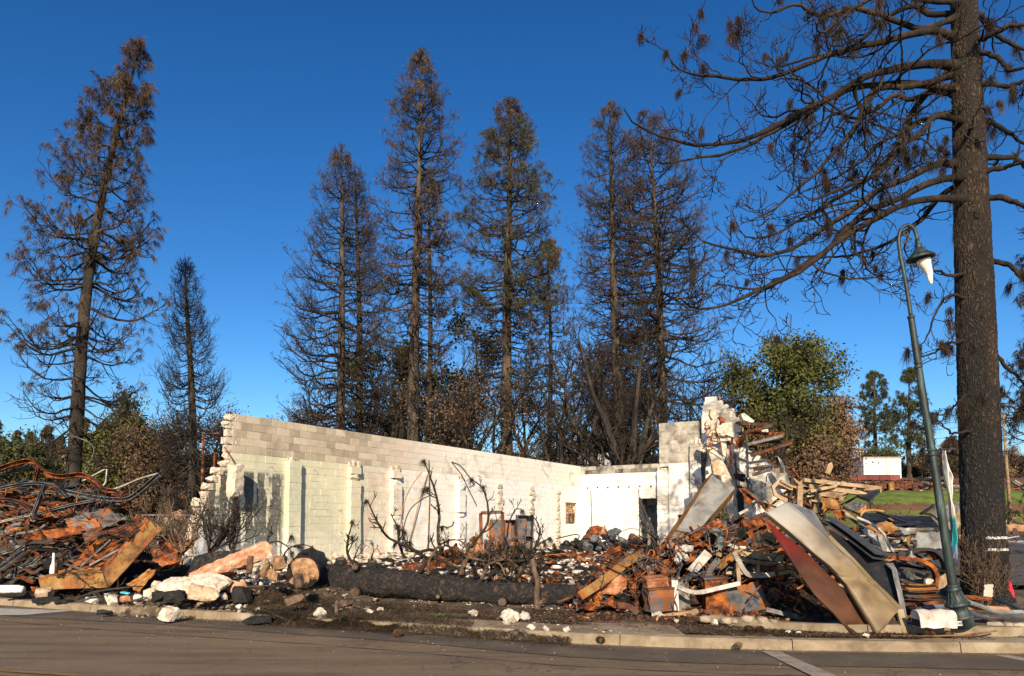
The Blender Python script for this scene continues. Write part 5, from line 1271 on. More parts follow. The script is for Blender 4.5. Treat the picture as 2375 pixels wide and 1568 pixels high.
beam('bent_beam', L1([(-60, 570), (0, 580), (140, 600), (230, 660), (270, 740)], 16.2), M_rustdark, .13, .06, 'C', 'grey brown channel sagging at the left picture edge', 'beam')
beam('bent_beam', L1([(520, 520), (650, 550), (850, 580), (1030, 570), (1100, 520), (1245, 395)], 16.5), M_steel, .14, .09, 'C', 'long dark channel with its right end swept up like a ski', 'beam')
beam('bent_beam', L1([(820, 525), (960, 480), (1100, 420), (1240, 380)], 16.8), M_lightsteel, .07, .03, 'flat', 'pale strip lying along the upswept dark channel', 'beam')
beam('bent_beam', L1([(650, 440), (820, 350), (842, 346), (832, 450), (800, 492)], 17.0), M_lightsteel, .06, .025, 'flat', 'pale sheet strip folded into a triangle on top of the heap', 'beam', curve=False)
beam('bent_beam', L1([(300, 695), (500, 640), (740, 590)], 15.9), M_steel, .10, .05, 'C', 'straight grey bar across the middle of the left heap', 'beam')
beam('bent_beam', L1([(-50, 775), (0, 762), (130, 730), (265, 700)], 15.8), M_lightsteel, .08, .04, 'C', 'pale bar at the left edge of the heap, half way up', 'beam')
beam('bent_beam', L1([(850, 645), (920, 590)], 16.6), M_blackmetal, .07, .04, 'C', 'short black strut under the upswept channel', 'beam')
beam('bent_beam', L1([(900, 500), (960, 440), (1022, 378)], 17.2), M_blackmetal, .05, .03, 'C', 'thin black strip pointing up beside the folded triangle', 'beam')
rod('bent_rod', [W1(x, y, 20) for x, y in ((565, 88), (640, 110), (700, 140), (735, 185), (720, 260), (680, 330), (640, 390), (620, 430))], .014, M_steel, 'thin curved rod bowing out beside the leaning pine trunk', 'rod')
sheet('rusty_sheet', L1([(525, 760), (700, 680), (800, 800), (560, 840)], 16.1), M_rustblue, 'crumpled rust and blue sheet left of the perforated plate', th=.015, amp=.07, seed=2)
sheet('rusty_sheet', L1([(690, 690), (850, 645), (985, 740), (790, 830)], 16.2), M_rustblue, 'crumpled rust and blue sheet above the perforated plate', th=.015, amp=.08, seed=3)
sheet('rusty_sheet', L1([(340, 830), (640, 790), (660, 850), (330, 905)], 15.8), M_rust, 'long crumpled orange panel in the middle of the left heap', th=.02, amp=.05, seed=4)
sheet('rusty_duct', L1([(620, 880), (740, 800), (765, 860), (660, 980)], 15.6), M_rustblue, 'bent rusty duct piece left of the perforated plate', 'duct', th=.02, amp=.07, seed=5, fold=.9)
def perforated(c, nx, ny, name, label):
    c = [Vector(q) for q in c]; mb = MB(); nrm = (c[1] - c[0]).cross(c[3] - c[0]).normalized()
    def f(u, v): 
        p = c[0].lerp(c[1], u).lerp(c[3].lerp(c[2], u), v); return p + nrm * (.05 * math.sin(u * 3) + .03 * nz3(p, 3, 4))
    for i in range(nx):
        for j in range(ny):
            vs = []
            for (a, b) in ((0, 0), (.5, 0), (1, 0), (1, .5), (1, 1), (.5, 1), (0, 1), (0, .5)): vs.append(f((i + a) / nx, (j + b) / ny))
            for q in range(8):
                an = -math.pi * .75 + q * math.pi / 4; vs.append(f((i + .5 + .3 * math.cos(an)) / nx, (j + .5 + .3 * math.sin(an)) / ny))
            mb.add(vs, [(q, (q + 1) % 8, 8 + (q + 1) % 8, 8 + q) for q in range(8)])
    o = mb.build(name, M_rust); tag(o, label, 'plate')
perforated(L1([(760, 825), (985, 770), (1035, 830), (1005, 885)], 15.7) and [W1(755, 830, 15.6), W1(1000, 765, 15.9), W1(1075, 795, 15.7), W1(1000, 885, 15.4)], 11, 5, 'perforated_plate', 'rusty plate with rows of round holes on the left heap')
perforated([W1(1010, 735, 16.0), W1(1075, 695, 16.2), W1(1165, 735, 16.0), W1(1080, 795, 15.8)], 6, 4, 'perforated_plate', 'smaller rusty perforated plate at the top corner of the big frame')
fr = empty('rusty_casing', W1(800, 1270, 15.5)); tag(fr, 'big rusty L shaped box frame leaning open in the left heap', 'frame')
def fpart(name, c, m, **kw): sheet_mb(c, **kw).build(name, m, fr)
fpart('long_side', [W1(800, 1150, 15.3), W1(1180, 755, 15.9), W1(1285, 805, 15.7), W1(855, 1275, 15.2)], M_rusttan, th=.03, amp=.03, seed=6, nu=18)
fpart('long_side_rim', [W1(1160, 745, 16.0), W1(1180, 755, 15.9), W1(800, 1150, 15.3), W1(780, 1140, 15.4)], M_rust, th=.02, amp=.01, seed=61, nu=12, nv=2)
fpart('short_side', [W1(305, 1195, 15.5), W1(805, 1160, 15.25), W1(845, 1275, 15.2), W1(325, 1295, 15.4)], M_rusttan, th=.03, amp=.03, seed=7, nu=18)
fpart('short_side_rim', [W1(320, 1195, 15.5), W1(480, 1140, 15.9), W1(790, 1130, 15.6), W1(800, 1160, 15.3)], M_rusttan, th=.02, amp=.02, seed=71, nu=12, nv=3)
fpart('back_plate', [W1(520, 1150, 15.9), W1(760, 900, 16.2), W1(1030, 895, 16.1), W1(800, 1150, 15.6)], M_rust, th=.015, amp=.05, seed=8)
for k_, (a, b) in enumerate((((630, 1110), (865, 900)), ((480, 1070), (780, 1040)), ((500, 1085), (690, 1150)), ((600, 970), (740, 1030)), ((700, 1100), (960, 960)))):
    MB().sweep([W1(a[0], a[1], 15.5), W1(b[0], b[1], 15.65)], PROFS['L'](.05, .04)).build('cross_bar', M_rust if k_ % 2 else M_steel, fr)
SH = [([(1180, 1000), (1330, 925), (1400, 995), (1210, 1050)], 15.6, M_rust, 'orange sheet jutting right from the big frame'), ([(1200, 1055), (1380, 1000), (1440, 1060), (1280, 1110)], 15.4, M_rust, 'lower orange sheet right of the big frame, above the shadow'),
      ([(1230, 890), (1360, 850), (1420, 930), (1260, 960)], 16, M_rust, 'small crumpled orange sheet at the end of the left heap'), ([(1400, 920), (1500, 900), (1520, 950), (1430, 1010)], 15.9, M_rustpink, 'little torn orange scrap touching the wall foot'),
      ([(1010, 1250), (1170, 1130), (1230, 1140), (1090, 1310)], 15.0, M_rusttan, 'curled tan sheet in the shade under the big frame'), ([(250, 1265), (420, 1290), (430, 1330), (255, 1300)], 15.2, M_rust, 'flat orange strip on the ground left of the big frame'),
      ([(200, 860), (330, 830), (360, 900), (210, 900)], 15.7, M_rust, 'small crumpled orange scrap at the left of the heap'), ([(430, 700), (560, 660), (600, 700), (440, 740)], 16.3, M_rust, 'folded orange scrap below the grey bar')]
for i, (pl, Y, m, lb) in enumerate(SH): sheet('rusty_sheet', L1(pl, Y), m, lb, th=.02, amp=.06, seed=20 + i)
for i in range(16):   # boards and bars low at the left edge
    x0 = rg.uniform(-60, 120); y0 = rg.uniform(980, 1180); ln = rg.uniform(120, 300)
    beam('charred_board', [W1(x0, y0 + ln * .55, 15.6), W1(x0 + ln * .75, y0, 16.2)], rg.choice((M_darkwood, M_darkwood, M_steel, M_rustdark)), .1, .035, 'flat', 'charred board slanting in the lower left corner of the heap', 'board', 'boards in the lower left of the heap')
mb = MB(); 
for x, r_ in ((-60, .17), (150, .17), (170, .16), (180, .13)): pass
wp = MB().tube([W1(-80, 1288, 15.1), W1(150, 1288, 14.95)], [.085, .085], 14).tube([W1(150, 1288, 14.95), W1(180, 1290, 14.93)], [.075, .07], 14)
tag(wp.build('white_pipe', M_whiteplain, None, True), 'fat white pipe lying at the left end of the kerb', 'pipe')
bt = empty('spray_bottle', W1(435, 1165, 15.2)); tag(bt, 'small white and red bottle shape standing in the rusty frame', 'bottle')
MB().lathe([(.06, 0), (.065, .02), (.055, .16), (.03, .2), (.022, .30), (.02, .42)], W1(415, 1165, 15.2), 10).build('body', M_whiteplain, bt, True)
MB().lathe([(.035, 0), (.035, .2), (.012, .26)], W1(440, 1165, 15.15), 8).build('red_label', M_red, bt, True)
# random filler, left heap
for i in range(235):
    top = i >= 150                                   # long wavy strips in the crown of the heap
    zx = rg.uniform(-60, 820 if top else 1000); zy = rg.uniform(470, 760) if top else rg.uniform(480, 1200)
    lim = np.interp(zx, [-60, 300, 900, 1250], [450, 470, 570, 780])
    if zy < lim: zy = lim + rg.uniform(0, 200)
    Y = 17.4 - (zy - 500) / 700 * 1.7 + rg.uniform(-.1, .5)
    c = W1(zx, zy, Y); ln = rg.uniform(.8, 2.0) if top else rg.uniform(.3, 1.2); a = rg.gauss(0, .4 if top else .5); b = rg.gauss(.03, .16 if top else .3)
    dv = Vector((math.cos(a) * math.cos(b), math.sin(a) * .6, math.sin(b))) * ln / 2
    c.z = max(c.z, float(gz(c.x, c.y)) + .1)
    if i % 4 == 0 and not top:
        m = rg.choice((M_rust, M_rustdark, M_rustdark, M_rustblue, M_dark)); q = Vector((rg.uniform(-.2, .2), rg.uniform(-.3, .3), 1)).normalized() * rg.uniform(.15, .36)
        o = sheet('rusty_sheet', [c - dv * .5, c + dv * .5, c + dv * .45 + q, c - dv * .5 + q * .8], m, th=.012, amp=.10, seed=100 + i, nu=8, nv=6)
        auto(o, 'crumpled scrap', m, c, ln, AL, 'sheet metal', 'scraps in the left heap')
    else:
        m = rg.choice((M_rust, M_rustdark, M_rustdark, M_steel, M_blackmetal, M_rustdark, M_steel) if top else (M_rust, M_rustdark, M_rustdark, M_steel, M_blackmetal, M_darkwood, M_dark, M_lightsteel))
        wv = .16 if top else .08
        o = beam('bent_beam', [c - dv, c - dv * .4 + Vector((0, rg.uniform(-.1, .1), rg.uniform(-wv, wv))), c + dv * .3 + Vector((0, rg.uniform(-.1, .1), rg.uniform(-wv, wv))), c + dv], m, rg.uniform(.04, .1), rg.uniform(.03, .06), rg.choice(('C', 'C', 'L', 'flat')), n=10, twist=rg.uniform(-.9, .9))
        auto(o, 'bent strip', m, c, ln, AL, 'beam', 'bent strips in the left heap')
for i in range(45):
    zx = rg.uniform(-40, 1000); zy = rg.uniform(480, 1150); c = W1(zx, max(zy, float(np.interp(zx, [-60, 300, 900, 1250], [430, 450, 560, 780]))), 15.9 - (zy - 800) / 1000 + rg.uniform(-.2, .3)); ln = rg.uniform(.3, 1.1)
    pts = [c + Vector((rg.uniform(-.5, .5) * ln, rg.uniform(-.15, .15), rg.uniform(-.3, .3) * ln)) for _ in range(4)]; pts.sort(key=lambda q: q.x); m = rg.choice((M_rust, M_rustdark, M_cable, M_steel))
    auto(rod('bent_wire', pts, rg.choice((.006, .008, .014)), m, k=5), 'bent wire', m, c, ln, AL, 'wire', 'wires in the left heap')
# ------------------------------------------------------------------ concrete slabs and rocks by the left kerb
def rock(zf, x, y, Y, size, rot, m, label, seed, cat='rubble', name='concrete_chunk', **kw):
    p = zf(x, y, Y); return chunk(name, p, size, rot, m, seed, label, cat, **kw)
def slab_between(a, b, w, t, m, seed, label, name='concrete_slab', tilt=0.):
    a, b = Vector(a), Vector(b); d = (b - a); q = d.to_track_quat('X', 'Z').to_euler()
    o = chunk(name, (a + b) / 2, (d.length, w, t), q, m, seed, label, 'slab', rough=.13, sub=3, box=.93, n=34); o.rotation_euler.rotate_axis('X', tilt); return o
slab_between(W1(1480, 1225, 13.6), W1(2135, 955, 14.0), .42, .2, M_pinkstone, 3, 'long pink and orange concrete slab tilted up to the right', tilt=.5)
slab_between(W1(1290, 1235, 13.5), W1(1650, 1285, 13.2), .5, .11, M_cream, 5, 'flat cream slab at the foot of the pink slab', tilt=.35)
slab_between(W1(1500, 1190, 13.5), W1(1775, 1258, 13.25), .45, .10, M_cream, 7, 'cream slab lying across the foot of the pink slab', tilt=.45)
rock(W1, 1605, 1318, 12.95, (.56, .36, .27), (.1, .25, .2), M_tanstone, 'large tan block nearest the kerb below the cream slabs', 9, rough=.1, sub=2)
RK = [((1235, 1262), 13.6, .2, M_cream, 'white stone left of the cream slabs'), ((1185, 1318), 13.6, .23, M_cream, 'rounded cream stone left of the tan block'), ((1292, 1300), 13.4, .15, M_tanstone, 'small tan stone between the white stones and the cream slab'),
      ((885, 1368), 14.0, .26, M_white, 'bright white rock on the kerb edge'), ((725, 1372), 14.2, .2, M_white, 'flat bright white rock left on the kerb'), ((1865, 1275), 13.6, .33, M_pinkstone, 'white and orange rock right under the pink slab'), ((350, 1320), 14.9, .27, M_tanstone, 'flat tan stone near the left kerb'),
      ((1080, 1352), 13.7, .13, M_white, 'small white stone on the kerb beside the blue scrap'), ((1320, 1478), 12.35, .28, M_cream, 'pale rock lodged in the gutter against the kerb'), ((985, 1362), 13.9, .16, M_pinkstone, 'small pink stone beside the bright white rock'), ((1755, 1345), 13.1, .13, M_cream, 'small cream stone right of the tan block'), ((1875, 1430), 12.6, .11, M_white, 'small white stone above the kerb end')]
for i, ((x, y), Y, s, m, lb) in enumerate(RK): rock(W1, x, y, Y, (s * 1.2, s, s * .8), rot_rand(rg, .4), m, lb, 40 + i, name='rock')
DK = [((110, 1325), 14.9, (.5, .3, .11), 'black asphalt lump at the left end of the kerb'), ((370, 1372), 14.6, (.55, .3, .13), 'flat black asphalt lump on the left kerb'), ((500, 1388), 14.4, (.35, .25, .10), 'small black asphalt lump right of the flat one'), ((1262, 1345), 13.2, (.3, .25, .2), 'black lump left of the tan block'), ((1385, 1345), 13.0, (.36, .3, .22), 'second black lump touching the tan block'), ((825, 1467), 13.1, (.28, .2, .10), 'black lump lying in the gutter by the left kerb'), ((2025, 1530), 12.15, (.5, .3, .13), 'black lump at the buried end of the left kerb'), ((1900, 1330), 13.3, (.35, .3, .3), 'small cut black stub left of the needle pile')]
for i, ((x, y), Y, s, lb) in enumerate(DK): rock(W1, x, y, Y, s, (0, 0, rg.uniform(-.5, .5)), M_asphchunk, lb, 60 + i, name='asphalt_lump', cat='asphalt lump', rough=.1)
slab_between(W1(950, 1310, 13.9), W1(1010, 1322, 13.85), .1, .03, mat('blue_plastic', [(.3, (.05, .45, .6)), (.7, (.12, .6, .75))], 5, .5, .2, 20), 71, 'scrap of bright blue plastic by the left kerb', 'plastic_scrap')
# the charred mass behind the pink slab
cl = rock(W1, 1725, 1075, 14.6, (1.35, .7, .42), (0, -.12, .1), M_char, 'broad charred log lump behind the pink slab', 81, 'log', 'charred_log', rough=.12, sub=3, box=.5, n=40)
rod('charred_log', [W1(1590, 1130, 14.1), W1(1690, 1118, 14.1), W1(1785, 1118, 14.1)], .055, M_char, 'short charred stick log lying on the pink slab', 'log', k=9)
# ------------------------------------------------------------------ logs
def logmesh(name, pts, r0, r1, m, root, k=40, n=150, rough=.10, seed=1):
    rng_ = np.random.default_rng(seed); Q = resample(pts, n); rad_ = np.linspace(r0, r1, n)
    V, F = tubes(Q[None], rad_[None], k); V = V.reshape(n, k, 3); c = Q[:, None, :]
    an_ = np.arange(k) * 2 * np.pi / k; s_ = np.linspace(0, np.linalg.norm(Q[-1] - Q[0]), n)
    f = 1 + rough * (vnoise(an_[None] * 2 + 0 * s_[:, None], s_[:, None] * 2.5) + .5 * vnoise(an_[None] * 7, s_[:, None] * 9)) + rng_.normal(size=(n, k)) * rough * .5
    V = (c + (V - c) * f[..., None]).reshape(-1, 3)
    V = np.concatenate([V, Q[:1], Q[-1:]]); N = n * k
    F3 = [(N, (j + 1) % k, j) for j in range(k)] + [(N + 1, (n - 1) * k + j, (n - 1) * k + (j + 1) % k) for j in range(k)]
    return npobj(name, V, F, F3, m, root, True)
la, lb_ = W7(835, 470, 15.0), W3(1375, 1340, 13.4)
lg = empty('fallen_log', (la + lb_) / 2 - Vector((0, 0, .3))); tag(lg, 'long charred fallen log lying across the front of the lot', 'log')
logmesh('bark', [la, la.lerp(lb_, .3) + Vector((0, 0, .02)), la.lerp(lb_, .65) + Vector((0, 0, -.03)), lb_], .30, .19, M_char, lg)
for i, (p, s) in enumerate(((W7(1120, 585, 14.35), .11), (W7(1125, 365, 14.45), .07), (W7(1000, 310, 14.9), .11), (W7(1270, 330, 14.9), .1), (W7(1840, 620, 13.85), .045), (W3(800, 1390, 13.4), .09), (W3(1110, 1270, 13.5), .06))):
    tb = MB(); d = Vector((0, -1, .15)).normalized() if i not in (2, 3) else Vector((.1, -.3, 1)).normalized()
    tb.tube([p + d * -.12, p, p + d * .05], [s * 1.2, s, s * .92], 10); kn = tb.build('branch_stub', M_char, lg, True)
    MB().tube([p + d * .045, p + d * .058], [s * .8, s * .75], 10).build('stub_face', M_brownstick, kn)
st0 = W7(672, 415, 13.9)
ct = empty('cut_log', st0 - Vector((0, 0, .35))); tag(ct, 'cut log end with a split tan face left of the long fallen log', 'log')
ld = Vector((-.15, 1, .08)).normalized()
logmesh('bark', [st0 + ld * .02, st0 + ld * .5, st0 + ld * 1.3],   .30, .32, M_char, ct, 26, 24, .05, 4)
fc = MB(); q = Vector((1, .15, 0)).normalized(); up_ = q.cross(ld).normalized() * -1
ring_ = [st0 - ld * .0]; n_ = 34
for rr_ in (.10, .19, .27, .292):
    for j in range(n_):
        an_ = 2 * math.pi * j / n_; rad2 = rr_ * (1 + .03 * math.sin(an_ * 5)); bump2 = -.05 * (1 - rr_ / .3) + (.04 if rr_ < .3 and .5 < an_ < 2.4 else 0)
        ring_.append(st0 + (q * math.cos(an_) + up_ * math.sin(an_)) * rad2 + ld * (bump2 + rg.uniform(-.012, .012)))
fs = [(0, 1 + (j + 1) % n_, 1 + j) for j in range(n_)] + [(1 + r_ * n_ + j, 1 + r_ * n_ + (j + 1) % n_, 1 + (r_ + 1) * n_ + (j + 1) % n_, 1 + (r_ + 1) * n_ + j) for r_ in range(3) for j in range(n_)]
fc.add(ring_, fs).build('cut_face', M_cutwood, ct)
for i, (c_, s_, lb) in enumerate((((410, 430), (.42, .1, .2), 'split plank leaning left of the cut log'), ((350, 380), (.1, .12, .35), 'upright splinter of orange wood left of the cut log'), ((460, 330), (.35, .2, .28), 'broken wedge of pale wood behind the cut log'), ((640, 490), (.45, .16, .16), 'short round billet in front of the cut log'), ((600, 640), (.32, .13, .13), 'small log with a pale sawn end in the needle pile'), ((1040, 680), (.24, .12, .12), 'small dark billet below the long log'))):
    chunk('wood_piece', W7(c_[0], c_[1], 13.5 - .004 * (c_[1] - 330)), s_, rot_rand(rg, .4), M_cutwood if i < 3 else M_brownstick, 300 + i, lb, 'wood', rough=.05, box=.9)
rod('wood_post', [W7(205, 420, 13.3), W7(215, 350, 13.35), W7(222, 270, 13.4)], .055, M_brownstick, 'short sawn post standing beside the pink slab', 'post', k=9)
rod('wood_post', [W7(965, 790, 12.2), W7(962, 720, 12.25), W7(968, 655, 12.3)], .03, M_brownstick, 'splintered stake standing by the white rock near the road', 'stake', k=6)
rod('upright_branch', [W3(1080, 1450, 12.9), W3(1072, 1330, 12.95), W3(1078, 1220, 12.95), W3(1050, 1130, 12.98), W3(1040, 1050, 13.0)], .062, M_brownstick, 'grey brown branch stub standing in front of the log end', 'branch', k=9, taper=.04)
rock(W3, 1110, 1395, 12.9, (.2, .1, .1), (0, -.6, 0), M_brownstick, 'short side knot lying at the foot of the standing branch', 93, 'wood', 'wood_piece')
# ------------------------------------------------------------------ branches with tufts over the log
def branch(name, pts, r, label, m=None, twigs=5, tl=.28, tuft=0., tend=False, seed=0, group=None, cat='branch', tsz=.16):
    rng_ = np.random.default_rng(seed); Q = resample(pts, 26) + np.cumsum(rng_.normal(size=(26, 3)) * .004, axis=0); rad_ = r * (1 - .75 * np.linspace(0, 1, 26)) + .003
    parts = [tubes(Q[None], rad_[None], 7)]; E = [Q[-1:]]; D = [unit(Q[-1:] - Q[-2:-1])]
    if twigs:
        P1, R1 = spawn(rng_, Q[None], rad_[None], twigs, (.2, .97), (.5, 1.1), lambda U, p: tl * (1.4 - .7 * U), 1., .45, .6, 8, .6, .6)
        P2, R2 = spawn(rng_, P1, R1, 3, (.3, 1.), (.5, 1.1), lambda U, p: p * .3 + .03, 1., .5, .5, 5, .8, .8)
        kb = np.maximum(R2, .005); kb[:, -1] = .011                     # buds at the twig ends
        parts += [tubes(P1, np.maximum(R1, .006), 5), tubes(P2, kb, 4)]; E += [P1[:, -1]]; D += [unit(P1[:, -1] - P1[:, -2])]
    V, F = join(parts); o = npobj(name, V, F, None, m or M_charstick, None, True); tag(o, label, cat, group)
    E = np.concatenate(E); D = np.concatenate(D); pk = rng_.random(len(E)) < tuft
    if tend: pk[0] = True
    if pk.any():
        V, F = tufts(rng_, E[pk], D[pk], tsz, 70, .0035, 1.1, .4); npobj('needle_tufts', V, None, F, M_needle_dark, o)['kind'] = 'stuff'
    return o
BR = [(W3, [(330, 1010), (300, 900), (312, 700), (290, 560), (240, 420), (180, 285)], 14.6, 14.2, .035, .4, 1, 'tall leaning pine shoot with needle tufts in front of the long wall', 8),
      (W3, [(560, 960), (600, 900), (680, 780), (692, 640), (640, 480), (570, 420)], 14.8, 14.4, .03, .1, 1, 'tall shoot curling left at its tufted tip, left of the cabinets', 7),
      (W3, [(400, 1040), (240, 980), (100, 990), (30, 900), (10, 830)], 14.8, 14.2, .04, .0, 0, 'low branch sweeping left over the log', 8),
      (W3, [(820, 1000), (830, 860), (850, 740), (900, 650), (935, 660)], 15, 14.6, .022, .0, 1, 'slim shoot ending in a hanging tuft before the cabinets', 3),
      (W3, [(1030, 1000), (1070, 920), (1082, 840), (1060, 750), (1022, 705)], 15, 14.6, .022, .2, 0, 'slim bent shoot right of the cabinets', 4),
      (W3, [(640, 1060), (760, 990), (850, 960), (1000, 1000), (1090, 930), (1175, 885)], 14.4, 13.8, .04, .3, 1, 'low branch reaching right from the tangle on the log', 7),
      (W2, [(2260, 1420), (2100, 1330), (1900, 1230), (1800, 1080), (1720, 905)], 14.6, 14.0, .035, .1, 1, 'long branch rising to the left over the middle of the log', 8),
      (W2, [(1590, 1470), (1545, 1380), (1550, 1240), (1595, 1095)], 14.9, 14.8, .03, .2, 0, 'upright knobbly shoot behind the left part of the log', 5),
      (W2, [(1585, 1470), (1620, 1360), (1660, 1290)], 14.9, 14.8, .018, .1, 0, 'short upright twig beside the knobbly shoot', 2),
      (W2, [(2060, 1420), (2010, 1280), (1985, 1120), (1930, 1015)], 14.8, 14.5, .03, .2, 0, 'knobbly shoot rising between the first log branches', 6),
      (W2, [(1760, 1440), (1770, 1390), (1790, 1345)], 14.9, 14.8, .018, .0, 0, 'tiny twig sprout right of the second pilaster', 3),
      (W3, [(480, 1170), (530, 1060), (640, 1010), (800, 1000), (950, 1030)], 13.9, 13.7, .055, .0, 0, 'thick brown branch arching over the log', 5),
      (W3, [(700, 1190), (780, 1100), (900, 1060), (1030, 1040)], 13.7, 13.5, .05, .3, 0, 'thick branch lying on the log under the arching one', 6),
      (W3, [(150, 1150), (260, 1040), (340, 1080), (470, 1150)], 14.2, 13.9, .045, .0, 0, 'dark crooked branch lying along the log top', 6),
      (W3, [(800, 1200), (820, 1120), (860, 1040), (960, 960)], 13.8, 13.6, .04, .4, 1, 'brown branch with shaggy hanging needles near the log end', 6),
      (W3, [(600, 1180), (560, 1080), (430, 1000), (330, 930)], 14, 13.8, .04, .1, 0, 'dark branch crossing the tangle to the left', 7),
      (W3, [(900, 1220), (960, 1150), (1000, 1060), (1100, 1010)], 13.7, 13.5, .035, .8, 1, 'branch with a curtain of dead needles beside the standing stub', 7),
      (W3, [(220, 1170), (240, 1060), (320, 940), (430, 900), (520, 950)], 14.1, 13.9, .03, 0, 0, 'thin brown branch looping above the log', 5),
      (W2, [(960, 1420), (1010, 1330), (1080, 1295), (1180, 1300), (1220, 1320)], 14.0, 13.7, .016, 0, 1, 'thin twig bowing right from behind the cut log to a needle tuft', 0),
      (W2, [(830, 1290), (860, 1180), (880, 1110)], 14.3, 14.2, .018, .0, 0, 'short dark twig standing above the pink slab', 3),
      (W2, [(820, 1290), (920, 1270), (1000, 1320), (1040, 1370)], 14.0, 13.8, .018, .9, 1, 'dark twig with two hanging tufts behind the cut log', 3),
      (W8, [(610, 380), (760, 330), (900, 305), (1140, 280)], 14.0, 13.8, .03, .0, 0, 'thin dark branch lying along the left kerb below the frame', 4),
      (W8, [(515, 160), (600, 210), (700, 290), (740, 330)], 14.4, 14.2, .022, .0, 0, 'forked dark twig in front of the rusty frame', 5),
      (W7, [(330, 740), (480, 790), (620, 845), (860, 850)], 12.5, 11.9, .03, .0, 0, 'dark stick lying in the needle pile at the road edge', 3)]
for i, (zf, pl, Y0, Y1, r, tf, te, lb, tw_) in enumerate(BR):
    branch('fallen_branch', [zf(x, y, Y0 + (Y1 - Y0) * k_ / (len(pl) - 1)) for k_, (x, y) in enumerate(pl)], r, lb, M_brownstick if 'brown' in lb else None, tw_, .3, tf, bool(te), 400 + i)
for i in range(16):
    x0 = rg.uniform(450, 1000); y0 = rg.uniform(1080, 1210); sp_ = rg.uniform(80, 260) * rg.choice((-1, 1)); hgt_ = rg.uniform(40, 200); Y0 = rg.uniform(13.6, 14.6)
    pl = [(x0, y0), (x0 + sp_ * .3, y0 - hgt_), (x0 + sp_ * .7, y0 - hgt_ * rg.uniform(.6, 1.1)), (x0 + sp_, y0 - hgt_ * rg.uniform(-.1, .8))]
    pts = [W3(x, y, Y0 - .1 * k_) for k_, (x, y) in enumerate(pl)]; r0 = rg.uniform(.014, .035); m = rg.choice((None, M_brownstick))
    o = branch('fallen_branch', pts, r0, 'x', m, 4, .25, .12, False, 460 + i, 'branches tangled on the log'); auto(o, 'brown branch in the log tangle' if m else 'dark branch in the log tangle', M_brownstick if m else M_char, pts[1], 1.2 * abs(sp_) / 200, AF, 'branch', 'branches tangled on the log')
# wires bowed in front of the wall
rod('bowed_wire', [W3(x, y, 17) for x, y in ((0, 820), (30, 620), (90, 480), (175, 365))], .010, M_rustpink, 'thin tan wire bowing up to the tall leaning shoot', 'wire', k=4)
rod('bowed_wire', [W3(x, y, 17) for x, y in ((20, 900), (40, 760), (90, 650), (180, 580), (250, 545))], .012, M_cable, 'thin black wire bowing in front of the third pilaster', 'wire', k=4)
rod('bowed_wire', [W3(x, y, 20) for x, y in ((405, 290), (470, 320), (530, 390), (585, 470))], .02, M_steel, 'curved grey rod springing from the wall above the cabinets', 'rod', k=5)
rod('bowed_wire', [W3(x, y, 20) for x, y in ((405, 292), (480, 390), (540, 510), (605, 640))], .014, M_dark, 'straight dark rod hanging from the same point as the curved grey rod', 'rod', k=5)
# burnt shrub against the left part of the wall
def shrub(name, label, base, stems, H, seed, m=None, spread=.45, r=.022, tw=7, cat='shrub', tl=.4):
    rng_ = np.random.default_rng(seed); root = empty(name, base); tag(root, label, cat); base = np.array(tuple(base))
    Q = []; Rr = []
    for k_ in range(stems):
        a = rng_.uniform(0, 6.28); h = H * rng_.uniform(.6, 1.05); sp_ = spread * rng_.uniform(.3, 1.2); t_ = np.linspace(0, 1, 12)
        Q.append(base + np.stack([np.cos(a) * sp_ * t_ ** .8, np.sin(a) * sp_ * t_ ** .8 * .6, h * t_], -1) + np.cumsum(rng_.normal(size=(12, 3)) * .018, axis=0) * [1, 1, .5]); Rr.append(r * (1 - .7 * t_) * rng_.uniform(.7, 1.2))
    Q = np.array(Q); Rr = np.array(Rr)
    V, F = tubes(Q, Rr, 6); npobj('stems', V, F, None, m or M_charstick, root, True)
    P1, R1 = spawn(rng_, Q, Rr, tw, (.15, 1.), (.5, 1.2), lambda U, p: tl * (1.3 - .6 * U), 1., .5, .6, 8, .6, .6)
    P2, R2 = spawn(rng_, P1, R1, 4, (.2, 1.), (.5, 1.1), lambda U, p: p * .35 + .04, 1., .5, .5, 5, .7, .8)
    kb = np.maximum(R2, .004 if r < .02 else .006); kb[:, -1] *= 1.8
    V, F = join([tubes(P1, np.maximum(R1, .004), 4), tubes(P2, kb, 3)]); npobj('twigs', V, F, None, m or M_charstick, root)['kind'] = 'stuff'
    return root
b0 = W1(1640, 1010, 15.2); shrub('burnt_shrub', 'knobbly burnt shrub in front of the tar streaked wall', b0, 7, 1.15, 11, spread=.9, r=.032, tw=8, tl=.42)
b0 = W1(1820, 990, 15.4); shrub('burnt_shrub', 'smaller burnt shrub leaning right of the knobbly one', b0, 3, .85, 12, spread=.5, r=.03, tw=6)
b0 = W1(1430, 1010, 15.8); shrub('burnt_shrub', 'twiggy brown shrub between the left heap and the wall end', b0, 7, 1.3, 13, spread=.8, r=.022, tw=8, m=M_brownstick)
b0 = G(-8.4, 22.5); shrub('burnt_shrub', 'bare brown thicket behind the left heap', b0, 14, 1.9, 14, spread=1.9, r=.03, tw=9, m=M_brownstick, tl=.6)
b0 = G(-11.6, 24); shrub('burnt_shrub', 'bare brown thicket behind the upswept channel', b0, 14, 2.0, 15, spread=2., r=.03, tw=9, m=M_brownstick, tl=.6)
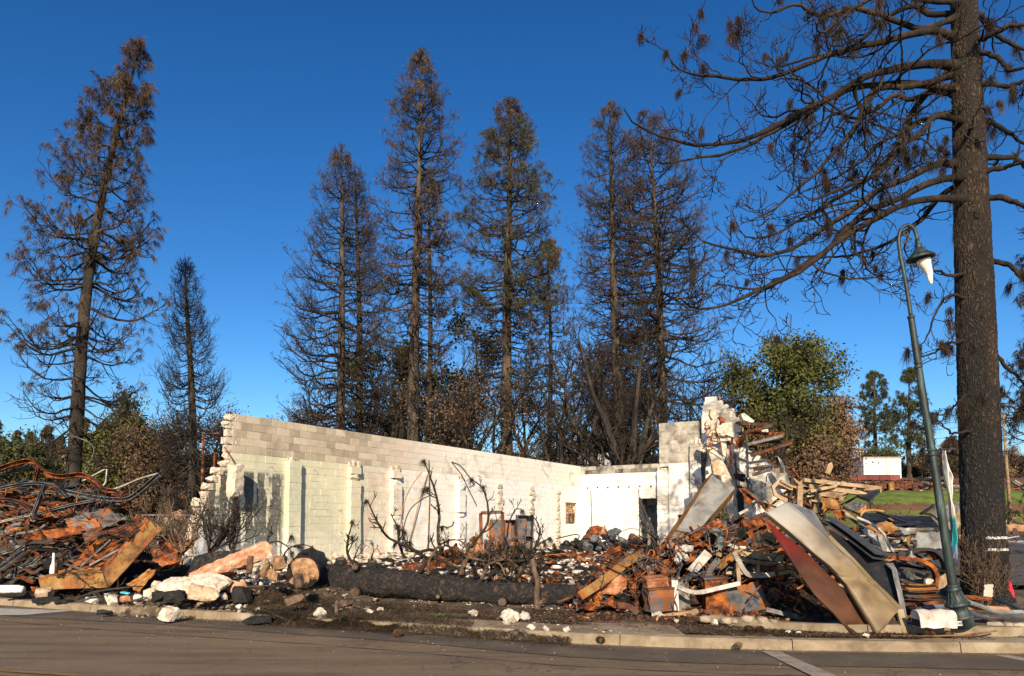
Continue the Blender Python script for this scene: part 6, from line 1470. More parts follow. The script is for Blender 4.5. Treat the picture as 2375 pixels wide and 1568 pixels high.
# ------------------------------------------------------------------ inside the ruin
CB = empty('steel_cabinet', W3(740, 1000, 27)); tag(CB, 'rust edged door frame standing with a dark steel door inside', 'cabinet')
for a, b in (((640, 990), (632, 690)), ((632, 690), (805, 682)), ((805, 682), (800, 990))):
    MB().sweep([W3(a[0], a[1], 27), W3(b[0], b[1], 27)], PROFS['C'](.12, .1), (0, 1, 0)).build('frame_bar', M_rustdark, CB)
MB().box(W3(742, 870, 27.15), ((W3(790, 0, 27) - W3(695, 0, 27)).x, .05, 1.2)).build('door', M_rustblue, CB)
MB().sweep([W3(690, 990, 26.9), W3(700, 715, 26.9)], PROFS['flat'](.06, .05), (0, 1, 0)).build('pale_batten', M_rustpink, CB)
def cabinet(x0, x1, y0, y1, Y, label, m, tilt):
    a, b = W3(x0, y1, Y), W3(x1, y0, Y); w = b.x - a.x; h = b.z - a.z; e_ = empty('steel_cabinet', a + Vector((w / 2, 0, 0))); tag(e_, label, 'cabinet')
    t_ = .02
    for nm, c_, s_ in (('side', (-w / 2, 0, h / 2), (t_, .4, h)), ('side', (w / 2, 0, h / 2), (t_, .4, h)), ('back', (0, .2, h / 2), (w, t_, h)), ('top', (0, 0, h), (w + .03, .42, t_)), ('door', (-w * .22, -.21, h * .46), (w * .5, t_, h * .9)), ('shelf', (0, 0, h * .45), (w - .03, .36, t_))):
        o = link(nm, MB().box(c_, s_).mesh(nm), m if nm != 'door' else M_rustblue, e_)
    e_.rotation_euler = (0, tilt, .2); return e_
cabinet(822, 910, 745, 1000, 27.2, 'dark rusty cabinet between the door frame and the tall locker', M_rustblue, -.03)
cabinet(905, 1030, 710, 1000, 27, 'tall dark steel locker with an open top compartment', M_steel, .04)
for i, (pl, m, lb) in enumerate((([(540, 900), (600, 850), (650, 990), (560, 990)], M_rustpink, 'rusty curved sheet left of the door frame'), ([(350, 1000), (440, 930), (470, 1060), (340, 1120)], M_rust, 'orange sheet standing behind the log tangle'), ([(200, 1080), (330, 960), (350, 1100), (230, 1130)], M_rust, 'orange scrap behind the left branch tangle'), ([(860, 905), (950, 920), (960, 960), (880, 970)], M_rust, 'rusty bowl shaped scrap in front of the cabinets'), ([(890, 930), (945, 960), (930, 1010), (880, 990)], M_steel, 'dark curved sheet in front of the locker'),
        ([(1450, 865), (1490, 790), (1600, 788), (1560, 870)], M_rust, 'folded orange hood standing on the burnt engine heap'), ([(1560, 870), (1600, 788), (1625, 830), (1622, 862)], M_rustpink, 'pale pink scrap leaning behind the orange hood'), ([(1160, 1080), (1330, 990), (1480, 1060), (1420, 1110)], M_rust, 'crumpled orange sheet on the rubble floor'), ([(1480, 1060), (1720, 945), (1745, 1010), (1740, 1085)], M_rust, 'pointed orange sheet rising from the rubble floor'), ([(1500, 1090), (1690, 1060), (1700, 1100), (1520, 1110)], M_rustdark, 'dark flat sheet at the foot of the pointed orange sheet'), ([(1110, 1215), (1200, 1200), (1190, 1240), (1120, 1240)], M_rust, 'small orange scrap right of the standing branch stub'))):
    Y = 26 if i in (0, 3, 4) else (16.5 if i in (1, 2) else 30 if i in (5, 6) else 24 if i < 10 else 15.5)
    sheet('rusty_sheet', [W3(x, y, Y + (.25 if k_ in (1, 2) else 0)) for k_, (x, y) in enumerate(pl)], m, lb, th=.02, amp=.09, seed=500 + i)
# burnt engine heap near the back wall: parts piled together
def wheel(p, r, ax, m=M_cable):
    e_ = empty('burnt_car_wheel', p - Vector((0, 0, r))); M_ = Vector(ax).to_track_quat('Z', 'Y').to_matrix()
    MB().lathe([(r * .55, -.07), (r, -.08), (r * 1.02, 0), (r, .08), (r * .55, .07)], p, 16, M_).build('rim', m, e_, True)
    MB().lathe([(.02, .02), (r * .5, .05), (r * .55, .0), (.02, -.02)], p, 12, M_).build('hub', M_rustdark, e_, True)
    return e_
EG = 'burnt car parts heaped in front of the back wall'
for i in range(9):
    p = W3(rg.uniform(1310, 1880), rg.uniform(900, 990), 29 + rg.uniform(-.6, .8)); tag(wheel(p, rg.uniform(.2, .3), (rg.uniform(-1, 1), rg.uniform(-1, .2), rg.uniform(-.3, .8))), 'sooty steel wheel in the burnt car parts before the back wall', 'wheel', EG)
for i in range(46):
    x_ = rg.uniform(1290, 1915); y_ = rg.uniform(np.interp(x_, [1290, 1400, 1700, 1915], [930, 890, 845, 880]), 1010); p = W3(x_, y_, 29 + rg.uniform(-.8, .8)); p.z = max(p.z, .5)
    m = rg.choice((M_char, M_cable, M_rustdark, M_steel, M_dark, M_rust)); w_ = rg.uniform(.2, .6); auto(chunk('burnt_car_part', p, (w_, rg.uniform(.2, .5), rg.uniform(.12, .35)), rot_rand(rg, 1), m, 600 + i, rough=.2), 'lump in the car part heap', m, p, w_, AF, 'car part', EG)
for i in range(26):
    x_ = rg.uniform(1300, 1900); y_ = rg.uniform(900, 1000); p = W3(x_, y_, 28.4 + rg.uniform(-.3, .8)); q_ = [p + Vector((rg.uniform(-.5, .5), rg.uniform(-.3, .3), rg.uniform(-.2, .25))) for _ in range(3)]
    m = rg.choice((M_cable, M_dark, M_steel)); auto(rod('burnt_hose', q_, rg.uniform(.015, .04), m), 'hose in the car part heap', m, p, rg.uniform(.3, .9), AF, 'hose', EG)
rod('burnt_hose', [W3(x, y, 28.5) for x, y in ((1730, 840), (1790, 815), (1860, 820), (1905, 850), (1920, 890))], .015, M_cable, 'thin black wire looping above the burnt car parts', 'wire')
for i in range(40):    # wiry rust nest
    p = W3(rg.uniform(1170, 1470), rg.uniform(1030, 1095), 23.5 + rg.uniform(-.5, .5)); q_ = [p + Vector((rg.uniform(-.35, .35), rg.uniform(-.3, .3), rg.uniform(-.08, .16))) for _ in range(3)]
    rod('rusty_wire', q_, .011, M_rust, 'thin rusty wire in the orange nest on the rubble floor', 'wire', 'rusty wires on the rubble floor', k=4)
# floor debris
for i in range(110):
    x_ = rg.uniform(1.2, 6.5) if i % 2 else rg.uniform(-2.5, 3.5); y_ = rg.uniform(16, 30) if i % 2 else rg.uniform(15.8, 24)
    if x_ < WA.x + (y_ - WA.y) * dW.x / dW.y + .6: continue
    c = G(x_, y_, rg.uniform(.02, .1)); ln = rg.uniform(.2, .8); a = rg.uniform(0, 3.14); dv = Vector((math.cos(a), math.sin(a), rg.uniform(-.1, .15))) * ln / 2
    if i % 3:
        m = rg.choice((M_rust, M_rustdark, M_steel, M_rustpink)); n_ = Vector((-dv.y, dv.x, rg.uniform(-.1, .3))).normalized() * ln * .6
        o = sheet('rusty_sheet', [c - dv, c + dv, c + dv + n_, c - dv + n_], m, th=.012, amp=.09, seed=700 + i, nu=6, nv=4); auto(o, 'scrap on the rubble floor', m, c, ln, AF, 'sheet metal', 'scraps on the rubble floor')
    else:
        m = rg.choice((M_rust, M_rustdark, M_darkwood)); o = beam('bent_beam', [c - dv, c + Vector((0, 0, .06)), c + dv], m, .06, .04, 'C', n=6); auto(o, 'strip on the rubble floor', m, c, ln, AF, 'beam', 'strips on the rubble floor')

# ------------------------------------------------------------------ torn wall at the right: slabs, lumps and joists
def W4s(pl, Y): return [W4(x, y, Y) for x, y in pl]
def thickpoly(name, pl, th, m, label, cat='slab', root=None, jit=.02, seed=0):
    """a broken slab: outline with real thickness going back"""
    rg_ = random.Random(seed); pl = [Vector(p) for p in pl]; c = sum(pl, Vector()) / len(pl); n = len(pl)
    nrm = Vector((0, 1, 0)); mb = MB(); vs = []
    for dz, s_ in ((0., .96), (th * .12, 1.), (th * .85, 1.), (th, .95)):
        for p in pl: vs.append(c + (p - c) * s_ + nrm * dz + Vector((rg_.uniform(-jit, jit), rg_.uniform(-jit, jit), rg_.uniform(-jit, jit))))
    fs = [tuple(range(n))] + [(r_ * n + j, r_ * n + (j + 1) % n, (r_ + 1) * n + (j + 1) % n, (r_ + 1) * n + j) for r_ in range(3) for j in range(n)] + [tuple(range(3 * n, 4 * n))[::-1]]
    mb.add(vs, fs); o = mb.build(name, m, root)
    if label: tag(o, label, cat)
    return o
thickpoly('concrete_slab', W4s([(735, 650), (800, 640), (900, 800), (985, 990), (1040, 1260), (950, 1290), (905, 1080), (860, 920), (790, 800)], 30.5), .3, M_cream, 'long cream column slab leaning against the torn wall', seed=1)
thickpoly('concrete_slab', W4s([(770, 770), (850, 760), (870, 900), (800, 890)], 30.3), .2, M_tanstone, 'short sooty block caught in the leaning column', seed=2)
thickpoly('concrete_lump', W4s([(820, 500), (880, 440), (960, 415), (1050, 470), (1060, 510), (1000, 530), (900, 550), (840, 540)], 30.8), .6, M_cream, 'big pale lump hanging at the top of the torn wall', 'concrete lump', seed=3, jit=.05)
thickpoly('concrete_lump', W4s([(900, 530), (960, 510), (1035, 540), (1010, 565), (960, 550)], 30.7), .4, M_cream, 'smaller pale lump hanging under the big one', 'concrete lump', seed=4, jit=.04)
thickpoly('concrete_slab', W4s([(1040, 350), (1065, 342), (1165, 415), (1140, 430), (1060, 400)], 31.5), .4, M_cream, 'cracked coping slab tipping at the right of the jagged peak', seed=5)
thickpoly('concrete_slab', W4s([(860, 600), (910, 620), (912, 740), (880, 760)], 31), .2, M_cream, 'narrow upright cream piece below the hanging lumps', seed=6)
thickpoly('concrete_slab', W4s([(770, 310), (830, 310), (815, 380), (790, 400), (760, 360)], 31.2), .3, M_tanstone, 'grey broken block stuck near the jagged peak', seed=7)
thickpoly('brick_fragment', W4s([(832, 375), (860, 370), (900, 395), (895, 432), (865, 440), (855, 400)], 30.9), .2, M_rust, 'bright orange fragment caught below the jagged peak', 'fragment', seed=8)
thickpoly('concrete_slab', W4s([(1210, 480), (1280, 485), (1280, 540), (1225, 535)], 30.5), .25, M_cream, 'square pale block lodged between the steel joists', seed=9)
for i in range(14):
    p = W4(rg.uniform(730, 860), rg.uniform(420, 760), 31 + rg.uniform(-.2, .3)); chunk('concrete_lump', p, (rg.uniform(.2, .45), .3, rg.uniform(.15, .4)), rot_rand(rg, .8), M_cream, 800 + i, 'ragged broken block on the torn edge right of the tower', 'concrete lump', 'broken blocks on the torn wall edge', rough=.12)
J = [([(1020, 435), (1318, 445)], [(1318, 455), (1010, 530)], 'top rusty steel joist pair sticking out of the torn wall'), ([(1100, 520), (1420, 530)], [(1420, 545), (990, 650)], 'middle rusty steel joist pair sticking out of the torn wall'), ([(1180, 600), (1503, 598)], [(1503, 610), (1130, 722)], 'bottom rusty steel joist pair sticking out of the torn wall'), ([(1140, 845), (1312, 835)], [(1312, 842), (1150, 895)], 'short joist stub against the white sloping wall')]
for i, (a, b, lb) in enumerate(J):
    e_ = empty('steel_joist', W4(a[0][0], b[1][1], 30.2)); tag(e_, lb, 'joist')
    MB().sweep([W4(a[0][0], a[0][1], 31), W4(a[1][0], a[1][1], 29.6)], PROFS['L'](.12, .14)).build('top_chord', M_rustdark if i != 1 else M_rust, e_)
    MB().sweep([W4(b[0][0], b[0][1], 29.55), W4(b[1][0], b[1][1], 30.8)], PROFS['L'](.12, .12)).build('bottom_chord', M_lightsteel if i % 2 else M_rustdark, e_)
    for k_ in range(4):
        u = (k_ + .5) / 4.5; p = W4(a[0][0], a[0][1], 31).lerp(W4(a[1][0], a[1][1], 29.6), u); q_ = W4(b[1][0], b[1][1], 30.8).lerp(W4(b[0][0], b[0][1], 29.55), u); MB().tube([p, q_], .02, 5).build('web_rod', M_rust, e_)
for i, (pl, r, m, lb) in enumerate((([(1085, 520), (1095, 700), (1100, 920)], .05, M_steel, 'upright grey post behind the steel joists'), ([(962, 560), (950, 700), (950, 830)], .05, M_rust, 'upright rusty post left of the joists'), ([(985, 700), (990, 800), (1000, 880)], .04, M_dark, 'thin black post between the leaning column and the joists'), ([(820, 420), (815, 500), (845, 560), (855, 640)], .025, M_rust, 'loose orange reinforcing bar curling off the torn wall'), ([(740, 560), (760, 510), (800, 490), (830, 560)], .02, M_rust, 'looped orange reinforcing bar on the torn wall'), ([(720, 620), (850, 700), (1000, 830), (1150, 990), (1290, 1150)], .02, M_steel, 'long thin cable sagging across the torn wall to the heap'), ([(1265, 960), (1272, 900), (1285, 880)], .02, M_dark, 'short black strap hanging on the white wall'), ([(1240, 1040), (1262, 970), (1260, 1000)], .02, M_dark, 'small black strap low on the white wall'))):
    rod('steel_rod', W4s(pl, 30.2), r, m, lb, 'rod', k=6)
for i in range(14):
    p = W4(rg.uniform(720, 800), rg.uniform(430, 680), 30.6); rod('reinforcing_bar', [p, p + Vector((rg.uniform(-.3, .3), -.1, rg.uniform(-.3, .1))), p + Vector((rg.uniform(-.5, .5), -.1, rg.uniform(-.7, -.1)))], .013, M_rust, 'thin rusty bar in the tangle on the torn wall edge', 'bar', 'reinforcing bars on the torn wall edge', k=4)
for i, (pl, m, lb) in enumerate((([(980, 560), (1060, 545), (1060, 640), (1000, 655)], M_rust, 'rusty plate behind the middle joists'), ([(1050, 920), (1140, 930), (1230, 960), (1120, 1000)], M_steel, 'torn grey sheet below the joists'), ([(1110, 940), (1250, 965), (1260, 1100), (1190, 1190)], M_steel, 'hanging grey torn sheet beside the white wall'), ([(1040, 1010), (1075, 1020), (1140, 1110), (1110, 1180)], M_rust, 'curled orange sheet standing beside the leaning column'), ([(1075, 1020), (1090, 1060), (1275, 1190), (1255, 1215)], M_rust, 'long orange curl reaching right from the leaning column'), ([(1370, 740), (1390, 745), (1480, 960), (1465, 990)], M_galv, 'tall narrow bent grey strip leaning on the white wall'), ([(1000, 1000), (1045, 1005), (1060, 1250), (1010, 1250)], M_dark, 'black board in the gap right of the leaning column'), ([(690, 690), (740, 700), (720, 980), (700, 960)], M_dark, 'black sheet in the gap left of the leaning column'), ([(905, 640), (960, 660), (1000, 900), (930, 900)], M_back, 'white block face panel behind the posts'), ([(1000, 690), (1135, 700), (1150, 1010), (1020, 1000)], M_back, 'white block panel right of the posts'), ([(985, 880), (1070, 890), (1060, 960), (1000, 930)], M_dark, 'charred timber stub between the posts'))):
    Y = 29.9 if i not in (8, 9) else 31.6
    if i in (3, 4): Y = 17
    sheet('torn_sheet', [W4(x, y, Y + (.2 if k_ in (1, 2) else 0)) for k_, (x, y) in enumerate(pl)], m, lb, th=.03 if i < 8 else .15, amp=.06 if i < 8 else .02, seed=840 + i)

M_fluff = mat('glass_wool', [(.3, (.16, .15, .14)), (.5, (.42, .40, .37)), (.7, (.66, .63, .59))], 9, .95, .8, 40)
# ------------------------------------------------------------------ right heap: named pieces
def F5(pl, Y): return [W5(x, y, Y) if len(pl[0]) == 2 else None for x, y in pl]
tray('leaning_panel', [W5(1225, 5, 15.6), W5(1425, 132, 15.3), W5(930, 700, 14.3), W5(760, 735, 14.3)], M_galv, .25, 'long grey heat stained duct leaning steeply to the right', 'duct', amp=.015, seed=3, nv=6, flm=M_rusttan)
sheet('duct_edge', [W5(1222, 2, 15.6), W5(760, 738, 14.3), W5(700, 735, 14.6), W5(1195, 10, 15.9)], M_rusttan, 'rusty tan side strip along the left edge of the leaning duct', th=.015, amp=.012, seed=31, nu=16, nv=3)
NP = [([(960, 545), (1290, 388), (1335, 450), (980, 632)], 13.8, M_rust, 'large orange sheet below the leaning duct', .05),
      ([(1340, 470), (1520, 400), (1540, 510), (1370, 600)], 13.9, M_rustdark, 'dark rust sheet in the top middle of the right heap', .1),
      ([(1500, 400), (1720, 395), (1700, 440), (1560, 530)], 13.8, M_rust, 'rust brown curved cowl at the top of the right heap', .12),
      ([(1540, 510), (1610, 500), (1650, 560), (1610, 690)], 13.5, M_rust, 'pointed orange tongue of sheet hanging from the cowl', .05),
      ([(1185, 490), (1290, 478), (1330, 600), (1280, 695)], 13.4, M_steel, 'curved dark grey strip bulging in the right heap', .12),
      ([(560, 712), (640, 720), (785, 762), (700, 790)], 13.0, M_rustdark, 'dark rusty end of the tan plank', .03),
      ([(130, 1080), (420, 890), (495, 935), (400, 1100)], 12.6, M_rustpink, 'crumpled pinkish rust sheet under the tan plank', .13),
      ([(50, 1115), (200, 1090), (390, 1110), (350, 1200)], 12.5, M_rusttan, 'curled tan rust sheet at the left foot of the right heap', .12),
      ([(220, 1140), (400, 1060), (430, 1100), (360, 1200)], 12.4, M_rust, 'torn orange sheet beside the curled tan sheet', .12),
      ([(450, 820), (500, 830), (590, 960), (640, 1010)], 12.7, M_rust, 'bent orange strip dropping to the small rusty boxes', .05),
      ([(740, 790), (1010, 690), (1070, 770), (880, 860)], 13.0, M_rust, 'orange slab of sheet in the middle of the right heap', .06),
      ([(720, 800), (760, 820), (920, 860), (790, 920)], 12.8, M_rustdark, 'dark rust fold below the orange slab', .06),
      ([(520, 950), (700, 890), (780, 930), (640, 1000)], 12.6, M_rustdark, 'rust brown hood left of the speckled box', .07),
      ([(1290, 770), (1470, 660), (1490, 700), (1300, 860)], 12.6, M_rusttan, 'grey tan corner bracket in the right heap', .05),
      ([(910, 950), (1050, 880), (1180, 880), (1000, 940)], 12.4, M_blackmetal, 'black sheet leaning above the white upright panel', .03),
      ([(910, 962), (1010, 955), (1040, 1190), (925, 1212)], 12.3, M_lightsteel, 'grey white upright panel behind the pale post', .02),
      ([(1330, 1015), (1660, 955), (1755, 1195), (1385, 1272)], 12.15, M_rustblue, 'big orange and grey sheet facing the road in the right heap', .035),
      ([(1500, 950), (1700, 900), (1800, 880), (1780, 920)], 12.4, M_rust, 'crumpled orange strip above the big orange sheet', .05),
      ([(1790, 870), (1900, 900), (1870, 960), (1800, 930)], 12.3, M_rust, 'torn orange scrap beside the red panel', .06),
      ([(750, 1270), (880, 1225), (1090, 1218), (1095, 1262)], 12.0, M_timber, 'flat tan scrap lying at the road edge of the right heap', .03),
      ([(1480, 420), (1700, 330), (1720, 400), (1560, 440)], 14.2, M_rustdark, 'rusty plate lying on top of the right heap', .05),
      ([(1650, 540), (1850, 480), (1880, 640), (1700, 680)], 13.6, M_dark, 'black sheet left of the red panel', .06),
      ([(430, 1010), (560, 1000), (600, 1100), (450, 1090)], 12.7, M_rusttan, 'tan board fragment behind the small rusty boxes', .02)]
for i, (pl, Y, m, lb, am) in enumerate(NP): sheet('rusty_sheet', [W5(x, y, Y + (.15 if k_ in (1, 2) else 0)) for k_, (x, y) in enumerate(pl)], m, lb, th=.014, amp=am, seed=900 + i, nu=12, nv=8)
beam('tan_plank', [W5(45, 1085, 12.2), W5(200, 985, 12.4), W5(380, 850, 12.7), W5(500, 760, 12.9), W5(590, 722, 13.0)], M_rusttan, .15, .03, 'flat', 'long tan sheet plank rising to the right from the log end', 'plank', n=14, up=(.5, -1, .6))
def crate(name, label, c, size, rot, m, lid=None, cat='box'):
    e_ = empty(name, c); e_.rotation_euler = rot; tag(e_, label, cat); w, d, h = size; t_ = .015
    for nm, p, s_ in (('front', (0, -d / 2, h / 2), (w, t_, h)), ('back', (0, d / 2, h / 2), (w, t_, h)), ('side', (-w / 2, 0, h / 2), (t_, d - t_, h)), ('side', (w / 2, 0, h / 2), (t_, d - t_, h)), ('bottom', (0, 0, t_), (w - t_, d - t_, t_))):
        rg_ = random.Random(hash(nm) % 99); sz = Vector(s_); cc = Vector(p)
        ax = [i for i in range(3) if s_[i] == t_ or abs(s_[i] - t_) < 1e-6][0]; u_, v_ = [i for i in range(3) if i != ax]
        def f(a, b):
            q = list(cc); q[u_] += (a - .5) * s_[u_]; q[v_] += (b - .5) * s_[v_]; q[ax] += .07 * nz3((q[0] * 5, q[1] * 5, q[2] * 5), 1, c.x); return Vector(q)
        link(nm, MB().grid(f, 6, 6, t_).mesh(nm), m, e_)
    if lid: link('lid', MB().box((0, 0, h + .02), (w + .03, d + .03, .03)).mesh('lid'), lid, e_)
    return e_
crate('rusty_box', 'small rusty box with white speckles in the right heap', W5(720, 1040, 12.25), (.33, .3, .2), (.1, -.08, .1), M_rustpink, M_rustpink)
crate('rusty_box', 'blue grey box with rust streaks under the speckled one', W5(760, 1212, 12.1), (.4, .35, .34), (0, -.06, .08), M_rustblue, M_rustdark)
crate('rusty_cabinet', 'rusty cabinet with sagging front beside the big orange sheet', W5(1265, 1235, 12.35), (.36, .4, .56), (0, -.05, -.1), M_rust, M_rustdark)
crate('copper_box', 'small pink copper coloured box on top of the heap', W5(890, 680, 13.2), (.24, .2, .13), (.3, .35, .5), mat('copper_pink', [(.3, (.30, .10, .055)), (.6, (.55, .25, .16))], 6, .6, .2, 20), None)
beam('pale_post', [W5(890, 945, 12.1), W5(902, 1215, 12.0)], M_lightsteel, .1, .06, 'C', 'pale tan post standing beside the blue grey box', 'post', up=(0, 1, 0))
ST = [([(920, 1005), (1045, 1050), (1300, 1012), (1480, 970)], 12.0, M_lightsteel, .07, 'bent grey strut across the front of the right heap'), ([(1420, 690), (1480, 800), (1540, 885), (1660, 900), (1790, 888)], 12.3, M_lightsteel, .08, 'pale strut bent like a hockey stick'), ([(1350, 610), (1440, 650), (1530, 660)], 13.2, M_lightsteel, .07, 'pale bar behind the corner bracket'), ([(1460, 685), (1650, 720), (1865, 752)], 12.9, M_tanmetal, .14, 'pale tan board pointing right to the red panel'), ([(1450, 745), (1650, 790), (1860, 800)], 12.7, M_timber, .07, 'thin tan lath below the pale tan board'), ([(1350, 875), (1500, 880), (1690, 885)], 12.6, M_timber, .06, 'thin tan lath in the middle of the right heap'), ([(1650, 690), (1860, 628)], 12.6, M_rustpink, .045, 'thin rusty bar pointing up to the red panel'), ([(1040, 870), (1120, 780), (1195, 695)], 12.7, M_lightsteel, .16, 'pale spotted channel leaning in the right heap'), ([(1180, 930), (1230, 820), (1290, 750)], 12.6, M_blackmetal, .1, 'black channel beside the pale spotted one'), ([(1455, 790), (1470, 970)], 12.3, M_timber, .06, 'upright timber stud in the right heap'), ([(1640, 760), (1640, 870)], 12.6, M_timber, .05, 'short upright stud under the thin tan lath'), ([(1210, 685), (1310, 720)], 13.0, M_timber, .07, 'short tan board end in the right heap'), ([(1710, 1205), (1850, 1240), (2010, 1280)], 11.8, M_steel, .07, 'bolted dark strip on the ground by the red panel'), ([(1820, 885), (1960, 880), (1985, 920)], 12.3, M_tanmetal, .06, 'tan angle piece touching the red panel'), ([(1470, 350), (1510, 330), (1550, 310)], 13.6, M_lightsteel, .05, 'galvanised pipe end sticking up at the heap top'), ([(1150, 1225), (1250, 1240), (1350, 1278)], 11.95, M_rust, .06, 'rusty strip along the road edge of the heap'), ([(380, 1170), (480, 1180), (560, 1240)], 12.1, M_rustdark, .1, 'dark twisted strip left of the blue grey box'), ([(0, 1130), (40, 1190), (90, 1215)], 12.6, M_rustdark, .12, 'dark curled strip at the end of the long log')]
for i, (pl, Y, m, w, lb) in enumerate(ST): beam('metal_strut', [W5(x, y, Y) for x, y in pl], m, w, .035, 'C' if i % 2 == 0 else 'flat', lb, 'strut', up=(0, -1, .3))
for i, (pl, r, lb) in enumerate((([(1780, 1010), (1850, 1060), (1895, 1085), (1830, 1100)], .02, 'crooked rusty pipe beside the red panel'), ([(1830, 950), (1845, 1060), (1860, 1120)], .018, 'upright rusty pipe beside the red panel'), ([(1955, 960), (1890, 1010), (1900, 1060), (1990, 1130), (1950, 1230)], .024, 'zigzag rusty pipe in the shadow of the red panel'), ([(2010, 1050), (1990, 1080), (2030, 1150), (2080, 1240)], .03, 'thick bent rusty pipe reaching the ground by the red panel'), ([(965, 790), (920, 900), (870, 1010), (800, 1130), (690, 1210)], .016, 'dark hose curving down over the rusty boxes'), ([(1240, 450), (1310, 445), (1360, 490), (1350, 580), (1330, 650)], .012, 'rusty hoop arching over the grey strip'), ([(650, 720), (680, 670), (710, 690), (690, 740)], .012, 'small rusty hoop left of the copper box'), ([(1540, 1130), (1700, 960), (1800, 900)], .012, 'thin wire crossing the big orange sheet'))):
    rod('rusty_pipe', [W5(x, y, 12.3 if i < 4 else 12.1) for x, y in pl], r, M_cable if 'hose' in lb else M_rust, lb, 'pipe', k=7)
for i, (x, y, w) in enumerate(((1010, 665, .28), (960, 730, .24), (920, 770, .16))): chunk('insulation_lump', W5(x, y, 12.75), (w, .16, w * .55), (.2, .3 * i, .4), M_fluff, 1700 + i, ('largest', 'middle', 'smallest')[i] + ' fluffy white grey lump on the orange slab', 'insulation', rough=.22, sub=3, box=.2, n=30)
# the big tan trough and the red panel
sheet('steel_sheet', [W6(290, 210, 11.35), W6(500, 285, 11.9), W6(640, 500, 11.5), W6(560, 470, 11.25)], M_galv, 'bright grey triangular sheet behind the top of the trough', th=.012, amp=.02, seed=6)
def strip_poly(name, left, right, Y0, Y1, m, label, th=.02, cat='panel', zf=W6):
    """panel between two edges of equal point count"""
    n = len(left); mb = MB()
    def f(u, v):
        x = u * (n - 1); i = min(int(x), n - 2); t_ = x - i; Y = Y0 + (Y1 - Y0) * u
        a = zf(*[left[i][k_] * (1 - t_) + left[i + 1][k_] * t_ for k_ in (0, 1)], Y); b = zf(*[right[i][k_] * (1 - t_) + right[i + 1][k_] * t_ for k_ in (0, 1)], Y + .12)
        p = a.lerp(b, v); return p + Vector((0, .015 * nz3(p, 3, 2), .01 * nz3(p, 4, 7)))
    mb.grid(f, 24, 5, th); o = mb.build(name, m); tag(o, label, cat); return o
tl = [(125, 290), (300, 430), (480, 588), (620, 705), (745, 840), (860, 1030), (985, 1242)]; tr = [(285, 208), (430, 325), (620, 500), (760, 630), (900, 790), (1040, 930), (1160, 1050)]
trg = empty('metal_trough', W6(1000, 1245, 10.2)); tag(trg, 'long tan sheet metal trough slumped over the kerb', 'trough')
def edge6(pl, u, Y): x = u * (len(pl) - 1); k_ = min(int(x), len(pl) - 2); t_ = x - k_; return W6(pl[k_][0] * (1 - t_) + pl[k_ + 1][0] * t_, pl[k_][1] * (1 - t_) + pl[k_ + 1][1] * t_, Y)
def tY(u): return 11.1 - .9 * u
def tface(u, v):
    p = edge6(tl, u, tY(u)).lerp(edge6(tr, u, tY(u) + .16), v); d = math.exp(-((u - .45) / .05) ** 2) * .06 * (v - .2) + math.exp(-((u - .62 - .1 * v) / .03) ** 2) * .05
    return p + Vector((0, d - .05 * math.sin(math.pi * v) + .03 * nz3(p, 2.5, 4), .02 * nz3(p, 3, 8)))
MB().grid(tface, 60, 10, .012).build('face', M_trough, trg, True)
for nm, pl, yo in (('left_flange', tl, 0), ('right_flange', tr, .16)):
    MB().grid(lambda u, v: edge6(pl, u, tY(u) + yo) + Vector((.06 * v if nm[0] == 'l' else .03 * v, .22 * v, -.05 * v)), 30, 2, .012).build(nm, M_trough, trg, True)
MB().grid(lambda u, v: edge6(tl, 1, tY(1)).lerp(edge6(tr, 1, tY(1) + .16), u) + Vector((.03 * v, .2 * v, -.06 * v)), 6, 2, .012).build('end_lip', M_trough, trg)
strip_poly('red_panel', [(130, 368), (250, 560), (400, 790), (510, 945), (660, 1090), (800, 1250)], [(150, 385), (420, 590), (560, 730), (690, 855), (830, 1040), (935, 1230)], 11.0, 10.25, M_red, 'long red enamel panel fading to brown under the tan trough')
beam('dark_channel', [W6(610, 345, 12.2), W6(800, 480, 11.7), W6(1010, 640, 11.2)], mat('dark_grey_channel', [(.3, (.04, .04, .045)), (.6, (.085, .088, .095)), (.75, (.13, .13, .14))], 4, .5, .15, 20, metal=.3), .24, .09, 'C', 'dark grey riveted channel lying behind the tan trough', 'channel', up=(.5, -1, .5), curve=False)
sheet('scorched_sheet', [W6(600, 420, 12.0), W6(1110, 705, 11.2), W6(1215, 1130, 10.6), W6(930, 800, 11.2)], M_blackmetal, 'black panel filling the gap right of the tan trough', th=.015, amp=.02, seed=12)
strip_poly('white_edge_strip', [(1060, 690), (1110, 740), (1150, 900), (1195, 1130)], [(1115, 690), (1140, 740), (1180, 900), (1222, 1130)], 11.15, 10.55, M_lightsteel, 'scuffed white edge strip standing right of the tan trough', cat='strip')
strip_poly('trough_rail', [(600, 490), (860, 760), (950, 850), (1160, 1045)], [(625, 470), (890, 740), (975, 830), (1178, 1030)], 11.4, 10.4, M_tanmetal, 'narrow tan rail along the right edge of the trough', cat='rail')
beam('tan_stud', [W6(1165, 1050, 10.4), W6(1215, 1245, 10.2)], M_tanmetal, .09, .04, 'C', 'short tan stud standing at the foot of the trough', 'stud', up=(0, -1, 0))
sheet('tan_wedge', [W6(1040, 1215, 10.25), W6(1090, 1180, 10.35), W6(1105, 1240, 10.25), W6(1085, 1255, 10.2)], M_tanmetal, 'small tan wedge at the foot of the trough', th=.012, amp=.02, seed=13)
tray('black_tray', [W6(850, 290, 13.6), W6(1410, 325, 13.2), W6(1475, 405, 12.8), W6(830, 425, 13.0)], M_blackmetal, .12, 'wide black tray lying on top of the heap by the lamp', 'tray', amp=.02, seed=15, flm=M_steel)
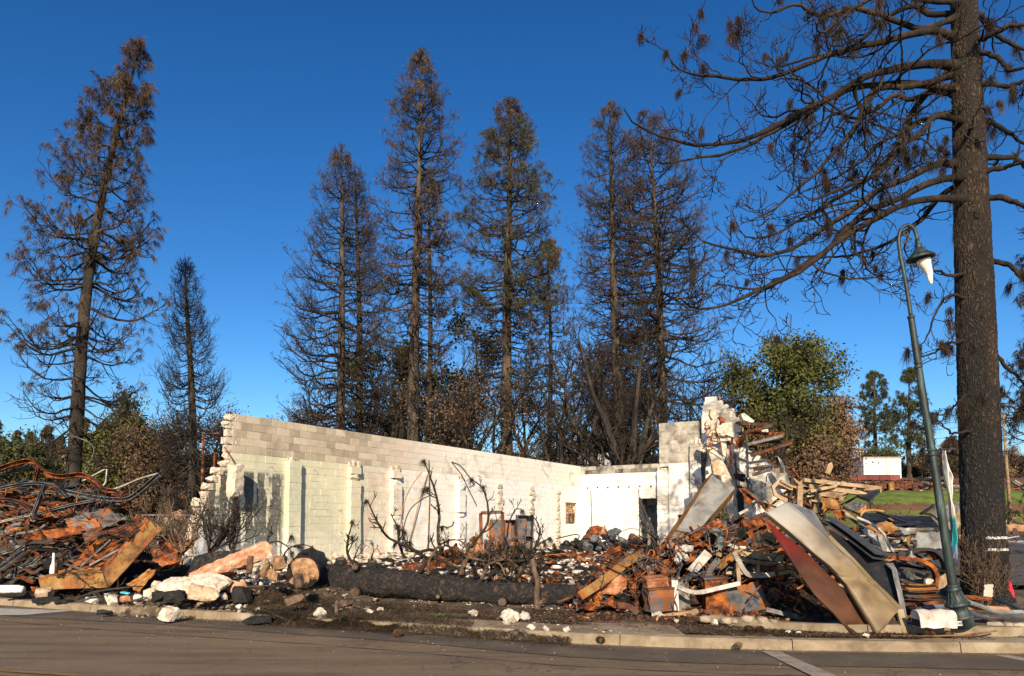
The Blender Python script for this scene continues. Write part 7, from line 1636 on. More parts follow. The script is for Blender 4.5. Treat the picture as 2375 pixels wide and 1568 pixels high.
RS = [([(880, 410), (1050, 365), (1180, 440), (1010, 485)], 12.6, M_rusttan, 'tan curled sheet under the black tray', .07), ([(1150, 410), (1430, 420), (1300, 455), (1190, 470)], 12.5, M_galv, 'grey sheet lying under the black tray edge', .03), ([(1298, 450), (1480, 442), (1505, 578), (1285, 582)], 12.2, M_galv, 'square grey panel standing behind the lamp post', .012),
      ([(1160, 500), (1230, 490), (1275, 580), (1240, 560)], 12.3, M_tanmetal, 'pale tan scrap dropping beside the square grey panel', .05), ([(860, 430), (940, 440), (1120, 590), (1040, 590)], 12.3, M_lightsteel, 'pale grey crumpled strip right of the dark channel', .05), ([(560, 170), (690, 200), (700, 265), (560, 265)], 12.9, M_rusttan, 'tan sheet hanging inside the timber hoop', .04), ([(720, 250), (840, 195), (910, 235), (780, 290)], 13, M_steel, 'dark grey sheet below the hanging black tray', .04), ([(830, 290), (905, 235), (900, 275), (850, 300)], 12.9, M_rustpink, 'pink rust scrap right of the dark grey sheet', .03), ([(640, 280), (710, 290), (725, 360), (660, 340)], 12.7, M_rust, 'rust scrap between the timbers and the dark channel', .05), ([(1460, 800), (1530, 765), (1540, 860), (1470, 900)], 11.9, M_timber, 'tan board behind the lamp base', .01), ([(1280, 655), (1440, 650), (1420, 665), (1300, 670)], 12, M_rusttan, 'tan shelf edge behind the rusty ring', .02)]
for i, (pl, Y, m, lb, am) in enumerate(RS): sheet('crumpled_sheet', [W6(x, y, Y + (.15 if k_ in (1, 2) else 0)) for k_, (x, y) in enumerate(pl)], m, lb, th=.014, amp=am, seed=1000 + i)
def ringbeam(name, pl, Y, w, h, m, label): beam(name, [W6(x, y, Y) for x, y in pl], m, w, h, 'C', label, 'hoop', up=(0, 1, 0))
ringbeam('rusty_hoop', [(1090, 640), (1200, 650), (1330, 670), (1420, 720), (1450, 800), (1440, 870)], 11.8, .06, .1, M_rust, 'rusty curved hoop of a burnt drum behind the trough')
ringbeam('black_fender', [(1230, 610), (1330, 580), (1430, 590), (1500, 660), (1525, 740)], 12.0, .05, .12, M_blackmetal, 'black curved fender arching behind the lamp post')
ringbeam('rusty_hoop', [(1225, 640), (1320, 600), (1400, 605), (1450, 660)], 12.1, .04, .08, M_rust, 'inner rusty hoop inside the black fender')
for i, (y0, y1) in enumerate(((845, 890), (895, 950), (960, 1010))):
    beam('rusty_channel', [W6(1165, (y0 + y1) / 2, 11.6), W6(1320, (y0 + y1) / 2 + 8, 11.6), W6(1465, (y0 + y1) / 2, 11.6)], (M_rusttan, M_rustdark, M_rustdark)[i], .12, .09, 'C', ('top', 'middle', 'bottom')[i] + ' channel of the rusty stack behind the white housing', 'channel', up=(0, 0, 1))
sheet('ash_bundle', [W6(1145, 790, 11.7), W6(1200, 750, 11.9), W6(1290, 800, 11.8), W6(1270, 830, 11.6)], M_cable, 'grey ash covered bundle inside the rusty drum', th=.05, amp=.06, seed=50)
rock(W6, 1390, 835, 11.6, (.14, .12, .10), (0, 0, 0), M_white, 'white ash lump inside the rusty drum', 52, 'ash lump', 'ash_lump')
tag(MB().lathe([(.01, -.03), (.05, -.03), (.075, 0), (.05, .02), (.02, .05), (.015, .1)], W6(1258, 640, 11.9), 14).build('metal_dome', M_lightsteel, None, True), 'small pale metal dome beside the rusty hoop', 'dome')
rod('pipe', [W6(x, y, 12.0) for x, y in ((830, 330), (960, 390), (1050, 470), (1090, 560), (1120, 600))], .025, M_lightsteel, 'pale pipe curving over the scrap right of the dark channel', 'pipe')
rod('pipe', [W6(x, y, 12.5) for x, y in ((1045, 285), (960, 275), (880, 290), (850, 350), (840, 430))], .022, M_rusttan, 'brown pipe hooked over the edge of the black tray', 'pipe')
# timber frames behind
TM = [([(385, 85), (420, 50), (1020, 115)], .12, 'long pale timber rail along the top of the right heap'), ([(420, 42), (900, 92)], .07, 'thin timber batten above the long timber rail'), ([(460, 90), (850, 140), (930, 170)], .08, 'second timber rail below the long one'), ([(390, 85), (385, 245)], .1, 'pale timber post at the left end of the long rail'), ([(232, 42), (182, 92), (195, 150), (285, 205)], .07, 'bent timber loop at the left of the timber frames'), ([(225, 85), (330, 105)], .09, 'short timber block on the bent loop'), ([(505, 295), (530, 160), (560, 145), (700, 160), (705, 200)], .1, 'bent tan hoop of timber in the middle of the frames'), ([(235, 45), (330, 95)], .05, 'short thin timber at the top left of the frames'), ([(330, 0), (310, 220)], .05, 'dark upright timber left of the frames'), ([(720, 280), (900, 420)], .06, 'tan timber slanting down below the frames'), ([(600, -10), (625, -75), (640, -80)], .1, 'tall pale timber stub standing up behind the frames'), ([(470, 130), (660, 90), (690, 60)], .05, 'timber brace behind the long rail'), ([(440, 150), (490, 250)], .06, 'timber offcut standing left of the tan hoop'), ([(820, 100), (700, 190), (640, 190)], .04, 'thin timber brace under the hanging tray')]
for i, (pl, w, lb) in enumerate(TM): beam('timber', [W6(x, y, 14.2 - .1 * (i % 4)) for x, y in pl], M_timber if 'dark' not in lb else M_darkwood, w, .06, 'flat', lb, 'timber', up=(0, -1, .2), curve=False)
tray('black_tray', [W6(870, 125, 14.2), W6(1015, 112, 14.1), W6(930, 195, 13.7), W6(830, 155, 13.9)], M_blackmetal, .05, 'black tray hanging from the end of the long timber rail', 'tray', amp=.01, seed=51)
for i in range(34):
    p = W6(rg.uniform(230, 760), rg.uniform(60, 300), 14.3 + rg.uniform(-.4, .8)); a = rg.uniform(-1, 1.2); dv = Vector((math.cos(a), rg.uniform(-.3, .3), math.sin(a))) * rg.uniform(.15, .45)
    m = rg.choice((M_timber, M_timber, M_darkwood, M_steel, M_rust)); auto(beam('timber', [p - dv, p + dv], m, .05, .03, 'flat', curve=False), 'stick', m, p, dv.length * 2, AT, 'timber', 'sticks in the timber frames')
# filler, right heap
for i in range(330):
    zx = rg.uniform(60, 1900); zy = rg.uniform(np.interp(zx, [0, 500, 900, 1500, 1900], [1050, 780, 580, 440, 480]), 1215)
    Y = 13.9 - (zy - 400) / 800 * 1.5 + rg.uniform(0, .5); c = W5(zx, zy, Y); c.z = max(c.z, float(gz(c.x, c.y)) + .06)
    ln = rg.uniform(.15, .6) if i % 4 else rg.uniform(.5, 1.1); a = rg.gauss(0, .6); b = rg.gauss(.1, .5); dv = Vector((math.cos(a) * math.cos(b), math.sin(a) * .6, math.sin(b))) * ln / 2
    if i % 2:
        m = rg.choice((M_rust, M_rust, M_rustdark, M_rustdark, M_rustblue, M_rusttan, M_dark)); q = Vector((rg.uniform(-.3, .3), rg.uniform(-.4, .4), 1)).normalized() * rg.uniform(.1, .3)
        o = sheet('rusty_sheet', [c - dv, c + dv, c + dv * .9 + q, c - dv + q * .8], m, th=.01, amp=.10, seed=1200 + i, nu=7, nv=6); auto(o, 'crumpled scrap', m, c, ln, AR, 'sheet metal', 'rusty scraps in the right heap')
    else:
        m = rg.choice((M_rust, M_rustdark, M_rustdark, M_steel, M_blackmetal, M_timber, M_dark, M_rustdark)); o = beam('bent_beam', [c - dv, c + Vector((rg.uniform(-.05, .05), 0, rg.uniform(-.06, .08))), c + dv], m, rg.uniform(.025, .06), rg.uniform(.02, .04), rg.choice(('C', 'L', 'flat')), n=7, twist=rg.uniform(-1, 1)); auto(o, 'bent strip', m, c, ln, AR, 'beam', 'bent strips in the right heap')
for i in range(95):
    c = W6(rg.uniform(330, 1450), rg.uniform(280, 950), 12.9 + rg.uniform(-.3, .6)); c.z = max(c.z, float(gz(c.x, c.y)) + .06); ln = rg.uniform(.2, .8); a = rg.gauss(0, .5); b = rg.gauss(0, .4); dv = Vector((math.cos(a), math.sin(a) * .5, math.sin(b))) * ln / 2
    m = rg.choice((M_rust, M_rustdark, M_steel, M_blackmetal, M_timber, M_dark)); o = beam('bent_beam', [c - dv, c + Vector((0, 0, rg.uniform(-.06, .08))), c + dv], m, rg.uniform(.03, .1), .03, rg.choice(('C', 'L', 'flat')), n=6, twist=rg.uniform(-.6, .6)); auto(o, 'bent strip', m, c, ln, AT, 'beam', 'bent strips behind the trough')
for i in range(70):
    zx = rg.uniform(200, 2300); zy = rg.uniform(500, 1200); c = W5(zx, max(zy, float(np.interp(zx, [0, 500, 900, 1500, 1900, 2300], [1050, 780, 580, 440, 420, 600]))), 12.5 - (zy - 800) / 900 + rg.uniform(-.2, .4)); c.z = max(c.z, float(gz(c.x, c.y)) + .08); ln = rg.uniform(.3, 1.0)
    pts = [c + Vector((rg.uniform(-.5, .5) * ln, rg.uniform(-.15, .15), rg.uniform(-.3, .3) * ln)) for _ in range(4)]; pts.sort(key=lambda q: q.x); m = rg.choice((M_rust, M_rustdark, M_cable, M_steel))
    auto(rod('bent_wire', pts, rg.choice((.006, .008, .013)), m, k=5), 'bent wire', m, c, ln, AR if zx < 1850 else AT, 'wire', 'wires in the right heap')
# ------------------------------------------------------------------ street lamp
YL = 10.1
def q7(x, y): return S7(x, y, YL)
def q5(x, y): return S5(x, y, YL)
lampo = empty('street_lamp', q7(440, 1405)); tag(lampo, 'leaning green iron street lamp with a melted white globe', 'street lamp')
bx = q7(440, 1405); ux = (q7(365, 1110) - bx); axL = ux.normalized(); Mx = axL.to_track_quat('Z', 'Y').to_matrix()
def hz(y): return (1405 - y) / (1405 - 1110) * ux.length
prof_ = [(.150, 1405), (.150, 1350), (.158, 1345), (.158, 1335), (.14, 1322), (.118, 1300), (.104, 1272), (.128, 1262), (.157, 1255), (.157, 1243), (.125, 1232), (.098, 1200), (.08, 1160), (.092, 1150), (.092, 1140), (.074, 1132), (.086, 1124), (.088, 1116), (.062, 1108)]
MB().lathe([(r_, hz(y)) for r_, y in prof_], bx, 24, Mx).build('base', M_lamp, lampo, True)
for k_ in range(12):
    an = 2 * math.pi * k_ / 12; 
    def bp(r_, y): return bx + Mx @ Vector((math.cos(an) * r_, math.sin(an) * r_, hz(y)))
    MB().tube([bp(.128, 1236), bp(.10, 1200), bp(.083, 1162)], .008, 5).build('base_rib', M_lamp, lampo)
shaft = [q7(367, 1112), q5(560, 1320), q5(487, 860), q5(450, 612)]
def fluted(pts, rads, k=28):
    n = 30; Q = resample(pts, n); rr_ = np.interp(np.linspace(0, 1, n), np.linspace(0, 1, len(rads)), rads)
    V, F = tubes(Q[None], rr_[None], k); V = V.reshape(n, k, 3); c = Q[:, None, :]; f = np.where(np.arange(k) % 2 == 0, 1.0, .88)
    V = (c + (V - c) * f[None, :, None]).reshape(-1, 3); return V, F
V, F = fluted(shaft, [.062, .055, .048, .042]); npobj('shaft', V, F, None, M_lamp, lampo, False)
for (x, y, r_) in ((450, 612, .05), (487, 850, .056), (487, 872, .056), (559, 1306, .062), (559, 1330, .062)):
    p = q5(x, y); MB().lathe([(r_ * .8, -.022), (r_, -.015), (r_, .015), (r_ * .8, .022)], p, 16, Mx).build('collar', M_lamp, lampo, True)
neck = [q5(450, 612), q5(420, 420), q5(392, 270), q5(385, 200), q5(400, 150), q5(435, 130), q5(463, 148), q5(478, 185), q5(484, 215)]
MB().tube(smoothline(neck, 30), [.027] * 30, 10).build('gooseneck', M_lamp, lampo, True)
for (cx_, cy_, r_, tn) in ((425, 175, 18, 1.4), (440, 210, 14, -1.2), (415, 215, 12, 1.3), (430, 245, 9, 1.2)):
    pts = [q5(cx_ + r_ * (1 - u * .7) * math.cos(u * 6.28 * tn), cy_ + r_ * (1 - u * .7) * math.sin(u * 6.28 * tn)) for u in np.linspace(0, 1, 18)]
    MB().tube(pts, .009, 5).build('scroll', M_lamp, lampo, True)
st_ = q5(484, 212); sa = (q5(502, 315) - st_).normalized(); Ms = sa.to_track_quat('Z', 'Y').to_matrix(); sl = (q5(502, 315) - st_).length
MB().lathe([(.02, 0), (.035, .02), (.028, .05), (.05, .06), (.04, .09), (.06, .12), (.075, .13), (.085, .155), (.10, .165), (.11, .185), (.135, .195), (.15, .215), (.182, .235), (.188, .262), (.175, .268), (.13, .24), (.06, .22)], st_, 28, Ms).build('shade', M_lamp, lampo, True)
gl = [q5(515, 312), q5(522, 335), q5(535, 360), q5(545, 385), q5(549, 410), q5(552, 425), q5(556, 440)]
MB().tube(smoothline(gl, 20), list(np.interp(np.linspace(0, 1, 20), [0, .15, .4, .7, .85, 1], [.095, .085, .06, .038, .032, .014])), 14).build('melted_globe', M_melt, lampo, True)
MB().tube([q5(505, 860), q5(545, 842), q5(586, 823)], .008, 5).build('banner_arm', M_lamp, lampo); MB().tube([q5(572, 1312), q5(610, 1305), q5(650, 1300)], .009, 5).build('banner_arm', M_blackmetal, lampo)
MB().tube([q5(463, 880), q5(440, 878)], .008, 5).build('banner_arm', M_lamp, lampo)
def plate(ang, y, w, h, txt, cm):
    n_ = Mx @ Vector((math.cos(ang), math.sin(ang), 0)); c = bx + Mx @ Vector((math.cos(ang) * .153, math.sin(ang) * .153, hz(y)))
    t_ = axL.cross(n_).normalized(); M3 = Matrix((t_, axL, n_)).transposed()
    o = MB().box(c, (w, h, .004), M3).build('number_plate', cm, lampo)
    cu = bpy.data.curves.new('digits', 'FONT'); cu.body = txt; cu.size = h * .95; cu.align_x = 'CENTER'; cu.align_y = 'CENTER'; cu.extrude = .0008
    to = bpy.data.objects.new('tmp', cu); C.objects.link(to); me = bpy.data.meshes.new_from_object(to); bpy.data.objects.remove(to)
    do = link('digits', me, M_blackmetal, o); do.matrix_local = Matrix.Translation(c + n_ * .004 - worigin(o)) @ M3.to_4x4() @ Matrix.Diagonal((.75, 1, 1, 1))
plate(R(-90 - 54), 1370, .038, .062, '0', mat('yellow_plate', [(.3, (.45, .33, .12)), (.7, (.6, .45, .2))], 9, .6, 0, rnd=0)); plate(R(-90 + 48), 1364, .064, .062, '648', M_whiteplain)
# torn banner
def banner_mat():
    m, nt, b = newmat('printed_banner'); pos = nd(nt, 'ShaderNodeNewGeometry').outputs['Position']; sep = nd(nt, 'ShaderNodeSeparateXYZ'); nt.links.new(pos, sep.inputs[0])
    z = math_(nt, 'ADD', sep.outputs[2], math_(nt, 'MULTIPLY_ADD', noise_(nt, pos, 14, 4, .6), .16, -.08))
    col = ramp(nt, math_(nt, 'DIVIDE', z, 3.), [(.0, (.02, .22, .24)), (.20, (.02, .22, .24)), (.27, (.03, .26, .28)), (.285, (.08, .15, .32)), (.36, (.16, .12, .11)), (.42, (.12, .16, .28)), (.46, (.02, .24, .28)), (.57, (.03, .27, .30)), (.59, (.55, .52, .48)), (1, (.66, .63, .59))])
    nt.links.new(col, b.inputs['Base Color']); b.inputs['Roughness'].default_value = .6; return m
cl_ = [(306, 180), (314, 240), (326, 310), (335, 370), (342, 450), (350, 530), (360, 600), (372, 680), (382, 760), (384, 830), (375, 890), (364, 938)]; wd = [3, 5, 10, 17, 12, 9, 12, 16, 17, 17, 20, 15]
def bf(u, v):
    x = u * 11; i = min(int(x), 10); t_ = x - i; cx_ = cl_[i][0] * (1 - t_) + cl_[i + 1][0] * t_; cy_ = cl_[i][1] * (1 - t_) + cl_[i + 1][1] * t_; w_ = wd[i] * (1 - t_) + wd[i + 1] * t_
    p = S7(cx_ + (v - .5) * 2 * w_ * (1 + .3 * nz3((u * 14, v * 3, 0), 1, 2)), cy_ + 8 * nz3((v * 5, u * 9, 0), 1, 3), 10.15)
    return p + Vector((0, .05 * math.sin(v * 9 + u * 8) + .03 * nz3((u * 9, v * 6, 0), 1, 5), 0))
tag(MB().grid(bf, 60, 12, .003).build('torn_banner', banner_mat(), None, True), 'tattered white and teal banner hanging beside the lamp post', 'banner')
tag(MB().tube([q7(300, 876), q7(330, 880), q7(352, 878)], .006, 5).build('cable_tie', mat('blue_tie', [(.3, (.02, .04, .5)), (.7, (.04, .07, .7))], 5, .4, 0)), 'blue tie round the lamp post holding the banner', 'cable tie')
# white metal housing beside the lamp
hb = empty('metal_housing', W6(1430, 1185, 9.95)); tag(hb, 'white rust speckled metal housing lying on the kerb by the lamp', 'housing')
a_, b_ = W6(1300, 1185, 9.95), W6(1580, 1185, 9.95); ln = (b_ - a_).length; dx = (b_ - a_).normalized()
pr2 = [(-.11, 0)] + [(-.11 + .02 * 0, .14)] + [(-.11 * math.cos(t_), .14 + .09 * math.sin(t_)) for t_ in np.linspace(.15, math.pi - .15, 9)] + [(.11, .14), (.11, 0)]
M_house = mat('speckled_white_enamel', [(.3, (.30, .22, .17)), (.45, (.50, .44, .40)), (.6, (.62, .58, .54)), (.75, (.70, .67, .63))], 4, .6, .3, 30, rnd=0)
MB().sweep([a_ + dx * (ln * i / 6) + Vector((0, 0, .01 * math.sin(i * 2))) for i in range(7)], pr2, (0, 0, 1)).build('shell', M_house, hb)
MB().sweep([a_ - dx * .012, a_ - dx * .004], [(x * .9, z * .93 + .01) for x, z in pr2], (0, 0, 1)).build('dark_end_plug', M_dark, hb)  # near-black plug painted for the shade inside the hollow end
# shrub, boards and strips by the big trunk
shrub('dry_shrub', 'dry brown sprouting shrub at the foot of the huge trunk', G(8.15, 12.9), 10, 1.25, 21, M_brownstick, .55, .012, 10, tl=.35)
sheet('white_board', [S7(580, 1200, 12.4), S7(588, 1112, 12.5), S7(648, 1112, 12.5), S7(640, 1200, 12.4)], mat('weathered_board', [(.3, (.38, .32, .25)), (.7, (.6, .54, .46))], 5, .9, .2, 20), 'small pale board propped against the shrub by the trunk', 'board', th=.02, amp=.005, seed=2)
SR = [([(450, 1200), (560, 1205), (650, 1215)], 11.6, M_rust, 'rusty strip lying behind the lamp base'), ([(455, 1225), (560, 1260), (680, 1300), (864, 1305)], 11.0, M_lightsteel, 'long pale strip sweeping right from the lamp base'), ([(450, 1285), (560, 1335), (700, 1340), (864, 1325)], 10.7, M_steel, 'grey strip bowed along the ground right of the lamp'), ([(650, 1210), (760, 1250), (850, 1295)], 11.2, M_blackmetal, 'dark strip slanting down right of the lamp'), ([(440, 1270), (600, 1275), (760, 1285)], 11.1, M_rustpink, 'pink rust strip under the pale sweeping strip'), ([(100, 1260), (240, 1240), (300, 1225)], 11, M_rust, 'rusty strip behind the white housing'), ([(120, 1290), (200, 1270), (330, 1265)], 10.8, M_steel, 'short grey strip right behind the white housing')]
for i, (pl, Y, m, lb) in enumerate(SR): beam('metal_strip', [S7(x, y, Y) for x, y in pl], m, .07, .03, 'C', lb, 'strip', up=(0, -.6, 1))
rod('wood_lath', [W6(1090, 1256, 9.98), W6(1400, 1256, 9.9), W6(1700, 1245, 9.85), W6(1925, 1214, 9.95)], .012, M_rusttan, 'long thin brown lath lying along the pavement', 'lath', k=5)
# ------------------------------------------------------------------ cobbles, cones, white stones
for i, (x, y, s) in enumerate(((640, 262, .2), (1010 - 290, 262, .14), (1360 - 340, 262, .0), (1310, 268, .0))): pass
for i, (x, y, s) in enumerate(((1625, 250, .16), (1785, 262, .17), (1960, 252, .17), (2075, 262, .17), (2160, 272, .12), (1855, 268, .1))):
    o = chunk('river_stone', S8(x, y, 11.2 - i * .12), (s * 1.3, s, s * .75), (0, 0, rg.uniform(0, 3)), M_cobble, 1500 + i, 'rounded river stone in the row behind the planter kerb', 'stone', 'river stones by the planter kerb', rough=.03, sub=2, box=.2, n=40)
    for p_ in o.data.polygons: p_.use_smooth = True
for i, (x, y) in enumerate(((1910, 1150), (2010, 1155), (2100, 1160))):
    o = chunk('river_stone', W6(x, y + 20, 10.3), (.22, .15, .11), (0, 0, rg.uniform(0, 3)), M_cobble, 1520 + i, 'rounded river stone at the right of the lamp base', 'stone', 'river stones right of the lamp', rough=.03, sub=2, box=.2, n=40)
def cone_mesh():
    mb = MB(); rg_ = random.Random(2)
    for r_ in range(7):
        z = .012 + r_ * .011; rad_ = .048 * math.sin(math.pi * (r_ + 1.4) / 9)
        for j in range(9):
            an = j * .698 + r_ * .35; p = Vector((math.cos(an) * rad_, math.sin(an) * rad_, z)); t_ = Vector((-math.sin(an), math.cos(an), 0)) * .012; o_ = Vector((math.cos(an), math.sin(an), .5)) * .014
            mb.add([p * .4 + Vector((0, 0, z * .6)), p - t_, p + o_, p + t_], [(0, 1, 2), (0, 2, 3), (0, 3, 1), (1, 3, 2)])
    return mb.mesh('pine_cone')
cm = cone_mesh()
for i, (zf, x, y, Y) in enumerate(((S8, 787, 410, 10.25), (S8, 1895, 470, 9.75), (S8, 1968, 312, 10.4), (S8, 2058, 312, 10.35), (W6, 80, 1190, 10.35), (W6, 1398, 1222, 9.95), (W6, 1545, 1220, 9.9), (W7, 1490, 870, 10.9))):
    p = zf(x, y, Y); p.z = float(gz(p.x, p.y)) + .005 if p.y > kerb_y(p.x) else .01
    o = link('pine_cone', cm, M_cone, None, p); o.scale = (1.25, 1.25, 1.2); o.rotation_euler = (rg.uniform(-.4, .4), rg.uniform(-.4, .4), rg.uniform(0, 6)); tag(o, 'brown pine cone ' + ('in the gutter left of the ramp', 'in the gutter below the crosswalk end', 'left of the pair behind the planter kerb', 'right of the pair behind the planter kerb', 'left of the red panel foot', 'in front of the white housing', 'under the lamp base', 'in the needle drift left of the ramp')[i], 'pine cone', 'pine cones along the kerb')
WS = [(W7, 820, 795, 12.1, .25, 'big white rock at the road edge'), (S8, 75, 195, 11.6, .36, 'largest white rock of the pale cluster before the log'), (S8, 200, 190, 11.8, .22, 'white rock right in the pale cluster'), (S8, 55, 230, 11.3, .17, 'low white rock at the front of the pale cluster'), (W7, 2140, 715, 12.3, .22, 'white rock at the left of the pale cluster'), (S8, 245, 360, 10.75, .14, 'white rock in the gutter below the pale cluster'), (S8, 365, 385, 10.6, .12, 'smaller white rock in the gutter'), (S8, 530, 385, 10.5, .13, 'white rock with a black spot in the gutter'), (S8, 1400, 247, 11.4, .11, 'white stone above the ramp grooves'), (S8, 1700, 258, 11.2, .14, 'white block left of the river stones'), (S8, 1815, 238, 11.2, .17, 'white block among the river stones'), (W6, 300, 1230, 10.3, .1, 'white stone left of the red panel foot'), (W6, 378, 1242, 10.25, .09, 'small white stone touching the red panel shadow'), (W6, 908, 1275, 9.95, .11, 'white stone at the foot of the trough'), (W5, 740, 1215, 11.9, .2, 'white lump under the blue grey box'), (W7, 1250, 698, 12.6, .15, 'white stone under the middle of the log'), (W7, 1340, 650, 13, .14, 'white stone deep under the log'), (W7, 125, 710, 12.8, .12, 'white stone left of the needle pile'), (W7, 285, 695, 12.8, .15, 'white stone in the needle pile')]
for i, (zf, x, y, Y, s, lb) in enumerate(WS):
    p = zf(x, y, Y); p.z = max(float(gz(p.x, p.y)), 0) + s * .25; chunk('white_rock', p, (s * .82, s * .7, s * .56), rot_rand(rg, .5), M_white, 1600 + i, lb, 'rock', rough=.17, sub=3)
# ------------------------------------------------------------------ scatter
scatter('white_gravel', np.concatenate([pts_on(1300, (-6.5, -2.5), (.2, 1.6), 0), pts_on(900, (-2, 1.4), (1.2, 3.2), .0, None, .1), pts_on(500, (0, 3), (.2, 1.4), 0, None, .2)]), (.006, .035), M_cream, 'pale crumbs of masonry along the kerb', 1)
scatter('brick_crumbs', pts_on(900, (-1.5, 3.5), (.3, 2.2), 0, None, .0), (.012, .04), mat('brick_red', [(.3, (.10, .03, .02)), (.7, (.22, .075, .05))], 9, .95, .3, 30, island=.3), 'red brick crumbs scattered beside the ramp', 2)
def inside(n, seed):
    r_ = np.random.default_rng(seed); s_ = r_.uniform(-1, 20.5, n * 2); w_ = r_.uniform(.15, 9, n * 2); x = WA.x + dW.x * s_ + dW.y * w_; y = WA.y + dW.y * s_ - dW.x * w_
    k_ = (y > kerb_y(x) + 2.4); x, y = x[k_][:n], y[k_][:n]; return np.stack([x, y, gz(x, y) + .02], -1)
scatter('rubble_floor', inside(3600, 3), (.03, .2), mat('floor_rubble', [(.3, (.20, .15, .11)), (.5, (.45, .38, .31)), (.7, (.72, .67, .60))], 3, .95, .4, 20, island=.45), 'broken masonry covering the floor of the ruin', 4)
scatter('ash_rubble', inside(3000, 5), (.03, .22), M_dark, 'black ash lumps over the floor of the ruin', 6)
scatter('rust_flakes', inside(700, 7), (.04, .25), M_rust, 'rusty flakes over the floor of the ruin', 8, .4)
r_ = np.random.default_rng(9); s_ = r_.uniform(-1.8, 20, 900); w_ = np.abs(r_.normal(size=900)) * .22 + .05; x = WA.x + dW.x * s_ + dW.y * w_; y = WA.y + dW.y * s_ - dW.x * w_
scatter('wall_foot_rubble', np.stack([x, y, gz(x, y) + r_.uniform(0, .25, 900) * np.exp(-w_ * 3)], -1), (.05, .24), M_cream, 'fallen block crumbs along the foot of the long wall', 10)
x = r_.uniform(.8, 7.4, 2600); y = r_.uniform(11.6, 15.5, 2600); scatter('scrap_crumbs', np.stack([x, y, hR(x, y) + .01], -1), (.015, .09), mat('scrap_mix', [(.3, (.012, .01, .009)), (.48, (.06, .028, .015)), (.6, (.20, .075, .025)), (.72, (.40, .32, .25))], 3, .95, .4, 20, island=.5), 'small scrap filling the right heap', 11, .6, False)
x = r_.uniform(-14, -6.8, 2400); y = r_.uniform(15.5, 18.6, 2400); scatter('scrap_crumbs', np.stack([x, y, hL(x, y) + .01], -1), (.015, .09), bpy.data.materials['scrap_mix'], 'small scrap filling the left heap', 12, .6, False)
x = r_.uniform(-7.2, -2.5, 900); y = r_.uniform(13, 15.6, 900); scatter('bank_crumbs', np.stack([x, y, hM(x, y) + .01], -1), (.015, .10), mat('bank_mix', [(.3, (.02, .018, .015)), (.5, (.10, .07, .05)), (.62, (.45, .38, .30)), (.75, (.75, .7, .62))], 3, .95, .4, 20, island=.4), 'stones and crumbs on the soil bank', 13)
# needle litter
def litter(name, pts, ln, w, m, label, seed, lift=.02):
    rng_ = np.random.default_rng(seed); n = len(pts); a = rng_.uniform(0, 6.28, n); t_ = rng_.normal(size=n) * .22; L_ = ln * rng_.uniform(.4, 1.3, n)
    d = np.stack([np.cos(a) * np.cos(t_), np.sin(a) * np.cos(t_), np.sin(t_)], -1) * L_[:, None] / 2; s_ = np.stack([-np.sin(a), np.cos(a), 0 * a], -1) * w
    p = pts + np.stack([0 * a, 0 * a, rng_.uniform(0, lift, n)], -1)
    V = np.stack([p - d - s_, p - d + s_, p + d + s_, p + d - s_], 1).reshape(-1, 3); stuff(npobj(name, V, np.arange(4 * n).reshape(-1, 4), None, m), label)
M_litter = mat('dead_needle_litter', [(.3, (.03, .02, .012)), (.5, (.08, .052, .029)), (.7, (.17, .115, .066))], 2, .9, 0, island=.4, rnd=0)
def band(n, xr, dr, cl): return pts_on(n, xr, dr, .006, None, cl)
x = r_.normal(-3.9, .7, 9000); y = kerb_y(x) + r_.normal(.85, .5, 9000); heap = np.stack([x, y, np.where(y < kerb_y(x), 0, hM(x, y)) + r_.uniform(0, .10, 9000) * np.exp(-((x + 3.9) / .9) ** 2)], -1)
xg = np.concatenate([r_.uniform(-4.3, -1.8, 6500), r_.uniform(-1.8, .8, 2500)]); dg = -np.abs(r_.normal(0, .16, 9000)) ; gut = np.stack([xg, kerb_y(xg) + dg, .01 + .09 * np.exp(-np.abs(dg) * 7) * (1 + .5 * vnoise(xg * 4, dg))], -1)
litter('needle_litter', np.concatenate([heap, gut]), .13, .003, M_litter, 'matted dead pine needles heaped at the road edge', 1)
xg = np.concatenate([r_.uniform(-4.4, -2.3, 4500), r_.uniform(-2.3, -.6, 1500)]); dg = r_.uniform(-.1, .5, 6000); litter('needle_litter', np.stack([xg, kerb_y(xg) + dg, np.where(dg < .16, .139, .14) + .0 * xg + r_.uniform(0, .05, 6000)], -1), .13, .003, M_litter, 'dead needles burying the kerb in front of the log', 5)
litter('needle_litter', np.concatenate([band(12000, (-2.5, 4), (.9, 2.4), -.3), band(26000, (2.4, 5.4), (.25, .85), -.05), band(5000, (5, 11), (.2, .85), .2), band(8000, (-6, -1), (.4, 2.), -.2)]), .11, .0055, M_litter, 'dead pine needles strewn on the pavement and verge', 2)
xg = r_.uniform(-11, 12, 5000); dg = -np.abs(r_.normal(0, .35, 5000)) - .02; kp = vnoise(xg * 1.5, dg * 3) > .1; litter('needle_litter', np.stack([xg[kp], kerb_y(xg[kp]) + dg[kp], np.full(kp.sum(), .012)], -1), .09, .0025, M_litter, 'thin drift of dead needles on the asphalt', 3, .004)
xg = r_.uniform(-9, 9, 500); dg = -np.abs(r_.normal(0, 1.6, 500)) - .1; scatter('road_grit', np.stack([xg, kerb_y(xg) + dg, np.full(500, .014)], -1), (.004, .014), M_tanstone, 'grit and flecks on the road', 15)
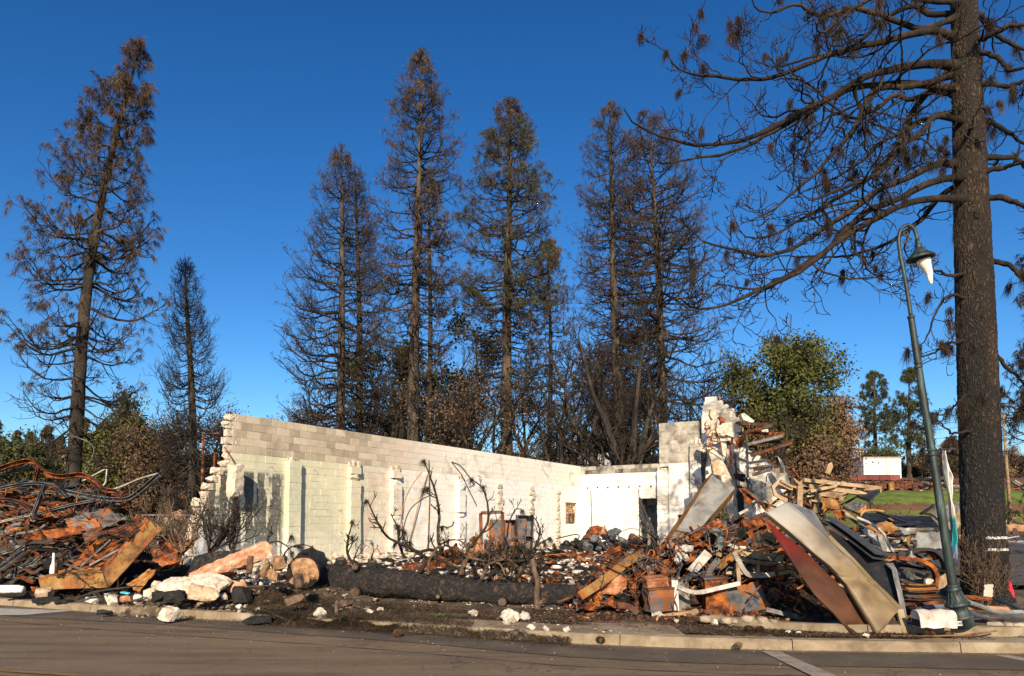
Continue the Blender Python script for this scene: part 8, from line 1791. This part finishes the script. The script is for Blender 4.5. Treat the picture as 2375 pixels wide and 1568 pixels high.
# green weeds
def weed(name, c, n, r, h, label, seed):
    rng_ = np.random.default_rng(seed); p = np.array(tuple(c)) + rng_.normal(size=(n, 3)) * [r, r * .5, 0]; V, F = tufts(rng_, p, np.tile([0, 0, 1.], (n, 1)), h, 12, .006, -.4, .8); tag(npobj(name, V, None, F, M_grass), label, 'weed')
for i, (zf, x, y, Y, n, rr_, h, lb) in enumerate(((W7, 1880, 735, 12.3, 40, .22, .06, 'bright green weed patch in front of the log'), (W7, 1040, 770, 12.2, 8, .05, .13, 'tuft of green grass beside the stake'), (W3, 1480, 1470, 12.2, 8, .06, .05, 'small green sprig at the foot of the tan sheet'), (W6, 560, 1155, 10.7, 12, .08, .05, 'green sprig under the red panel'), (W6, 1800, 1130, 10.6, 25, .12, .09, 'green weeds right of the lamp base'), (W6, 2080, 1150, 10.6, 20, .12, .07, 'green weeds at the right picture edge'), (W8, 945, 335, 14.2, 14, .1, .06, 'green sprig behind the left kerb'), (W6, 170, 1125, 10.9, 10, .08, .05, 'green sprig behind the planter kerb'))):
    p = zf(x, y, Y); p.z = float(gz(p.x, p.y)); weed('green_weed', p, n, rr_, h, lb, i)
# ------------------------------------------------------------------ background buildings, vehicles, poles
def house(name, label, c, w, d, h, rh, wm, rm, rz=0.):
    e_ = empty(name, c, rz); tag(e_, label, 'house')
    mb = MB(); mb.add([(-w / 2, -d / 2, 0), (w / 2, -d / 2, 0), (w / 2, -d / 2, h), (0, -d / 2, h + rh), (-w / 2, -d / 2, h), (-w / 2, d / 2, 0), (w / 2, d / 2, 0), (w / 2, d / 2, h), (0, d / 2, h + rh), (-w / 2, d / 2, h)], [(0, 1, 2, 3, 4), (9, 8, 7, 6, 5), (0, 5, 6, 1), (1, 6, 7, 2), (0, 4, 9, 5)]); link('wall', mb.mesh('wall'), wm, e_)
    for s in (-1, 1):
        mb = MB(); ov = .35; mb.grid(lambda u, v: Vector((s * (w / 2 + ov) * u, (-d / 2 - ov) + (d + 2 * ov) * v, h + rh - (rh * (w / 2 + ov) / (w / 2)) * u + .08)), 2, 2, .12); link('roof', mb.mesh('roof'), rm, e_)
    for x in (-w * .22, w * .22):
        f = link('window', MB().box((x, -d / 2 - .02, h * .6), (.9, .08, 1.0)).mesh('window'), M_whiteplain, e_); link('pane', MB().box((x, -d / 2 - .05, h * .6), (.75, .06, .85)).mesh('pane'), M_blackmetal, f)
    link('door', MB().box((0, -d / 2 - .02, 1.0), (.9, .06, 2.0)).mesh('door'), M_darkwood, e_)
    return e_
M_pinkwall = mat('brick_house_wall', [(.3, (.20, .09, .06)), (.6, (.33, .155, .105))], 3, .9, .3, 20)
M_shingle = mat('grey_shingle', [(.3, (.35, .35, .36)), (.6, (.52, .52, .53))], 4, .9, .4, 20)
house('house', 'brick pink house with a pale roof behind the back wall', G(P(1390, 1060, 58).x, 58), 5.2, 7, 4.7, 2.3, M_pinkwall, M_shingle, R(38))
house('house', 'small salmon house gable left of the brick pink house', G(P(1307, 1060, 66).x, 66), 3.2, 6, 4.3, 1.2, mat('salmon_wall', [(.3, (.48, .25, .16)), (.6, (.6, .34, .24))], 3, .9, .3, 20), M_shingle, R(5))
e_ = empty('white_building', G(P(2043, 1090, 112).x, 112, 0)); tag(e_, 'long low white building on the far rise', 'building')
wl = (P(2085, 0, 112) - P(2002, 0, 112)).x; zt = P(2040, 1063, 112).z - e_.location.z
link('wall', MB().box((0, 2, zt / 2), (wl, 5, zt)).mesh('wall'), M_whiteplain, e_); link('roof', MB().box((0, 2, zt + .08), (wl + .4, 5.4, .15)).mesh('roof'), M_lightsteel, e_)
link('seam', MB().box((.6, -.52, zt / 2), (.25, .06, zt * .98)).mesh('seam'), M_cream, e_)
fn = empty('wall', G(P(1940, 1090, 104).x, 104)); tag(fn, 'low maroon wall in front of the far white building', 'wall')
for k_ in range(9):
    xx = P(1875 + k_ * 25, 1090, 104).x - fn.location.x; link('panel', MB().box((xx, 0, .45), (1.46, .2, 1.0)).mesh('panel'), mat('maroon', [(.3, (.11, .03, .03)), (.6, (.19, .055, .05))], 3, .9, .3, 20) if k_ == 0 else bpy.data.materials['maroon'], fn)
def car(label, loc, rz, m, group=None, name='burnt_car'):
    e_ = empty(name, loc, rz); tag(e_, label, 'car', group)
    side = [(-2.05, .35), (-2.0, .75), (-1.2, .9), (1.3, .92), (2.0, .8), (2.05, .35)]
    def ext(pl, w0, w1, nm, mm):
        n = len(pl); mb = MB(); mb.add([(x, -w0, z) for x, z in pl] + [(x, w1, z) for x, z in pl], [tuple(range(n)), tuple(range(n, 2 * n))[::-1]] + [(i, (i + 1) % n, n + (i + 1) % n, n + i) for i in range(n)]); return link(nm, mb.mesh(nm), mm, e_)
    ext(side, .82, .82, 'body', m)
    rf = link('roof', MB().grid(lambda u, v: Vector((-.75 + 1.9 * u, -.66 + 1.32 * v, 1.38 - .06 * (2 * u - 1) ** 2 - .03 * (2 * v - 1) ** 2)), 6, 4, .04).mesh('roof'), m, e_)
    for s in (-1, 1):
        for (x0, x1) in ((-1.35, -.72), (.15, .2), (1.75, 1.12)): link('pillar', MB().tube([(x0, s * .76, .88), (x1, s * .65, 1.37)], .045, 5).mesh('pillar'), m, e_)
        for x in (-1.3, 1.3):
            w_ = link('wheel', MB().lathe([(.1, -.09), (.3, -.1), (.31, 0), (.3, .1), (.1, .09)], (x, s * .78, .3), 14, Matrix.Rotation(R(90), 3, 'X')).mesh('wheel'), M_rustdark, e_)
    link('cabin_floor', MB().box((.2, 0, .93), (2.6, 1.3, .04)).mesh('cabin_floor'), M_dark, e_)
    for s in (-1, 1): link('lamp_socket', MB().box((2.04, s * .6, .66), (.05, .22, .14)).mesh('lamp_socket'), M_dark, e_)
    return e_
M_carrust = mat('burnt_car_shell', [(.3, (.10, .045, .02)), (.5, (.26, .14, .07)), (.7, (.42, .28, .17))], 2, .9, .3, 20)
car('pale rusty burnt car shell parked right of the huge trunk', G(P(2352, 1240, 56).x, 56, .1), R(205), M_carrust)
for i, (px_, rz, m) in enumerate(((1925, 20, M_carrust), (1965, 170, M_rustdark), (2010, 10, M_dark), (2055, 190, M_rustdark), (2100, 30, M_rust), (2150, 160, M_dark))):
    Y = 84 + i % 3; car('burnt car shell in the row on the far rise', G(P(px_, 1110, Y).x, Y, .0), R(rz), m, 'burnt cars on the far rise')
for i in range(60):
    Y = rg.uniform(83, 92); p = G(P(rg.uniform(1880, 2230) if i < 46 else rg.uniform(2310, 2400), 1110, Y).x, Y, rg.uniform(.2, .9)); a = rg.uniform(-.6, .6); dv = Vector((math.cos(a), 0, math.sin(a))) * rg.uniform(.5, 1.6)
    beam('charred_beam', [p - dv, p + dv], rg.choice((M_dark, M_rustdark, M_rust, M_timber, M_steel)), .18, .15, 'flat', 'charred beam in the wreckage on the far rise', 'beam', 'wreckage on the far rise', curve=False)
for i in range(14):
    Y = rg.uniform(82, 88); p = G(P(rg.uniform(1900, 2200), 1110, Y).x, Y); tag(MB().lathe([(.3, 0), (.32, .1), (.3, .5), (.32, .9), (.28, .92)], p, 10).build('burnt_drum', rg.choice((M_rust, M_rustdark, M_dark, M_rusttan)), None, True), 'rusty drum among the wreckage on the far rise', 'drum', 'drums on the far rise')
# wreckage right of the trunk and corrugated sheet
for i in range(26):
    p = G(rg.uniform(19, 24), rg.uniform(33, 40), .15 + rg.uniform(0, .35)); a = rg.uniform(-.35, .35); dv = Vector((math.cos(a), rg.uniform(-.2, .2), math.sin(a) * .5)) * rg.uniform(.5, 1.3); beam('metal_strip', [p - dv, p + dv], rg.choice((M_lightsteel, M_steel, M_lightsteel, M_rustdark)), .12, .05, 'flat', 'pale metal strip in the low scrap right of the huge trunk', 'strip', 'scrap in the parking lot', curve=False)
def corr(u, v): 
    p = S6(1510, 1010, 17).lerp(S6(1790, 970, 17.2), u).lerp(S6(1520, 1170, 16.6).lerp(S6(1800, 1120, 16.8), u), v); return p + Vector((0, .05 * math.cos(u * 50), 0))
tag(MB().grid(corr, 60, 6, .01).build('corrugated_sheet', M_lightsteel), 'pale corrugated roof sheet between the lamp and the trunk', 'sheet metal')
sheet('orange_board', [S6(1600, 1240, 15.5), S6(1790, 1030, 15.8), S6(1800, 1160, 15.6), S6(1700, 1290, 15.2)], M_timber, 'orange brown board leaning between the lamp and the trunk', 'board', th=.03, amp=.02, seed=3)
sheet('tan_board', [S6(1370, 1085, 16), S6(1520, 985, 16.3), S6(1530, 1010, 16.3), S6(1420, 1090, 16)], M_timber, 'narrow tan board left of the corrugated sheet', 'board', th=.04, amp=.01, seed=4)
sheet('orange_board', [S6(1640, 1280, 15), S6(1790, 1300, 15.1), S6(1800, 1420, 15), S6(1660, 1400, 14.9)], M_rusttan, 'lower tan board behind the banner', 'board', th=.03, amp=.02, seed=5)
# burnt bush and fence on the bank
shrub('burnt_shrub', 'dark bare bush on the grass behind the black tray', G(P(2055, 1180, 40).x, 40), 7, 2.4, 31, spread=1.2, r=.05, tw=8, tl=.8)
shrub('burnt_shrub', 'dark low bush left of the bare one on the grass', G(P(2025, 1180, 42).x, 42), 7, 1.4, 32, spread=1., r=.04, tw=8, tl=.6)
def fence(x0, x1, Y, h, label, n):
    a, b = G(P(x0, 1200, Y).x, Y), G(P(x1, 1200, Y).x, Y); e_ = empty('wire_fence', a); tag(e_, label, 'fence')
    for i in range(n):
        p = a.lerp(b, i / (n - 1)); MB().tube([p, p + Vector((0, 0, h))], .03, 6).build('post', M_lightsteel, e_)
    MB().tube([a + Vector((0, 0, h)), b + Vector((0, 0, h))], .025, 5).build('top_rail', M_lightsteel, e_)
    Vn = []; k_ = int((b - a).length / .22); 
    for i in range(k_):
        for s in (-1, 1):
            p = a.lerp(b, i / k_); q_ = p + (b - a).normalized() * h * s; 
            if (q_ - a).dot(b - a) < 0 or (q_ - b).dot(b - a) > 0: continue
            Vn.append([p, Vector((q_.x, q_.y, p.z + h))])
    Pn = np.array([[tuple(p), tuple(q_)] for p, q_ in Vn]); V, F = tubes(Pn, np.full((len(Pn), 2), .006), 3); npobj('wire_mesh', V, F, None, M_steel, e_)
fence(330, 520, 30, 1.2, 'chain link fence behind the left heap', 6)
fence(2290, 2420, 66, 1.5, 'chain link fence along the bank right of the huge trunk', 4)
def pole(label, bx_, tx_, ty_, Y, r):
    e_ = empty('utility_pole', G(P(bx_, 1100, Y).x, Y)); tag(e_, label, 'pole'); b = e_.location; t_ = P(tx_, ty_, Y)
    MB().tube([b, t_], [r, r * .75], 8).build('mast', M_timber, e_, True); c = t_ - Vector((0, 0, .6)); MB().box(c, (2.2, .12, .14)).build('cross_arm', M_darkwood, e_)
    for s in (-.9, -.4, .4, .9): MB().lathe([(.04, 0), (.06, .06), (.03, .14)], c + Vector((s, 0, .07)), 8).build('insulator', M_whiteplain, e_, True)
    return c
c1 = pole('brown utility pole right of the huge trunk', 2340, 2326, 955, 70, .16)
c2 = pole('distant utility pole left of the far white building', 1998, 1995, 1040, 105, .12)
c3 = pole('short utility pole beside the tower', 1542, 1541, 1018, 75, .12)
for k_, (z, lb) in enumerate(((0, 'upper'), (-.5, 'middle'), (-1.3, 'lower'))):
    a = c1 + Vector((0, 0, z)); b = Vector((P(1840, 1000, 80).x, 80, a.z + .6 + z * .4)); rod('power_line', [a, a.lerp(b, .5) + Vector((0, 0, -.5)), b], .018, M_cable, lb + ' power line crossing behind the street lamp', 'power line', k=4)
# distant ruins at the left, seen through the thicket
for i in range(16):
    Y = rg.uniform(44, 52); p = G(P(rg.uniform(395, 450), 1150, Y).x, Y, rg.uniform(0, 1.8)); chunk('ruin_block', p, (rg.uniform(.4, 1.2), .5, rg.uniform(.3, .9)), rot_rand(rg, .2), rg.choice((M_cream, M_pinkstone, M_tanstone)), 1800 + i, 'pale broken masonry behind the thicket at the wall end', 'rubble', 'broken masonry behind the thicket')
